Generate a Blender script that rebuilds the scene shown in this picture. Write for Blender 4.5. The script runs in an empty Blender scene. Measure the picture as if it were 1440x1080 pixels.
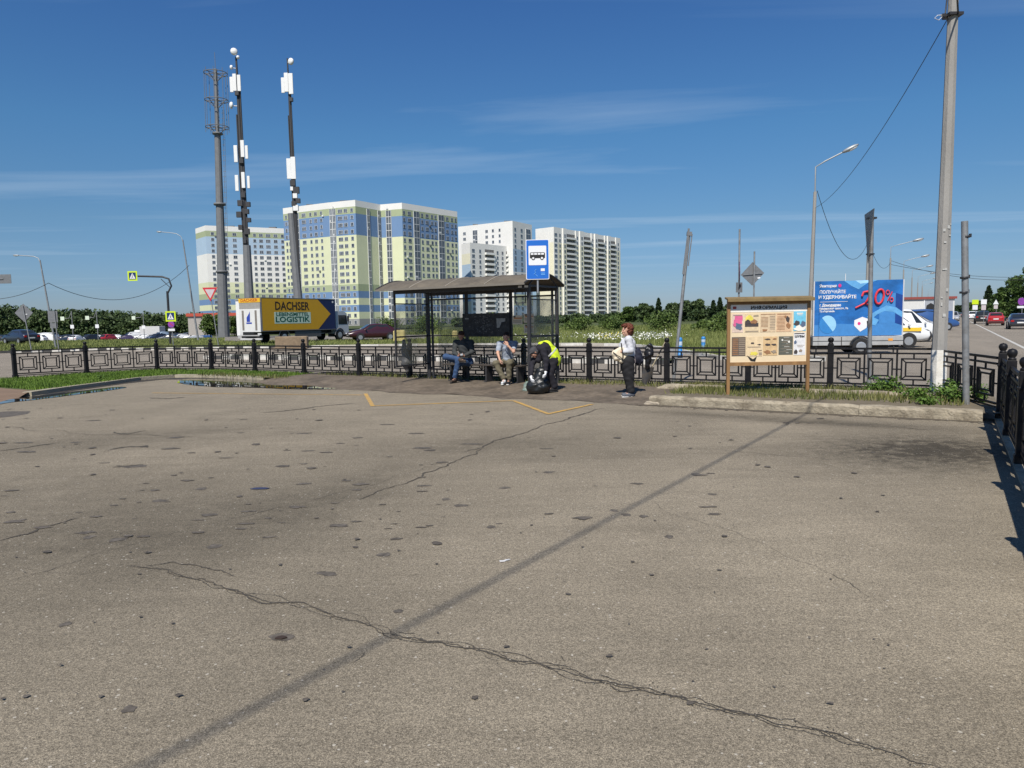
import bpy, math, random
import numpy as np
from mathutils import Matrix, Vector
R = math.radians
rnd = random.Random(7)
nr = np.random.default_rng(7)
sc = bpy.context.scene
COL = sc.collection
F = 1000.0; CH = 1.75; PITCH = R(5.2); ROLL = R(1.0)
CM = Matrix.Translation((0, 0, CH)) @ Matrix.Rotation(R(90) - PITCH, 4, 'X') @ Matrix.Rotation(-ROLL, 4, 'Z')
CR = CM.to_3x3(); CI = CR.transposed()
def ray(px, py): return CR @ Vector(((px - 720) / F, -(py - 540) / F, -1))
def G(px, py, z=0.0):
    v = ray(px, py); t = (z - CH) / v.z
    return (v.x * t, v.y * t)
def PX(x, y, z):
    v = CI @ (Vector((x, y, z)) - Vector((0, 0, CH)))
    return 720 + F * v.x / -v.z, 540 - F * v.y / -v.z
def atx(px, Y, z=0.0):
    x = (px - 720) / F * Y
    for _ in range(4):
        x += (px - PX(x, Y, z)[0]) * Y / F
    return x
def zat(px, py, Y):
    v = ray(px, py); return CH + v.z * Y / v.y
A = R(31.6); UR = (math.sin(A), math.cos(A)); UC = (-math.cos(A), math.sin(A))
def RC(r, c): return (UR[0] * r + UC[0] * c, UR[1] * r + UC[1] * c)
def toRC(x, y): return x * UR[0] + y * UR[1], x * UC[0] + y * UC[1]
def sstep(a, b, t):
    t = np.clip((t - a) / (b - a), 0, 1); return t * t * (3 - 2 * t)
def terrain(x, y):
    r, c = toRC(x, y)
    fld = sstep(50, 72, y) * sstep(7, 11, c)
    z = -0.06 + 0.11 * fld
    z = z - 2.0 * sstep(75, 175, y) * sstep(5, -50, x)
    return z + 0.0
# ------------------------------------------------------------------ materials
MATS = {}
def nd(nt, t, **k):
    n = nt.nodes.new(t)
    for a, b in k.items(): setattr(n, a, b)
    return n
def mat(name, col, rough=0.7, metal=0.0, var=0.12, scale=4.0, bump=0.0, bscale=30.0, dirt=None, dscale=1.5, damt=0.4, spec=0.5, trans=0.0, alpha=1.0, coat=0.0, stretch=None, ior=1.45):
    if name in MATS: return MATS[name]
    m = bpy.data.materials.new(name); m.use_nodes = True; nt = m.node_tree
    b = nt.nodes['Principled BSDF']; L = nt.links.new
    tc = nd(nt, 'ShaderNodeTexCoord'); vec = tc.outputs['Object']
    if stretch:
        mp = nd(nt, 'ShaderNodeMapping'); mp.inputs['Scale'].default_value = stretch
        L(vec, mp.inputs['Vector']); vec = mp.outputs['Vector']
    n1 = nd(nt, 'ShaderNodeTexNoise'); n1.inputs['Scale'].default_value = scale; n1.inputs['Detail'].default_value = 6
    n1.inputs['Roughness'].default_value = 0.65
    L(vec, n1.inputs['Vector'])
    rp = nd(nt, 'ShaderNodeMapRange'); rp.inputs['From Min'].default_value = 0.25; rp.inputs['From Max'].default_value = 0.75
    rp.inputs['To Min'].default_value = 1 - var; rp.inputs['To Max'].default_value = 1 + var
    L(n1.outputs['Fac'], rp.inputs['Value'])
    mx = nd(nt, 'ShaderNodeVectorMath', operation='SCALE'); mx.inputs[0].default_value = col[:3]
    L(rp.outputs['Result'], mx.inputs['Scale']); out = mx.outputs['Vector']
    if dirt:
        n2 = nd(nt, 'ShaderNodeTexNoise'); n2.inputs['Scale'].default_value = dscale; n2.inputs['Detail'].default_value = 8
        n2.inputs['Roughness'].default_value = 0.7
        L(vec, n2.inputs['Vector'])
        r2 = nd(nt, 'ShaderNodeMapRange'); r2.inputs['From Min'].default_value = 0.45; r2.inputs['From Max'].default_value = 0.68
        r2.inputs['To Max'].default_value = damt; L(n2.outputs['Fac'], r2.inputs['Value'])
        mm = nd(nt, 'ShaderNodeMix', data_type='RGBA'); L(r2.outputs['Result'], mm.inputs['Factor'])
        L(out, mm.inputs['A']); mm.inputs['B'].default_value = (*dirt, 1); out = mm.outputs['Result']
    L(out, b.inputs['Base Color'])
    b.inputs['Roughness'].default_value = rough; b.inputs['Metallic'].default_value = metal
    b.inputs['Specular IOR Level'].default_value = spec; b.inputs['Coat Weight'].default_value = coat
    b.inputs['Transmission Weight'].default_value = trans; b.inputs['Alpha'].default_value = alpha
    b.inputs['IOR'].default_value = ior
    if bump:
        n3 = nd(nt, 'ShaderNodeTexNoise'); n3.inputs['Scale'].default_value = bscale; n3.inputs['Detail'].default_value = 5
        L(vec, n3.inputs['Vector'])
        bp = nd(nt, 'ShaderNodeBump'); bp.inputs['Strength'].default_value = bump; bp.inputs['Distance'].default_value = 0.02
        L(n3.outputs['Fac'], bp.inputs['Height']); L(bp.outputs['Normal'], b.inputs['Normal'])
    MATS[name] = m; return m
def leafmat(name, col, col2, sc_=0.6):
    if name in MATS: return MATS[name]
    m = bpy.data.materials.new(name); m.use_nodes = True; nt = m.node_tree; L = nt.links.new
    b = nt.nodes['Principled BSDF']; tc = nd(nt, 'ShaderNodeTexCoord')
    n1 = nd(nt, 'ShaderNodeTexNoise'); n1.inputs['Scale'].default_value = sc_; n1.inputs['Detail'].default_value = 4; L(tc.outputs['Object'], n1.inputs['Vector'])
    gi = nd(nt, 'ShaderNodeNewGeometry')
    ad = nd(nt, 'ShaderNodeMath', operation='MULTIPLY_ADD'); L(gi.outputs['Random Per Island'], ad.inputs[0]); ad.inputs[1].default_value = 0.5
    L(n1.outputs['Fac'], ad.inputs[2])
    r = nd(nt, 'ShaderNodeMapRange'); r.inputs['From Min'].default_value = 0.45; r.inputs['From Max'].default_value = 1.05; L(ad.outputs[0], r.inputs['Value'])
    mm = nd(nt, 'ShaderNodeMix', data_type='RGBA'); L(r.outputs['Result'], mm.inputs['Factor'])
    mm.inputs['A'].default_value = (*col, 1); mm.inputs['B'].default_value = (*col2, 1); L(mm.outputs['Result'], b.inputs['Base Color'])
    b.inputs['Roughness'].default_value = 0.6; b.inputs['Specular IOR Level'].default_value = 0.25
    MATS[name] = m; return m
# ------------------------------------------------------------------ mesh builder
class MB:
    def __init__(s): s.v = []; s.f = []; s.m = []; s.s = []
    def poly(s, pts, mi=0, sm=False):
        k = len(s.v); s.v += [tuple(p) for p in pts]; s.f.append(tuple(range(k, k + len(pts)))); s.m.append(mi); s.s.append(sm)
    def raw(s, vs, fs, mi=0, sm=False):
        k = len(s.v); s.v += [tuple(p) for p in vs]
        for f in fs: s.f.append(tuple(i + k for i in f)); s.m.append(mi); s.s.append(sm)
    def box(s, c, d, mi=0, M=None, ch=0.0):
        x, y, z = d[0] / 2, d[1] / 2, d[2] / 2
        if ch > 0 and ch < min(x, y, z):
            vs = []; 
            for sx in (-1, 1):
                for sy in (-1, 1):
                    for sz in (-1, 1):
                        vs += [(sx * x, sy * (y - ch), sz * (z - ch)), (sx * (x - ch), sy * y, sz * (z - ch)), (sx * (x - ch), sy * (y - ch), sz * z)]
            def I(sx, sy, sz, a): return (((sx > 0) * 2 + (sy > 0)) * 2 + (sz > 0)) * 3 + a
            fs = []
            for a in range(3):
                for sg in (-1, 1):
                    q = []
                    for (u, w) in ((-1, -1), (1, -1), (1, 1), (-1, 1)):
                        t = [0, 0, 0]; t[a] = sg; t[(a + 1) % 3] = u; t[(a + 2) % 3] = w; q.append(I(*t, a))
                    fs.append(q if sg > 0 else q[::-1])
            for a in range(3):
                b, c2 = (a + 1) % 3, (a + 2) % 3
                for u in (-1, 1):
                    for w in (-1, 1):
                        t0 = [0, 0, 0]; t0[a] = -1; t0[b] = u; t0[c2] = w; t1 = list(t0); t1[a] = 1
                        q = [I(*t0, b), I(*t1, b), I(*t1, c2), I(*t0, c2)]
                        fs.append(q if u * w < 0 else q[::-1])
            for sx in (-1, 1):
                for sy in (-1, 1):
                    for sz in (-1, 1):
                        q = [I(sx, sy, sz, 0), I(sx, sy, sz, 1), I(sx, sy, sz, 2)]
                        fs.append(q if sx * sy * sz > 0 else q[::-1])
        else:
            vs = [(a * x, b * y, e * z) for a in (-1, 1) for b in (-1, 1) for e in (-1, 1)]
            fs = [(0, 1, 3, 2), (4, 6, 7, 5), (0, 4, 5, 1), (2, 3, 7, 6), (0, 2, 6, 4), (1, 5, 7, 3)]
        if M is not None: vs = [M @ Vector(p) for p in vs]
        s.raw([(p[0] + c[0], p[1] + c[1], p[2] + c[2]) for p in vs], fs, mi)
    def bar(s, a, b, w, h, mi=0):
        a, b = Vector(a), Vector(b); d = b - a; L = d.length
        if L < 1e-6: return
        x = d / L; up = Vector((0, 0, 1)) if abs(x.z) < 0.95 else Vector((0, 1, 0))
        y = up.cross(x).normalized(); z = x.cross(y)
        s.box((a + b) / 2, (L, w, h), mi, Matrix((x, y, z)).transposed())
    def tube(s, path, r, n=8, mi=0, cap=True, sm=True):
        P = [Vector(p) for p in path]; k = len(P)
        rr = r if isinstance(r, (list, tuple)) else [r] * k
        vs = []; ref = None
        for i in range(k):
            d = (P[min(i + 1, k - 1)] - P[max(i - 1, 0)]).normalized()
            if ref is None:
                ref = Vector((0, 0, 1)) if abs(d.z) < 0.9 else Vector((1, 0, 0))
            u = (ref - d * ref.dot(d)).normalized(); w = d.cross(u); ref = u
            for j in range(n):
                t = 2 * math.pi * j / n
                vs.append(P[i] + (u * math.cos(t) + w * math.sin(t)) * rr[i])
        fs = [(i * n + j, i * n + (j + 1) % n, (i + 1) * n + (j + 1) % n, (i + 1) * n + j) for i in range(k - 1) for j in range(n)]
        s.raw(vs, fs, mi, sm)
        if cap:
            s.poly(vs[:n][::-1], mi); s.poly(vs[-n:], mi)
    def lathe(s, prof, c=(0, 0, 0), n=16, mi=0, sm=True):
        vs = []; k = len(prof)
        for (r, z) in prof:
            for j in range(n):
                t = 2 * math.pi * j / n; vs.append((c[0] + r * math.cos(t), c[1] + r * math.sin(t), c[2] + z))
        fs = [(i * n + j, i * n + (j + 1) % n, (i + 1) * n + (j + 1) % n, (i + 1) * n + j) for i in range(k - 1) for j in range(n)]
        s.raw(vs, fs, mi, sm)
    def ell(s, c, d, n=12, mi=0, M=None):
        k = n // 2; vs = []
        for i in range(k + 1):
            a = math.pi * i / k
            for j in range(n):
                t = 2 * math.pi * j / n
                p = Vector((math.sin(a) * math.cos(t) * d[0], math.sin(a) * math.sin(t) * d[1], -math.cos(a) * d[2]))
                if M is not None: p = M @ p
                vs.append((p[0] + c[0], p[1] + c[1], p[2] + c[2]))
        fs = [(i * n + j, i * n + (j + 1) % n, (i + 1) * n + (j + 1) % n, (i + 1) * n + j) for i in range(k) for j in range(n)]
        s.raw(vs, fs, mi, True)
    def prism(s, pts, z0, z1, mi=0, side=None):
        n = len(pts); s.poly([(p[0], p[1], z1) for p in pts], mi); s.poly([(p[0], p[1], z0) for p in pts][::-1], mi)
        for i in range(n):
            a, b = pts[i], pts[(i + 1) % n]
            s.poly([(a[0], a[1], z0), (b[0], b[1], z0), (b[0], b[1], z1), (a[0], a[1], z1)], mi if side is None else side)
    def xprism(s, pts, y0, y1, mi=0):   # pts in xz, extruded along y
        n = len(pts); s.poly([(p[0], y0, p[1]) for p in pts], mi); s.poly([(p[0], y1, p[1]) for p in pts][::-1], mi)
        for i in range(n):
            a, b = pts[i], pts[(i + 1) % n]
            s.poly([(a[0], y0, a[1]), (a[0], y1, a[1]), (b[0], y1, b[1]), (b[0], y0, b[1])], mi)
    def build(s, name, mats, parent=None, loc=None, rz=None):
        me = bpy.data.meshes.new(name); me.from_pydata(s.v, [], s.f)
        mats = mats if isinstance(mats, (list, tuple)) else [mats]
        for m in mats: me.materials.append(m)
        me.polygons.foreach_set('material_index', s.m); me.polygons.foreach_set('use_smooth', s.s); me.update()
        o = bpy.data.objects.new(name, me); COL.objects.link(o)
        if parent: o.parent = parent
        if loc: o.location = loc
        if rz is not None: o.rotation_euler.z = rz
        return o
def tag(o, label=None, cat=None, group=None, kind=None):
    if label: o['label'] = label
    if cat: o['category'] = cat
    if group: o['group'] = group
    if kind: o['kind'] = kind
    return o
def empty(name, loc, rz=0.0, label=None, cat=None, group=None):
    o = bpy.data.objects.new(name, None); COL.objects.link(o); o.location = loc; o.rotation_euler = (0, 0, rz); o.empty_display_size = 0.2
    return tag(o, label, cat, group)
def copy_tree(o, parent=None, loc=None, rz=None, label=None, swap=None):
    c = o.copy(); COL.objects.link(c)
    if parent: c.parent = parent
    if loc is not None: c.location = loc
    if rz is not None: c.rotation_euler = (0, 0, rz)
    if label: c['label'] = label
    if swap and c.data:
        for sl in range(len(c.data.materials)):
            m = c.data.materials[sl]
            if m and m.name in swap:
                if c.material_slots[sl].link != 'OBJECT': c.material_slots[sl].link = 'OBJECT'
                c.material_slots[sl].material = swap[m.name]
            elif m:
                pass
    for ch in o.children: copy_tree(ch, c, swap=swap)
    return c
def npmesh(name, V, Fq, mats, parent=None, mi=None, smooth=False):
    V = np.asarray(V, np.float32); Fq = np.asarray(Fq, np.int32); n, k = Fq.shape
    me = bpy.data.meshes.new(name); me.vertices.add(len(V)); me.vertices.foreach_set('co', V.ravel())
    me.loops.add(n * k); me.loops.foreach_set('vertex_index', Fq.ravel())
    me.polygons.add(n); me.polygons.foreach_set('loop_start', np.arange(0, n * k, k, dtype=np.int32))
    mats = mats if isinstance(mats, (list, tuple)) else [mats]
    for m in mats: me.materials.append(m)
    if mi is not None: me.polygons.foreach_set('material_index', np.asarray(mi, np.int32))
    me.polygons.foreach_set('use_smooth', np.full(n, smooth)); me.update(calc_edges=True); me.validate()
    o = bpy.data.objects.new(name, me); COL.objects.link(o)
    if parent: o.parent = parent
    return o
# text as mesh: lies in local XZ plane facing -Y, origin at its centre
def text(s, size, mats, parent, loc, name='lettering', rz=0.0, bold=0.0, width=None, depth=0.002, M=None, sx=1.0):
    cu = bpy.data.curves.new('t', 'FONT'); cu.body = s; cu.size = size; cu.align_x = 'CENTER'; cu.align_y = 'CENTER'
    cu.extrude = depth; cu.offset = bold; cu.resolution_u = 2
    to = bpy.data.objects.new('t', cu); COL.objects.link(to); bpy.context.view_layer.update()
    me = bpy.data.meshes.new_from_object(to.evaluated_get(bpy.context.evaluated_depsgraph_get()))
    bpy.data.objects.remove(to)
    co = np.empty(len(me.vertices) * 3, np.float32); me.vertices.foreach_get('co', co); co = co.reshape(-1, 3)
    if len(co):
        w = co[:, 0].max() - co[:, 0].min()
        f = (width / w) if width else sx
        cx = (co[:, 0].max() + co[:, 0].min()) / 2
        co[:, 0] = (co[:, 0] - cx) * f
        co = np.stack([co[:, 0], -co[:, 2], co[:, 1]], 1)
        me.vertices.foreach_set('co', co.ravel())
    me.materials.clear(); me.materials.append(mats); me.update()
    o = bpy.data.objects.new(name, me); COL.objects.link(o); o.parent = parent; o.location = loc; o.rotation_euler.z = rz
    if M is not None: o.matrix_local = M
    return o
# ------------------------------------------------------------------ SDF surface nets (people, bags)
def smin(a, b, k):
    h = np.clip(0.5 + 0.5 * (b - a) / k, 0, 1); return b * (1 - h) + a * h - k * h * (1 - h)
def cone(P, a, b, ra, rb):
    a = np.array(a, float); b = np.array(b, float); d = b - a; t = np.clip(((P - a) @ d) / (d @ d + 1e-12), 0, 1)
    return np.linalg.norm(P - (a + t[..., None] * d), axis=-1) - (ra + (rb - ra) * t)
def ellp(P, c, r, M=None):
    q = P - np.array(c, float)
    if M is not None: q = q @ np.array(M)
    r = np.array(r, float); k0 = np.linalg.norm(q / r, axis=-1); k1 = np.linalg.norm(q / (r * r), axis=-1) + 1e-9
    return k0 * (k0 - 1) / k1
def ev(P, prims, k):
    d = None
    for p in prims:
        kk = k
        if p[0] == 'c': e = cone(P, *p[1:5])
        else: e = ellp(P, *p[1:])
        d = e if d is None else smin(d, e, kk)
    return d
def bounds(prims):
    lo = np.full(3, 9e9); hi = -lo
    for p in prims:
        if p[0] == 'c':
            for q, r in ((p[1], p[3]), (p[2], p[4])):
                lo = np.minimum(lo, np.array(q) - r); hi = np.maximum(hi, np.array(q) + r)
        else:
            r = max(p[2]); lo = np.minimum(lo, np.array(p[1]) - r); hi = np.maximum(hi, np.array(p[1]) + r)
    return lo, hi
def nets(prims, h, k=0.03, wr=0.0, wf=30.0, cut=None, post=None):
    lo, hi = bounds(prims); lo = lo - 3 * h - wr; hi = hi + 3 * h + wr
    n = np.ceil((hi - lo) / h).astype(int) + 1
    ax = [lo[i] + h * np.arange(n[i]) for i in range(3)]
    P = np.stack(np.meshgrid(*ax, indexing='ij'), -1)
    D = ev(P, prims, k)
    if wr:
        D = D + wr * (np.sin(P[..., 0] * wf + 2 * np.sin(P[..., 2] * wf * .6)) * np.sin(P[..., 2] * wf * 1.3 + P[..., 1] * wf) + .6 * np.sin(P[..., 1] * wf * 2.1 + P[..., 2] * wf * 1.7 + P[..., 0] * wf))
    if cut is not None: D = np.maximum(D, cut(P))
    S = D < 0
    cnt = np.zeros(n - 1); acc = np.zeros((*(n - 1), 3))
    def sl(a, o, m): return slice(o, m - 1 + o)
    for a in range(3):
        b, c = [i for i in range(3) if i != a]
        s0 = [slice(None)] * 3; s1 = [slice(None)] * 3; s0[a] = slice(0, -1); s1[a] = slice(1, None)
        s0, s1 = tuple(s0), tuple(s1)
        d0, d1 = D[s0], D[s1]; X = (S[s0] != S[s1]); t = np.where(X, d0 / np.where(X, d0 - d1, 1), 0)
        Q = P[s0] * 1.0; Q[..., a] += t * h; Q *= X[..., None]
        for ob in (0, 1):
            for oc in (0, 1):
                q = [slice(None)] * 3; q[b] = slice(ob, n[b] - 1 + ob); q[c] = slice(oc, n[c] - 1 + oc); q = tuple(q)
                cnt += X[q]; acc += Q[q]
    act = cnt > 0; idx = -np.ones(act.shape, int); idx[act] = np.arange(act.sum())
    V = acc[act] / cnt[act][:, None]; Fs = []
    for a in range(3):
        b, c = (a + 1) % 3, (a + 2) % 3
        s0 = [slice(None)] * 3; s1 = [slice(None)] * 3; s0[a] = slice(0, -1); s1[a] = slice(1, None)
        X = S[tuple(s0)] != S[tuple(s1)]; ii = np.argwhere(X)
        ii = ii[(ii[:, b] > 0) & (ii[:, c] > 0) & (ii[:, b] < n[b] - 1) & (ii[:, c] < n[c] - 1)]
        if not len(ii): continue
        e = np.eye(3, dtype=int)
        q = np.stack([idx[tuple(j.T)] for j in (ii - e[b] - e[c], ii - e[c], ii, ii - e[b])], 1)
        fl = ~S[tuple(ii.T)]
        q[fl] = q[fl][:, ::-1]; Fs.append(q)
    return V, np.concatenate(Fs)
def join_nets(lst):
    Vs = []; Fs = []; k = 0
    for V, Fq in lst: Vs.append(V); Fs.append(Fq + k); k += len(V)
    return np.concatenate(Vs), np.concatenate(Fs)
# ------------------------------------------------------------------ leaves and grass
def leafquads(C, size, rg, flat=0.0):
    n = len(C); d = rg.normal(size=(n, 3)); d[:, 2] += flat; d /= np.linalg.norm(d, axis=1)[:, None]
    e = rg.normal(size=(n, 3)); u = np.cross(d, e); u /= np.linalg.norm(u, axis=1)[:, None]; w = np.cross(d, u)
    s = (size * rg.uniform(.6, 1.4, n))[:, None]
    V = np.stack([C - u * s, C + w * s * .6, C + u * s, C - w * s * .6], 1).reshape(-1, 3)
    return V, np.arange(4 * n).reshape(n, 4)
def blades(xy, z, h, w, rg):
    n = len(xy); a = rg.uniform(0, 6.283, n); hh = h * rg.uniform(.5, 1.3, n); ww = w * rg.uniform(.6, 1.3, n)
    dx, dy = np.cos(a) * ww, np.sin(a) * ww; b = rg.normal(size=(n, 2)) * .25 * hh[:, None]
    z = np.broadcast_to(z, n)
    V = np.stack([np.stack([xy[:, 0] - dx, xy[:, 1] - dy, z], 1), np.stack([xy[:, 0] + dx, xy[:, 1] + dy, z], 1),
                  np.stack([xy[:, 0] + b[:, 0], xy[:, 1] + b[:, 1], z + hh], 1)], 1).reshape(-1, 3)
    return V, np.arange(3 * n).reshape(n, 3)
def inpoly(xy, poly):
    x, y = xy[:, 0], xy[:, 1]; r = np.zeros(len(x), bool); n = len(poly)
    for i in range(n):
        x1, y1 = poly[i]; x2, y2 = poly[(i + 1) % n]
        if y1 == y2: continue
        c = ((y1 > y) != (y2 > y)) & (x < (x2 - x1) * (y - y1) / (y2 - y1) + x1); r ^= c
    return r
# ================================================================== camera, sky, sun
cam = bpy.data.cameras.new('camera'); co = bpy.data.objects.new('camera', cam); COL.objects.link(co); co.matrix_world = CM
cam.sensor_width = 36; cam.lens = 25; cam.clip_end = 9000; cam.clip_start = 0.05; sc.camera = co
SUNX, SUNY = 0.267, 0.964; EL = R(51)
w = bpy.data.worlds.new('World'); sc.world = w; w.use_nodes = True; nt = w.node_tree; L = nt.links.new
bg = nt.nodes['Background']; bg.inputs['Strength'].default_value = 0.070
sk = nd(nt, 'ShaderNodeTexSky', sky_type='NISHITA'); sk.sun_disc = False; sk.sun_elevation = EL
sk.sun_rotation = math.atan2(-SUNX, -SUNY); sk.altitude = 200; sk.air_density = 1.0; sk.dust_density = 0.35; sk.ozone_density = 3.0
tc = nd(nt, 'ShaderNodeTexCoord'); sx = nd(nt, 'ShaderNodeSeparateXYZ'); L(tc.outputs['Generated'], sx.inputs[0])
zz = nd(nt, 'ShaderNodeMath', operation='MAXIMUM'); L(sx.outputs['Z'], zz.inputs[0]); zz.inputs[1].default_value = 0.03
dx = nd(nt, 'ShaderNodeMath', operation='DIVIDE'); L(sx.outputs['X'], dx.inputs[0]); L(zz.outputs[0], dx.inputs[1])
dy = nd(nt, 'ShaderNodeMath', operation='DIVIDE'); L(sx.outputs['Y'], dy.inputs[0]); L(zz.outputs[0], dy.inputs[1])
cb = nd(nt, 'ShaderNodeCombineXYZ'); L(dx.outputs[0], cb.inputs[0]); L(dy.outputs[0], cb.inputs[1])
mp = nd(nt, 'ShaderNodeMapping'); mp.inputs['Rotation'].default_value = (0, 0, R(-24)); mp.inputs['Scale'].default_value = (0.17, 0.6, 1); mp.inputs['Location'].default_value = (2.3, 1.1, 0); L(cb.outputs[0], mp.inputs['Vector'])
nz = nd(nt, 'ShaderNodeTexNoise'); nz.inputs['Scale'].default_value = 1.1; nz.inputs['Detail'].default_value = 9; nz.inputs['Roughness'].default_value = 0.55; nz.inputs['Distortion'].default_value = 0.5; L(mp.outputs[0], nz.inputs['Vector'])
mr = nd(nt, 'ShaderNodeMapRange'); mr.inputs['From Min'].default_value = 0.53; mr.inputs['From Max'].default_value = 0.85; mr.inputs['To Max'].default_value = 0.5; L(nz.outputs['Fac'], mr.inputs['Value'])
hb = nd(nt, 'ShaderNodeMapRange'); hb.inputs['From Min'].default_value = 0.02; hb.inputs['From Max'].default_value = 0.09; L(sx.outputs['Z'], hb.inputs['Value'])
ml = nd(nt, 'ShaderNodeMath', operation='MULTIPLY'); L(mr.outputs[0], ml.inputs[0]); L(hb.outputs[0], ml.inputs[1])
tint = nd(nt, 'ShaderNodeMix', data_type='RGBA', blend_type='MULTIPLY'); tint.inputs['Factor'].default_value = 1; L(sk.outputs[0], tint.inputs['A']); cr_ = nd(nt, 'ShaderNodeValToRGB'); L(sx.outputs['Z'], cr_.inputs[0]); e_ = cr_.color_ramp.elements; e_[0].position = .02; e_[0].color = (.54, .67, .97, 1); e_[1].position = .40; e_[1].color = (.44, .80, 1.2, 1); q_ = e_.new(.13); q_.color = (.55, .77, .95, 1); q_ = e_.new(.24); q_.color = (.51, .87, 1.10, 1); L(cr_.outputs[0], tint.inputs['B'])
mx = nd(nt, 'ShaderNodeMix', data_type='RGBA'); L(ml.outputs[0], mx.inputs['Factor']); L(tint.outputs['Result'], mx.inputs['A']); mx.inputs['B'].default_value = (6.0, 7.6, 9.4, 1)
L(mx.outputs['Result'], bg.inputs['Color'])
sl = bpy.data.lights.new('sun', 'SUN'); sl.energy = 4.8; sl.angle = R(0.53); sl.color = (1, 0.94, 0.85)
so = bpy.data.objects.new('sun', sl); COL.objects.link(so)
sd = Vector((-SUNX * math.cos(EL), -SUNY * math.cos(EL), math.sin(EL))); so.rotation_euler = sd.to_track_quat('Z', 'Y').to_euler(); so.location = sd * 50
sc.view_settings.view_transform = 'Standard'; sc.view_settings.look = 'None'; sc.view_settings.exposure = 0.25; sc.view_settings.gamma = 1
sc.cycles.max_bounces = 8; sc.cycles.transparent_max_bounces = 24

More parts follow.
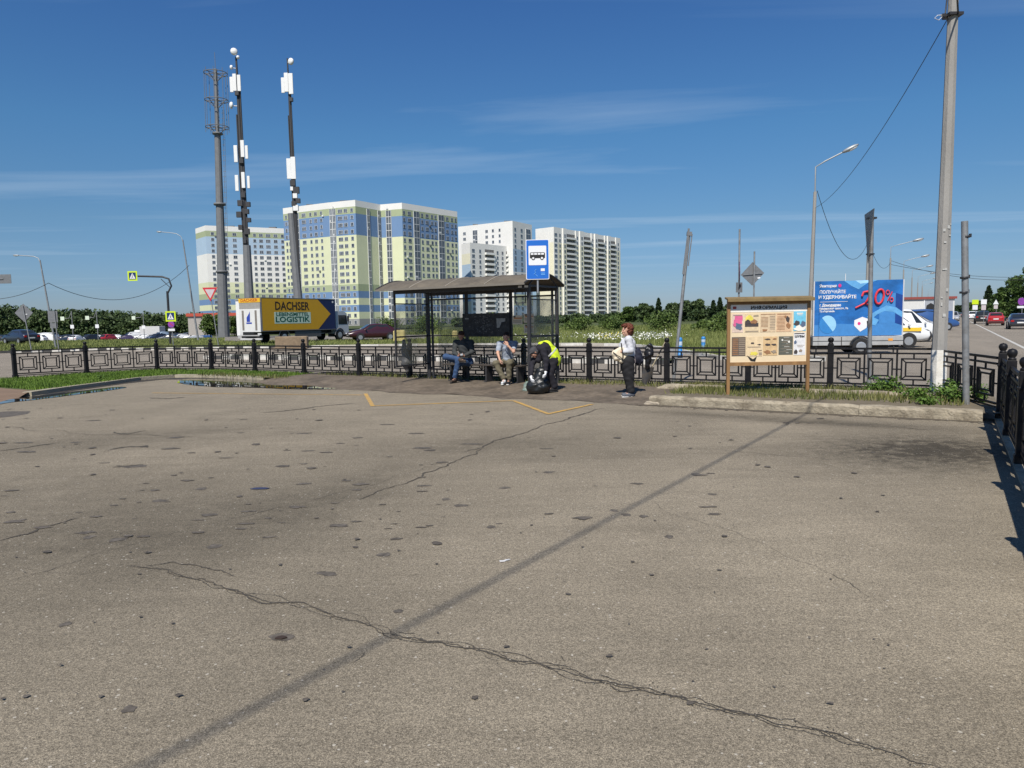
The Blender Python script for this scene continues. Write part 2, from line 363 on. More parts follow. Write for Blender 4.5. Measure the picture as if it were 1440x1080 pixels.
# ================================================================== ground
PATCH = [(1250, 860, 6.5, 6.5, 0, -.08), (1150, 700, 7, 6, 0, -.06), (250, 735, 5.0, 2.8, A * .9, .30), (150, 800, 6, 4, .3, .14), (480, 690, 3.4, 1.2, 1.2, .24), (1310, 634, 3.4, 2.6, .3, .75), (1180, 596, 3.5, .7, -.52, .5), (1000, 584, 3.5, .6, -.52, .35), (700, 625, 4.5, 1.9, .2, .34), (150, 620, 6, 2, .4, .25), (60, 690, 3.5, 2.5, .5, .22), (500, 860, 1.2, .8, 0, .18), (1400, 900, 1.5, 1.4, 0, -.10), (1050, 800, 2.2, 1.5, 0, -.08), (300, 1000, 1.4, .9, 0, .10), (870, 640, 3, .9, .1, .2)]
def asphalt(name, base, tone=1.0, stains=True):
    m = bpy.data.materials.new(name); m.use_nodes = True; nt = m.node_tree; L = nt.links.new; b = nt.nodes['Principled BSDF']
    tc = nd(nt, 'ShaderNodeTexCoord'); V = tc.outputs['Object']
    def noise(s, det=5, rough=.6, stretch=None, dist=0):
        n = nd(nt, 'ShaderNodeTexNoise'); n.inputs['Scale'].default_value = s; n.inputs['Detail'].default_value = det; n.inputs['Roughness'].default_value = rough; n.inputs['Distortion'].default_value = dist
        if stretch:
            q = nd(nt, 'ShaderNodeMapping'); q.inputs['Rotation'].default_value = (0, 0, stretch[2]); q.inputs['Scale'].default_value = (stretch[0], stretch[1], 1); L(V, q.inputs['Vector']); L(q.outputs[0], n.inputs['Vector'])
        else: L(V, n.inputs['Vector'])
        return n.outputs['Fac']
    def rng(x, a, b_, c, d):
        q = nd(nt, 'ShaderNodeMapRange'); L(x, q.inputs['Value']); q.inputs['From Min'].default_value = a; q.inputs['From Max'].default_value = b_; q.inputs['To Min'].default_value = c; q.inputs['To Max'].default_value = d; return q.outputs[0]
    def mul(a, c):
        q = nd(nt, 'ShaderNodeMath', operation='MULTIPLY'); L(a, q.inputs[0])
        if isinstance(c, float): q.inputs[1].default_value = c
        else: L(c, q.inputs[1])
        return q.outputs[0]
    f = rng(noise(0.22, 5, .6, (1, .45, -.3), .6), .3, .7, .84, 1.12)
    for (px, py, rx, ry, an, st) in (PATCH if stains else []):
        x_, y_ = G(px, py); q = nd(nt, 'ShaderNodeMapping', vector_type='TEXTURE'); q.inputs['Location'].default_value = (x_, y_, 0); q.inputs['Rotation'].default_value = (0, 0, an); q.inputs['Scale'].default_value = (rx, ry, 1); L(V, q.inputs['Vector'])
        gr = nd(nt, 'ShaderNodeTexGradient', gradient_type='QUADRATIC_SPHERE'); L(q.outputs[0], gr.inputs[0])
        k0 = mul(gr.outputs['Fac'], rng(noise(1.1 if st < .3 else (5.5 if st > .7 else 2.6), 8, .8, None, .3), .3, .65, .25, 2.1)); k1 = rng(k0, 0, 1, 1, 1 - st); f = mul(f, k1)
    f = mul(f, rng(noise(1.3, 6, .65), .3, .7, .92, 1.07))
    f = mul(f, rng(noise(45, 3, .7), .34, .66, .88, 1.12))
    f = mul(f, rng(noise(100, 1, .5), .32, .68, .72, 1.28))
    f = mul(f, rng(noise(190, 1, .6), .32, .68, .52, 1.48))
    f = mul(f, rng(noise(75, 2, .5), .60, .74, 1.0, .55))
    f = mul(f, rng(noise(2.2, 6, .7, (.25, 2.2, -A), .8), .3, .7, .90, 1.09))
    f = mul(f, rng(noise(.55, 7, .7, (1.6, .35, .55), 1.2), .60, .74, 1.0, .80))
    if stains:
        vo = nd(nt, 'ShaderNodeTexVoronoi'); q = nd(nt, 'ShaderNodeMapping'); q.inputs['Scale'].default_value = (1.0, 2.0, 1); q.inputs['Rotation'].default_value = (0, 0, -.25); L(V, q.inputs['Vector'])
        ad = nd(nt, 'ShaderNodeVectorMath', operation='ADD'); n9 = nd(nt, 'ShaderNodeTexNoise'); n9.inputs['Scale'].default_value = 9; L(V, n9.inputs['Vector'])
        sc9 = nd(nt, 'ShaderNodeVectorMath', operation='SCALE'); L(n9.outputs['Color'], sc9.inputs[0]); sc9.inputs['Scale'].default_value = .22; L(q.outputs[0], ad.inputs[0]); L(sc9.outputs[0], ad.inputs[1])
        vo.inputs['Scale'].default_value = 2.3; L(ad.outputs[0], vo.inputs['Vector'])
        sp = nd(nt, 'ShaderNodeSeparateColor'); L(vo.outputs['Color'], sp.inputs[0])
        thr = mul(rng(sp.outputs[0], .5, 1, -.02, .13), rng(noise(.35, 3, .5), .42, .6, .25, 1.0))
        sb = nd(nt, 'ShaderNodeMath', operation='SUBTRACT'); L(thr, sb.inputs[0]); L(vo.outputs['Distance'], sb.inputs[1])
        k = rng(sb.outputs[0], -.01, .03, 0, 1); dep = rng(sp.outputs[1], 0, 1, .12, .55)
        dd = mul(k, dep); o1 = nd(nt, 'ShaderNodeMath', operation='SUBTRACT'); o1.inputs[0].default_value = 1; L(dd, o1.inputs[1]); f = mul(f, o1.outputs[0])
    sca = nd(nt, 'ShaderNodeVectorMath', operation='SCALE'); sca.inputs[0].default_value = base; L(f, sca.inputs['Scale'])
    # pale stones in the binder
    v2 = nd(nt, 'ShaderNodeTexVoronoi'); v2.inputs['Scale'].default_value = 38; L(V, v2.inputs['Vector'])
    s2 = nd(nt, 'ShaderNodeSeparateColor'); L(v2.outputs['Color'], s2.inputs[0]); t2 = rng(s2.outputs[0], .86, 1, 0, .34)
    u2 = nd(nt, 'ShaderNodeMath', operation='SUBTRACT'); L(t2, u2.inputs[0]); L(v2.outputs['Distance'], u2.inputs[1]); k2 = rng(u2.outputs[0], 0, .04, 0, .5)
    mm = nd(nt, 'ShaderNodeMix', data_type='RGBA'); L(k2, mm.inputs['Factor']); L(sca.outputs[0], mm.inputs['A']); mm.inputs['B'].default_value = (.62, .58, .50, 1)
    L(mm.outputs['Result'], b.inputs['Base Color']); b.inputs['Roughness'].default_value = .92; b.inputs['Specular IOR Level'].default_value = .2
    bp = nd(nt, 'ShaderNodeBump'); bp.inputs['Strength'].default_value = .55; bp.inputs['Distance'].default_value = .012
    ad2 = nd(nt, 'ShaderNodeMath', operation='ADD'); L(noise(120, 3, .7), ad2.inputs[0]); L(noise(28, 3, .6), ad2.inputs[1]); L(ad2.outputs[0], bp.inputs['Height']); L(bp.outputs[0], b.inputs['Normal'])
    return m
M_lot = asphalt('lot_asphalt', (.236, .203, .151)); M_road = asphalt('road_asphalt', (.235, .205, .165), stains=False)
M_grassground = mat('grass_ground', (.055, .075, .018), .95, var=.35, scale=.25, dirt=(.11, .10, .035), dscale=.6, damt=.6, bump=.6, bscale=6)
M_soil = mat('dusty_soil', (.150, .120, .088), .95, var=.45, scale=9, dirt=(.060, .048, .036), dscale=1.3, damt=.85, bump=1.0, bscale=45)
M_conc = mat('worn_concrete', (.31, .27, .20), .9, var=.3, scale=6, dirt=(.12, .095, .065), dscale=2.6, damt=.8, bump=1.0, bscale=26)
M_kw = mat('kerb_white', (.62, .60, .55), .8, var=.12, scale=5, dirt=(.25, .23, .2), dscale=3, damt=.6)
M_kb = mat('kerb_black', (.05, .05, .05), .8, var=.2)
M_yel = mat('yellow_paint', (.50, .30, .07), .8, var=.2, scale=12, dirt=(.2, .17, .13), dscale=7, damt=.85)
M_wline = mat('white_paint', (.5, .49, .45), .8, var=.15, dirt=(.2, .19, .17), dscale=3, damt=.6)
# terrain grid
gx = np.unique(np.concatenate([-np.geomspace(1, 4000, 60), np.geomspace(1, 4000, 60), np.linspace(-60, 40, 60)]))
gy = np.unique(np.concatenate([np.linspace(-300, 40, 30), np.linspace(40, 260, 110), np.geomspace(260, 6000, 30)]))
X, Y = np.meshgrid(gx, gy, indexing='ij'); Z = terrain(X, Y); V = np.stack([X, Y, Z], -1).reshape(-1, 3); ny = len(gy)
ii, jj = np.meshgrid(np.arange(len(gx) - 1), np.arange(ny - 1), indexing='ij'); a = (ii * ny + jj).ravel()
tag(npmesh('ground', V, np.stack([a, a + ny, a + ny + 1, a + 1], 1), M_grassground, smooth=True), kind='structure')
def sheet(name, pts, z, m):
    b = MB(); b.poly([(p[0], p[1], z) for p in pts]); o = b.build(name, m); 
    if o.data.polygons[0].normal.z < 0: o.data.flip_normals()
    return tag(o, kind='structure')
KP = [(-60, 500), (0, 497), (60, 495), (150, 493), (330, 491), (450, 489), (560, 487), (700, 486), (820, 486), (880, 487), (930, 492), (970, 499), (1010, 506), (1060, 510), (1110, 511)]
KW = [G(*p) for p in KP]
re_, ce_ = toRC(*KW[-1]); KW += [RC(re_ + 1.5, ce_ - 1.0), RC(re_ + 5, 6.6), RC(300, 6.6), RC(900, 6.6)]
road = [RC(-60, -9.5), RC(900, -9.5)] + KW[::-1] + [(-75, 49), (-75, 5), (-60, -40)]
sheet('road', road, 0.0, M_road)
lot = [RC(-60, -0.72), RC(13.45, -0.72), RC(13.45, 5), RC(13.4, 8), RC(13.5, 11), RC(13.4, 14.5), RC(13.7, 16.5), RC(14.2, 18.5), RC(14.35, 20.5), RC(14.2, 21.75), RC(13.1, 21.93), RC(11.6, 21.25), RC(10.3, 20.67), RC(9.1, 20.04), RC(8.3, 19.3), RC(7.75, 18.7), RC(6.5, 17.6), RC(-60, 17)]
sheet('parking_lot', lot, 0.006, M_lot)
# meadow beyond the far kerb
mead = KW[:17] + [RC(78, 6.6), (15, 78), (-75, 78), (-90, 60)]
sheet('meadow', mead, 0.10, M_grassground)
def strip(b, pts, wd, z0, z1, off=0.0, seg=None, gap=0.0):
    n = len(pts)
    P = [Vector((p[0], p[1])) for p in pts]
    acc = 0; k = 0; cells = []
    for i in range(n - 1):
        d = P[i + 1] - P[i]; Ln = d.length; u = d / Ln; nn = Vector((-u.y, u.x)); m = max(1, int(round(Ln / seg))) if seg else 1
        for j in range(m):
            a = P[i] + u * (Ln * j / m + gap / 2); c = P[i] + u * (Ln * (j + 1) / m - gap / 2)
            q = [a + nn * off, c + nn * off, c + nn * (off + wd), a + nn * (off + wd)]
            b.prism([(p.x, p.y) for p in q], z0, z1, k % 2); k += 1
b = MB(); strip(b, KW[:6], .2, -.02, .17, seg=.6, gap=.01); tag(b.build('striped_kerb', [M_kw, M_kb]), kind='structure')
b = MB(); strip(b, KW[5:-2], .2, -.02, .17, seg=1.5, gap=.015); tag(b.build('kerb', [M_kw, mat('kerb_pale', (.42, .39, .33), .85, var=.15, scale=4)]), kind='structure')
# traffic island between the fence and the far kerb
isl = [G(286, 505), G(420, 506.5), G(560, 507.5), G(650, 508.5), G(760, 510), G(850, 511.5), G(935, 513)]
b = MB(); strip(b, isl, .2, -.02, .17, seg=.62, gap=.01); strip(b, [(p[0] + .6, p[1] + 1.0) for p in isl], .2, -.02, .169, seg=.62, gap=.01); tag(b.build('island_kerb', [M_kw, M_kb]), kind='structure')
isp = [(p[0] + .1, p[1] + .17) for p in isl] + [(p[0] + .6, p[1] + 1.0) for p in isl[::-1]]
sheet('traffic_island', isp, .13, M_grassground)
# shelter platform: slopes up from the lot to the fence
def platform(r0, r1, c0, c1, zf, nm, m):
    nr_, nc_ = 24, int((c1 - c0) / .15); V = []; F_ = []
    for i in range(nr_ + 1):
        for j in range(nc_ + 1):
            r = r0 + (r1 - r0) * i / nr_; c = c0 + (c1 - c0) * j / nc_
            if i == 0: r += .12 * math.sin(c * 2.1) + .06 * math.sin(c * 5.7 + 1) - .05
            x, y = RC(r, c); V.append((x, y, zf(r, c)))
    for i in range(nr_):
        for j in range(nc_):
            a = i * (nc_ + 1) + j; F_.append((a, a + nc_ + 1, a + nc_ + 2, a + 1))
    o = npmesh(nm, V, F_, m, smooth=True)
    if o.data.polygons[0].normal.z < 0: o.data.flip_normals()
    return tag(o, kind='structure')
def plz(r, c): return .012 + .11 * float(sstep(13.4, 15.2, r)) + .008 * math.sin(c * 3) * math.sin(r * 4)
platform(13.4, 16.65, 5.0, 17.5, plz, 'shelter_pavement', M_soil)
# raised bed on the right (behind the broken kerb) and verge on the left
platform(13.66, 16.65, -0.75, 5.0, lambda r, c: .125 + .03 * float(sstep(13.6, 14.2, r)) + .012 * math.sin(c * 2.2 + r * 3), 'raised_bed', mat('bed_soil', (.15, .125, .085), .95, var=.3, scale=3, dirt=(.09, .075, .055), dscale=2, damt=.7, bump=.8, bscale=30))
M_turf = mat('turf_soil', (.06, .085, .02), .95, var=.3, scale=2, dirt=(.13, .095, .06), dscale=.7, damt=.9, bump=.6, bscale=30)
vg = [RC(14.6, 17.4), RC(14.75, 20), RC(14.4, 21.9), RC(13.1, 22.1), RC(11.6, 21.42), RC(10.3, 20.84), RC(9.1, 20.2), RC(9.1, 26.3), RC(11.4, 26.3), RC(13.6, 25.8), RC(15.6, 25.0), RC(16.4, 22.4), RC(16.4, 17.4)]
sheet('verge', vg, .10, M_turf)
V = []; F_ = []
for i in range(21):
    r = 2.5 + 6.75 * i / 20; cb_ = float(np.interp(r, [2.5, 6.5, 7.75, 8.3, 9.25], [16.9, 17.7, 18.85, 19.5, 20.3]))
    for j in range(21):
        c = cb_ + (28 - cb_) * j / 20; x, y = RC(r, c); V.append((x, y, .012 + .093 * float(sstep(6.8, 9.1, r)) * float(sstep(0, .6, c - cb_ + (.5 if r > 8.8 else 0))) + .006 * math.sin(c * 5) * math.sin(r * 4)))
for i in range(20):
    for j in range(20): a = i * 21 + j; F_.append((a, a + 21, a + 22, a + 1))
o = npmesh('bare_soil', V, F_, mat('brown_soil', (.20, .135, .09), .95, var=.25, scale=4, dirt=(.10, .075, .05), dscale=2, damt=.6, bump=.6), smooth=True)
if o.data.polygons[0].normal.z < 0: o.data.flip_normals()
tag(o, kind='structure')
sheet('wet_gutter', [RC(13.3, 14.2), RC(13.3, 17), RC(13.7, 19.0), RC(14.0, 20.6), RC(13.6, 21.6), RC(12.2, 21.3), RC(10.3, 20.4), RC(8.4, 19.2), RC(9.6, 20.3), RC(11.6, 21.4), RC(13.1, 22), RC(14.4, 21.8), RC(14.75, 20.6), RC(14.7, 17.5), RC(14.6, 14.6)], .0135, mat('wet_mud', (.05, .042, .03), .55, var=.3, scale=6, bump=.5))
# kerb blocks: broken kerb of the raised bed
def kerbrun(c0, c1, r, wd, h, nm, step=1.0, jit=.03, broke=None, lab=None):
    b = MB(); c = c0; rr = random.Random(3)
    while c < c1 - .05:
        d = min(step * rr.uniform(.9, 1.05), c1 - c); hh = h * rr.uniform(.93, 1.03); dr = rr.uniform(-jit, jit)
        nx = 18; V = []; 
        prof = [(0, -.03), (0, hh * .75), (.02, hh * .93), (.05, hh), (wd - .03, hh), (wd, hh * .9), (wd, -.03)]
        for i in range(nx + 1):
            t = c + .004 + (d - .008) * i / nx
            ed = 1 if 0 < i < nx else .93
            for (pr, pz) in prof:
                j1 = (rr.uniform(-.010, .010) if pz > 0 else 0); j2 = rr.uniform(-.014, .006) if pz > .05 else 0
                x, y = RC(r + dr + pr + j1, t); V.append((x, y, (pz + j2) * (ed if pz > .05 else 1)))
        k = len(prof); fs = [(i * k + j, i * k + j + 1, (i + 1) * k + j + 1, (i + 1) * k + j) for i in range(nx) for j in range(k - 1)]
        b.raw(V, fs, 0, False); b.poly(V[:k]); b.poly(V[-k:][::-1]); c += d
    return tag(b.build(nm, M_conc), kind='structure')
kerbrun(-0.5, 5.1, 13.42, .19, .185, 'front_kerb', 1.9)
kerbrun(-0.5, 5.4, 15.45, .15, .235, 'rear_kerb', 2.3, .02)
b = MB()   # kerb under the right fence
for i in range(12):
    r0 = -9.2 + i * 1.9
    P = [RC(r0, -.66), RC(r0 + 1.88, -.66), RC(r0 + 1.88, -.86), RC(r0, -.86)]
    b.prism(P[::-1], -.03, .03 + .008 * (i % 3))
tag(b.build('side_kerb', M_conc), kind='structure')
b = MB(); strip(b, [RC(9.0, 20.0), RC(10.3, 20.72), RC(11.6, 21.3), RC(13.1, 22.0), RC(14.2, 21.9), RC(14.55, 20.9), RC(14.6, 19.4), RC(14.62, 18.0)][::-1], .24, -.03, .112, off=-.24, seg=1.0, gap=.015); M_pk = mat('pale_kerb', (.36, .32, .24), .9, var=.25, scale=3, dirt=(.14, .13, .08), dscale=3, damt=.7, bump=.7, bscale=22); tag(b.build('verge_kerb', [M_pk, M_pk]), kind='structure')
b = MB(); rr = random.Random(8); up = []; lo = []
for i in range(120):
    c = 5.2 - 5.9 * i / 119; up.append(RC(13.44, c)); lo.append(RC(13.30 - abs(rr.gauss(0, .07)) - .05 * math.sin(c * 3) ** 2, c))
for i in range(119): b.poly([(*up[i], .0092), (*lo[i], .0092), (*lo[i + 1], .0092), (*up[i + 1], .0092)])
for i in range(160):
    x, y = RC(13.32 - abs(rr.gauss(0, .12)), rr.uniform(-.5, 14)); s_ = rr.uniform(.006, .028); b.poly([(x + s_ * math.cos(t) * rr.uniform(.5, 1.3), y + s_ * math.sin(t) * rr.uniform(.5, 1.3), .019 if i % 4 else .021) for t in (0, 1.1, 2.3, 3.6, 4.9)], 1 if i % 4 else 0)
o = b.build('gutter_dirt', [mat('gutter_soil', (.085, .07, .05), .95, var=.4, scale=14, bump=.8), mat('gutter_grit', (.33, .30, .24), .9)]); tag(o, kind='structure')
# puddles
M_water = bpy.data.materials.new('puddle_water'); M_water.use_nodes = True; pb = M_water.node_tree.nodes['Principled BSDF']
pb.inputs['Base Color'].default_value = (.022, .02, .016, 1); pb.inputs['Roughness'].default_value = .015; pb.inputs['IOR'].default_value = 1.33; pb.inputs['Specular IOR Level'].default_value = .9
n_ = nd(M_water.node_tree, 'ShaderNodeTexNoise'); n_.inputs['Scale'].default_value = 3; b_ = nd(M_water.node_tree, 'ShaderNodeBump'); b_.inputs['Strength'].default_value = .02; b_.inputs['Distance'].default_value = .01
M_water.node_tree.links.new(n_.outputs['Fac'], b_.inputs['Height']); M_water.node_tree.links.new(b_.outputs[0], pb.inputs['Normal'])
def blob(pts, z, nm, m, jit=.08, n=6):
    P = [Vector(p) for p in pts]; out = []; N = len(P); rr = random.Random(len(pts))
    for i in range(N):
        a, b1, c, d = P[(i - 1) % N], P[i], P[(i + 1) % N], P[(i + 2) % N]
        for j in range(n):
            t = j / n; q = .5 * ((2 * b1) + (-a + c) * t + (2 * a - 5 * b1 + 4 * c - d) * t * t + (-a + 3 * b1 - 3 * c + d) * t ** 3)
            out.append((q.x + rr.uniform(-jit, jit), q.y + rr.uniform(-jit, jit)))
    return sheet(nm, out, z, m)
blob([G(250, 539), G(262, 533.5), G(300, 534), G(360, 534), G(420, 538), G(470, 543), G(466, 547.5), G(420, 548), G(350, 545.5), G(290, 544)], .0175, 'puddle', M_water, .05)
blob([G(-40, 573), G(0, 563.5), G(60, 556.5), G(120, 549.5), G(168, 544.5), G(174, 546.5), G(125, 553.5), G(60, 561.5), G(0, 569), G(-40, 582)], .0165, 'puddle', M_water, .04)
# yellow zigzag
b = MB()
def pline(b, pts, wd, z, mi=0):
    for i in range(len(pts) - 1):
        a, c = Vector(pts[i]), Vector(pts[i + 1]); u = (c - a).normalized(); n = Vector((-u.y, u.x)) * wd / 2; 
        e = u * wd * .3
        b.poly([(p.x, p.y, z + i * .001) for p in (a - n - e, c - n + e, c + n + e, a + n - e)], mi)
pline(b, [G(514, 554), G(524, 571.5), G(722, 564), G(771, 583), G(832, 569.5)], .085, .012)
pline(b, [G(215, 553), G(510, 556)], .07, .0115)
tag(b.build('yellow_marking', M_yel), kind='structure')
b = MB(); pline(b, [RC(18, -3), RC(500, -3)], .16, .006); tag(b.build('lane_line', M_wline), kind='structure')
# cracks
M_crack = mat('crack_fill', (.075, .065, .052), .95, var=.4, scale=20, bump=.8, bscale=60)
def fract(a, c, n, rr, amp):
    P = [Vector(a), Vector(c)]
    for _ in range(n):
        Q = [P[0]]
        for i in range(len(P) - 1):
            d = P[i + 1] - P[i]; nn = Vector((-d.y, d.x)); Q += [P[i].lerp(P[i + 1], rr.uniform(.4, .6)) + nn * rr.uniform(-amp, amp), P[i + 1]]
        P = Q
    return P
def crack(b, pts, wd, z=.0105, jag=.03, sub=14, off=None, crumbs=0):
    rr = random.Random(int(pts[0][0] * 3 + pts[0][1] + wd * 1e4)); W = [Vector(G(*p)) for p in pts]; P = []
    for i in range(len(W) - 1): P += fract(W[i], W[i + 1], 4, rr, .13)[:-1]
    P.append(W[-1]); n = len(P); ph = rr.uniform(0, 6); L_, R_ = [], []; w_ = wd
    for i in range(n):
        u = (P[min(i + 1, n - 1)] - P[max(i - 1, 0)]).normalized(); nn = Vector((-u.y, u.x)); e = min(i, n - 1 - i) / (n * .12); e = min(1, e)
        w_ = .7 * w_ + .3 * wd * rr.choice((.15, .5, 1, 1.7)); ww = w_ * (.25 + .75 * e); o = nn * (off(i / n) if off else 0)
        L_.append(P[i] + o + nn * ww * rr.uniform(.3, .7)); R_.append(P[i] + o - nn * ww * rr.uniform(.3, .7))
        for _ in range(crumbs):
            if rr.random() < .35:
                q = P[i] + o + nn * rr.gauss(0, .028) + u * rr.uniform(-.03, .03); s_ = rr.uniform(.0015, .005); b.poly([(q.x + s_ * math.cos(t) * rr.uniform(.6, 1.3), q.y + s_ * math.sin(t) * rr.uniform(.6, 1.3), z + .001) for t in (0, 1.2, 2.5, 3.8, 5)], 1 if rr.random() < .3 else 0)
    for i in range(n - 1): b.poly([(*L_[i], z), (*R_[i], z), (*R_[i + 1], z), (*L_[i + 1], z)])
b = MB()
main = [(178, 797), (212, 799), (245, 808), (285, 819), (330, 833), (400, 849), (470, 868), (520, 882), (560, 896), (620, 905), (680, 918), (760, 936), (830, 957), (900, 972), (960, 986), (1040, 1003), (1120, 1025), (1200, 1046), (1290, 1076), (1350, 1095)]
crack(b, main, .009, crumbs=2)
so = lambda a, k, p: (lambda t: a * math.sin(k * t + p) * (1 + .4 * math.sin(2.7 * k * t)))
crack(b, main[6:18], .007, z=.0095, off=so(.035, 19, 1), crumbs=1); crack(b, main[3:13], .005, z=.0098, off=so(.028, 26, 2)); crack(b, main[10:19], .006, z=.0099, off=so(-.03, 23, .5), crumbs=1); crack(b, main[:7], .012, z=.0097, off=so(.02, 30, 0), crumbs=1)
for (p0, p1) in (((548, 888), (566, 902)), ((560, 890), (585, 893)), ((498, 934), (512, 920)), ((795, 932), (790, 925)), ((700, 921), (738, 934)), ((840, 950), (905, 968)), ((1180, 1043), (1150, 1030))): crack(b, [p0, ((p0[0] + p1[0]) / 2, (p0[1] + p1[1]) / 2 + 2), p1], .005, z=.0102)
crack(b, [(0, 822), (60, 806), (140, 778), (220, 757), (300, 738), (390, 715), (480, 693), (560, 668), (640, 645)], .006); crack(b, [(1000, 660), (1120, 668), (1260, 690), (1400, 712)], .004); crack(b, [(700, 600), (640, 596), (560, 601), (470, 610), (380, 606)], .008); crack(b, [(0, 600), (90, 606), (210, 612), (320, 620)], .012)
for pts, wd in (([(650, 637), (680, 628), (720, 615), (760, 600), (800, 588), (862, 573)], .03), ([(555, 684), (600, 665), (640, 650), (682, 631)], .02), ([(0, 762), (40, 752), (80, 738), (112, 729)], .022),
                ([(0, 635), (40, 630), (78, 624)], .045), ([(365, 581), (430, 575), (500, 568)], .06), ([(505, 704), (530, 692), (556, 684)], .018), ([(205, 797), (240, 792), (290, 800), (330, 812)], .012),
                ([(160, 608), (180, 611), (205, 606)], .05), ([(155, 633), (180, 629), (208, 630)], .06), ([(158, 658), (185, 656), (202, 654)], .05), ([(210, 560), (235, 561), (260, 559)], .09), ([(965, 632), (1080, 640), (1200, 652)], .008), ([(900, 700), (1010, 742), (1120, 790), (1240, 850)], .004), ([(1060, 592), (1200, 600), (1330, 606)], .012)):
    crack(b, pts, wd, jag=.02)
tag(b.build('asphalt_cracks', [M_crack, mat('crumb_pale', (.40, .37, .30), .9)]), kind='structure')
M_stain = mat('oil_stain', (.075, .064, .052), .9, var=.4, scale=14, dirt=(.17, .15, .125), dscale=18, damt=.8)
sp_ = [(395, 897, .07, .035), (863, 719, .05, .03), (365, 687, .07, .03), (540, 781, .06, .035), (460, 808, .10, .03), (187, 657, .16, .06), (225, 705, .08, .04), (283, 688, .08, .05), (648, 712, .08, .04), (627, 703, .05, .04), (710, 687, .07, .03), (880, 725, .05, .03), (1002, 696, .05, .03), (165, 760, .08, .05), (125, 757, .05, .04), (8, 583, .5, .35), (690, 742, .05, .03), (940, 756, .04, .03), (905, 727, .05, .03), (90, 880, .04, .03), (300, 770, .06, .04), (180, 1000, .04, .025), (980, 668, .07, .05), (770, 665, .08, .04), (560, 861, .03, .02)]
rs_ = random.Random(31)
for _ in range(110):
    px = rs_.gauss(330, 260); py = rs_.uniform(590, 760); k_ = rs_.choice((.02, .03, .045, .07)) * (1.5 if py < 640 else .9); sp_.append((px, py, k_ * 1.5, k_ * rs_.uniform(.25, .6)))
for _ in range(190):
    px = rs_.uniform(0, 1) ** 1.35 * 1250; py = 575 + rs_.random() ** 1.7 * 420; k_ = rs_.choice((.008, .012, .018, .026, .04)) * (1.7 if py < 660 else 1) * (.45 if py > 780 else 1); sp_.append((px, py, k_, k_ * rs_.uniform(.4, .8)))
bst = MB()
for i, (px, py, a1, b1) in enumerate(sp_):
    x, y = G(px, py); rr = random.Random(i); pts = []
    for j in range(20):
        t = j / 20 * 6.283; q = rr.uniform(.45, 1.3); pts.append((x + math.cos(t) * a1 * q, y + math.sin(t) * b1 * q * 1.6))
    pts = [((pts[j - 1][0] + 2 * pts[j][0] + pts[(j + 1) % 20][0]) / 4, (pts[j - 1][1] + 2 * pts[j][1] + pts[(j + 1) % 20][1]) / 4) for j in range(20)]
    bst.poly([(*p, .0083 + .00003 * i) for p in pts])
o = bst.build('oil_stains', M_stain); tag(o, kind='structure')
# lorry road and far-left road following the slope
def roadgrid(nm, x0, x1, yf0, yf1, dz, m, nx=40, nyy=8):
    V = []; F_ = []
    for i in range(nx + 1):
        x = x0 + (x1 - x0) * i / nx
        for j in range(nyy + 1):
            y = yf0(x) + (yf1(x) - yf0(x)) * j / nyy; V.append((x, y, float(terrain(x, y)) + dz))
    for i in range(nx):
        for j in range(nyy): a = i * (nyy + 1) + j; F_.append((a, a + nyy + 1, a + nyy + 2, a + 1))
    return tag(npmesh(nm, V, F_, m, smooth=True), kind='structure')
roadgrid('far_road', -260, -30, lambda x: 98.0, lambda x: 212, .05, M_road, 50, 24)
tr = [G(316, 482), G(620, 478), G(620, 472), G(316, 474)]; sheet('truck_lane', tr, .125, asphalt('pale_asphalt', (.22, .20, .17), stains=False))
# ================================================================== fences
M_iron = mat('black_iron', (.008, .008, .010), .5, .0, var=.25, scale=8, dirt=(.028, .024, .020), dscale=9, damt=.6, spec=.3)
M_galv = mat('galvanised_steel', (.36, .37, .38), .5, .55, var=.12, scale=6, dirt=(.2, .2, .19), dscale=4, damt=.4)
M_concpole = mat('pole_concrete', (.30, .29, .27), .9, var=.16, scale=5, dirt=(.16, .15, .135), dscale=2.5, damt=.55, bump=.4, bscale=40, stretch=(1, 1, .3))
M_dark = mat('dark_steel', (.035, .035, .038), .5, .2, var=.2)
def post_mesh():
    b = MB(); b.box((0, 0, .44), (.115, .115, 1.08), 0, ch=.008); b.box((0, 0, .80), (.135, .135, .03), ch=.005); b.box((0, 0, .06), (.14, .14, .10), ch=.006); return b
def panel_mb(Ln, n=3):
    b = MB(); t = .034; z0, z1 = .14, .885
    for z, h in ((z1, .042), (.79, .034), (z0, .036), (.085, .024)): b.box((Ln / 2, 0, z), (Ln, t, h))
    W = Ln / n
    for i in range(1, n): b.box((W * i, 0, (z0 + z1) / 2), (.036, t * .8, z1 - z0))
    for i in range(n):
        cx = W * (i + .5)
        for (hw, a0, a1) in ((W * .36, .255, .68), (W * .235, .325, .605)):
            for z in (a0, a1): b.box((cx, 0, z), (2 * hw, t, .028))
            for s in (-1, 1): b.box((cx + s * hw, 0, (a0 + a1) / 2), (.030, t * .9, a1 - a0 + .028))
        for s in (-1, 1):
            b.bar((cx + s * W * .36, 0.001, .255), (cx + s * W * .235, 0.001, .325), t * .7, .024); b.bar((cx + s * W * .36, 0.001, .68), (cx + s * W * .235, 0.001, .605), t * .7, .024)
            b.box((cx + s * (W * .43), 0, .465), (W * .14, t * .7, .026))
        b.box((cx, 0, .735), (.03, t * .7, .09)); b.box((cx, 0, .20), (.03, t * .7, .10))
    return b
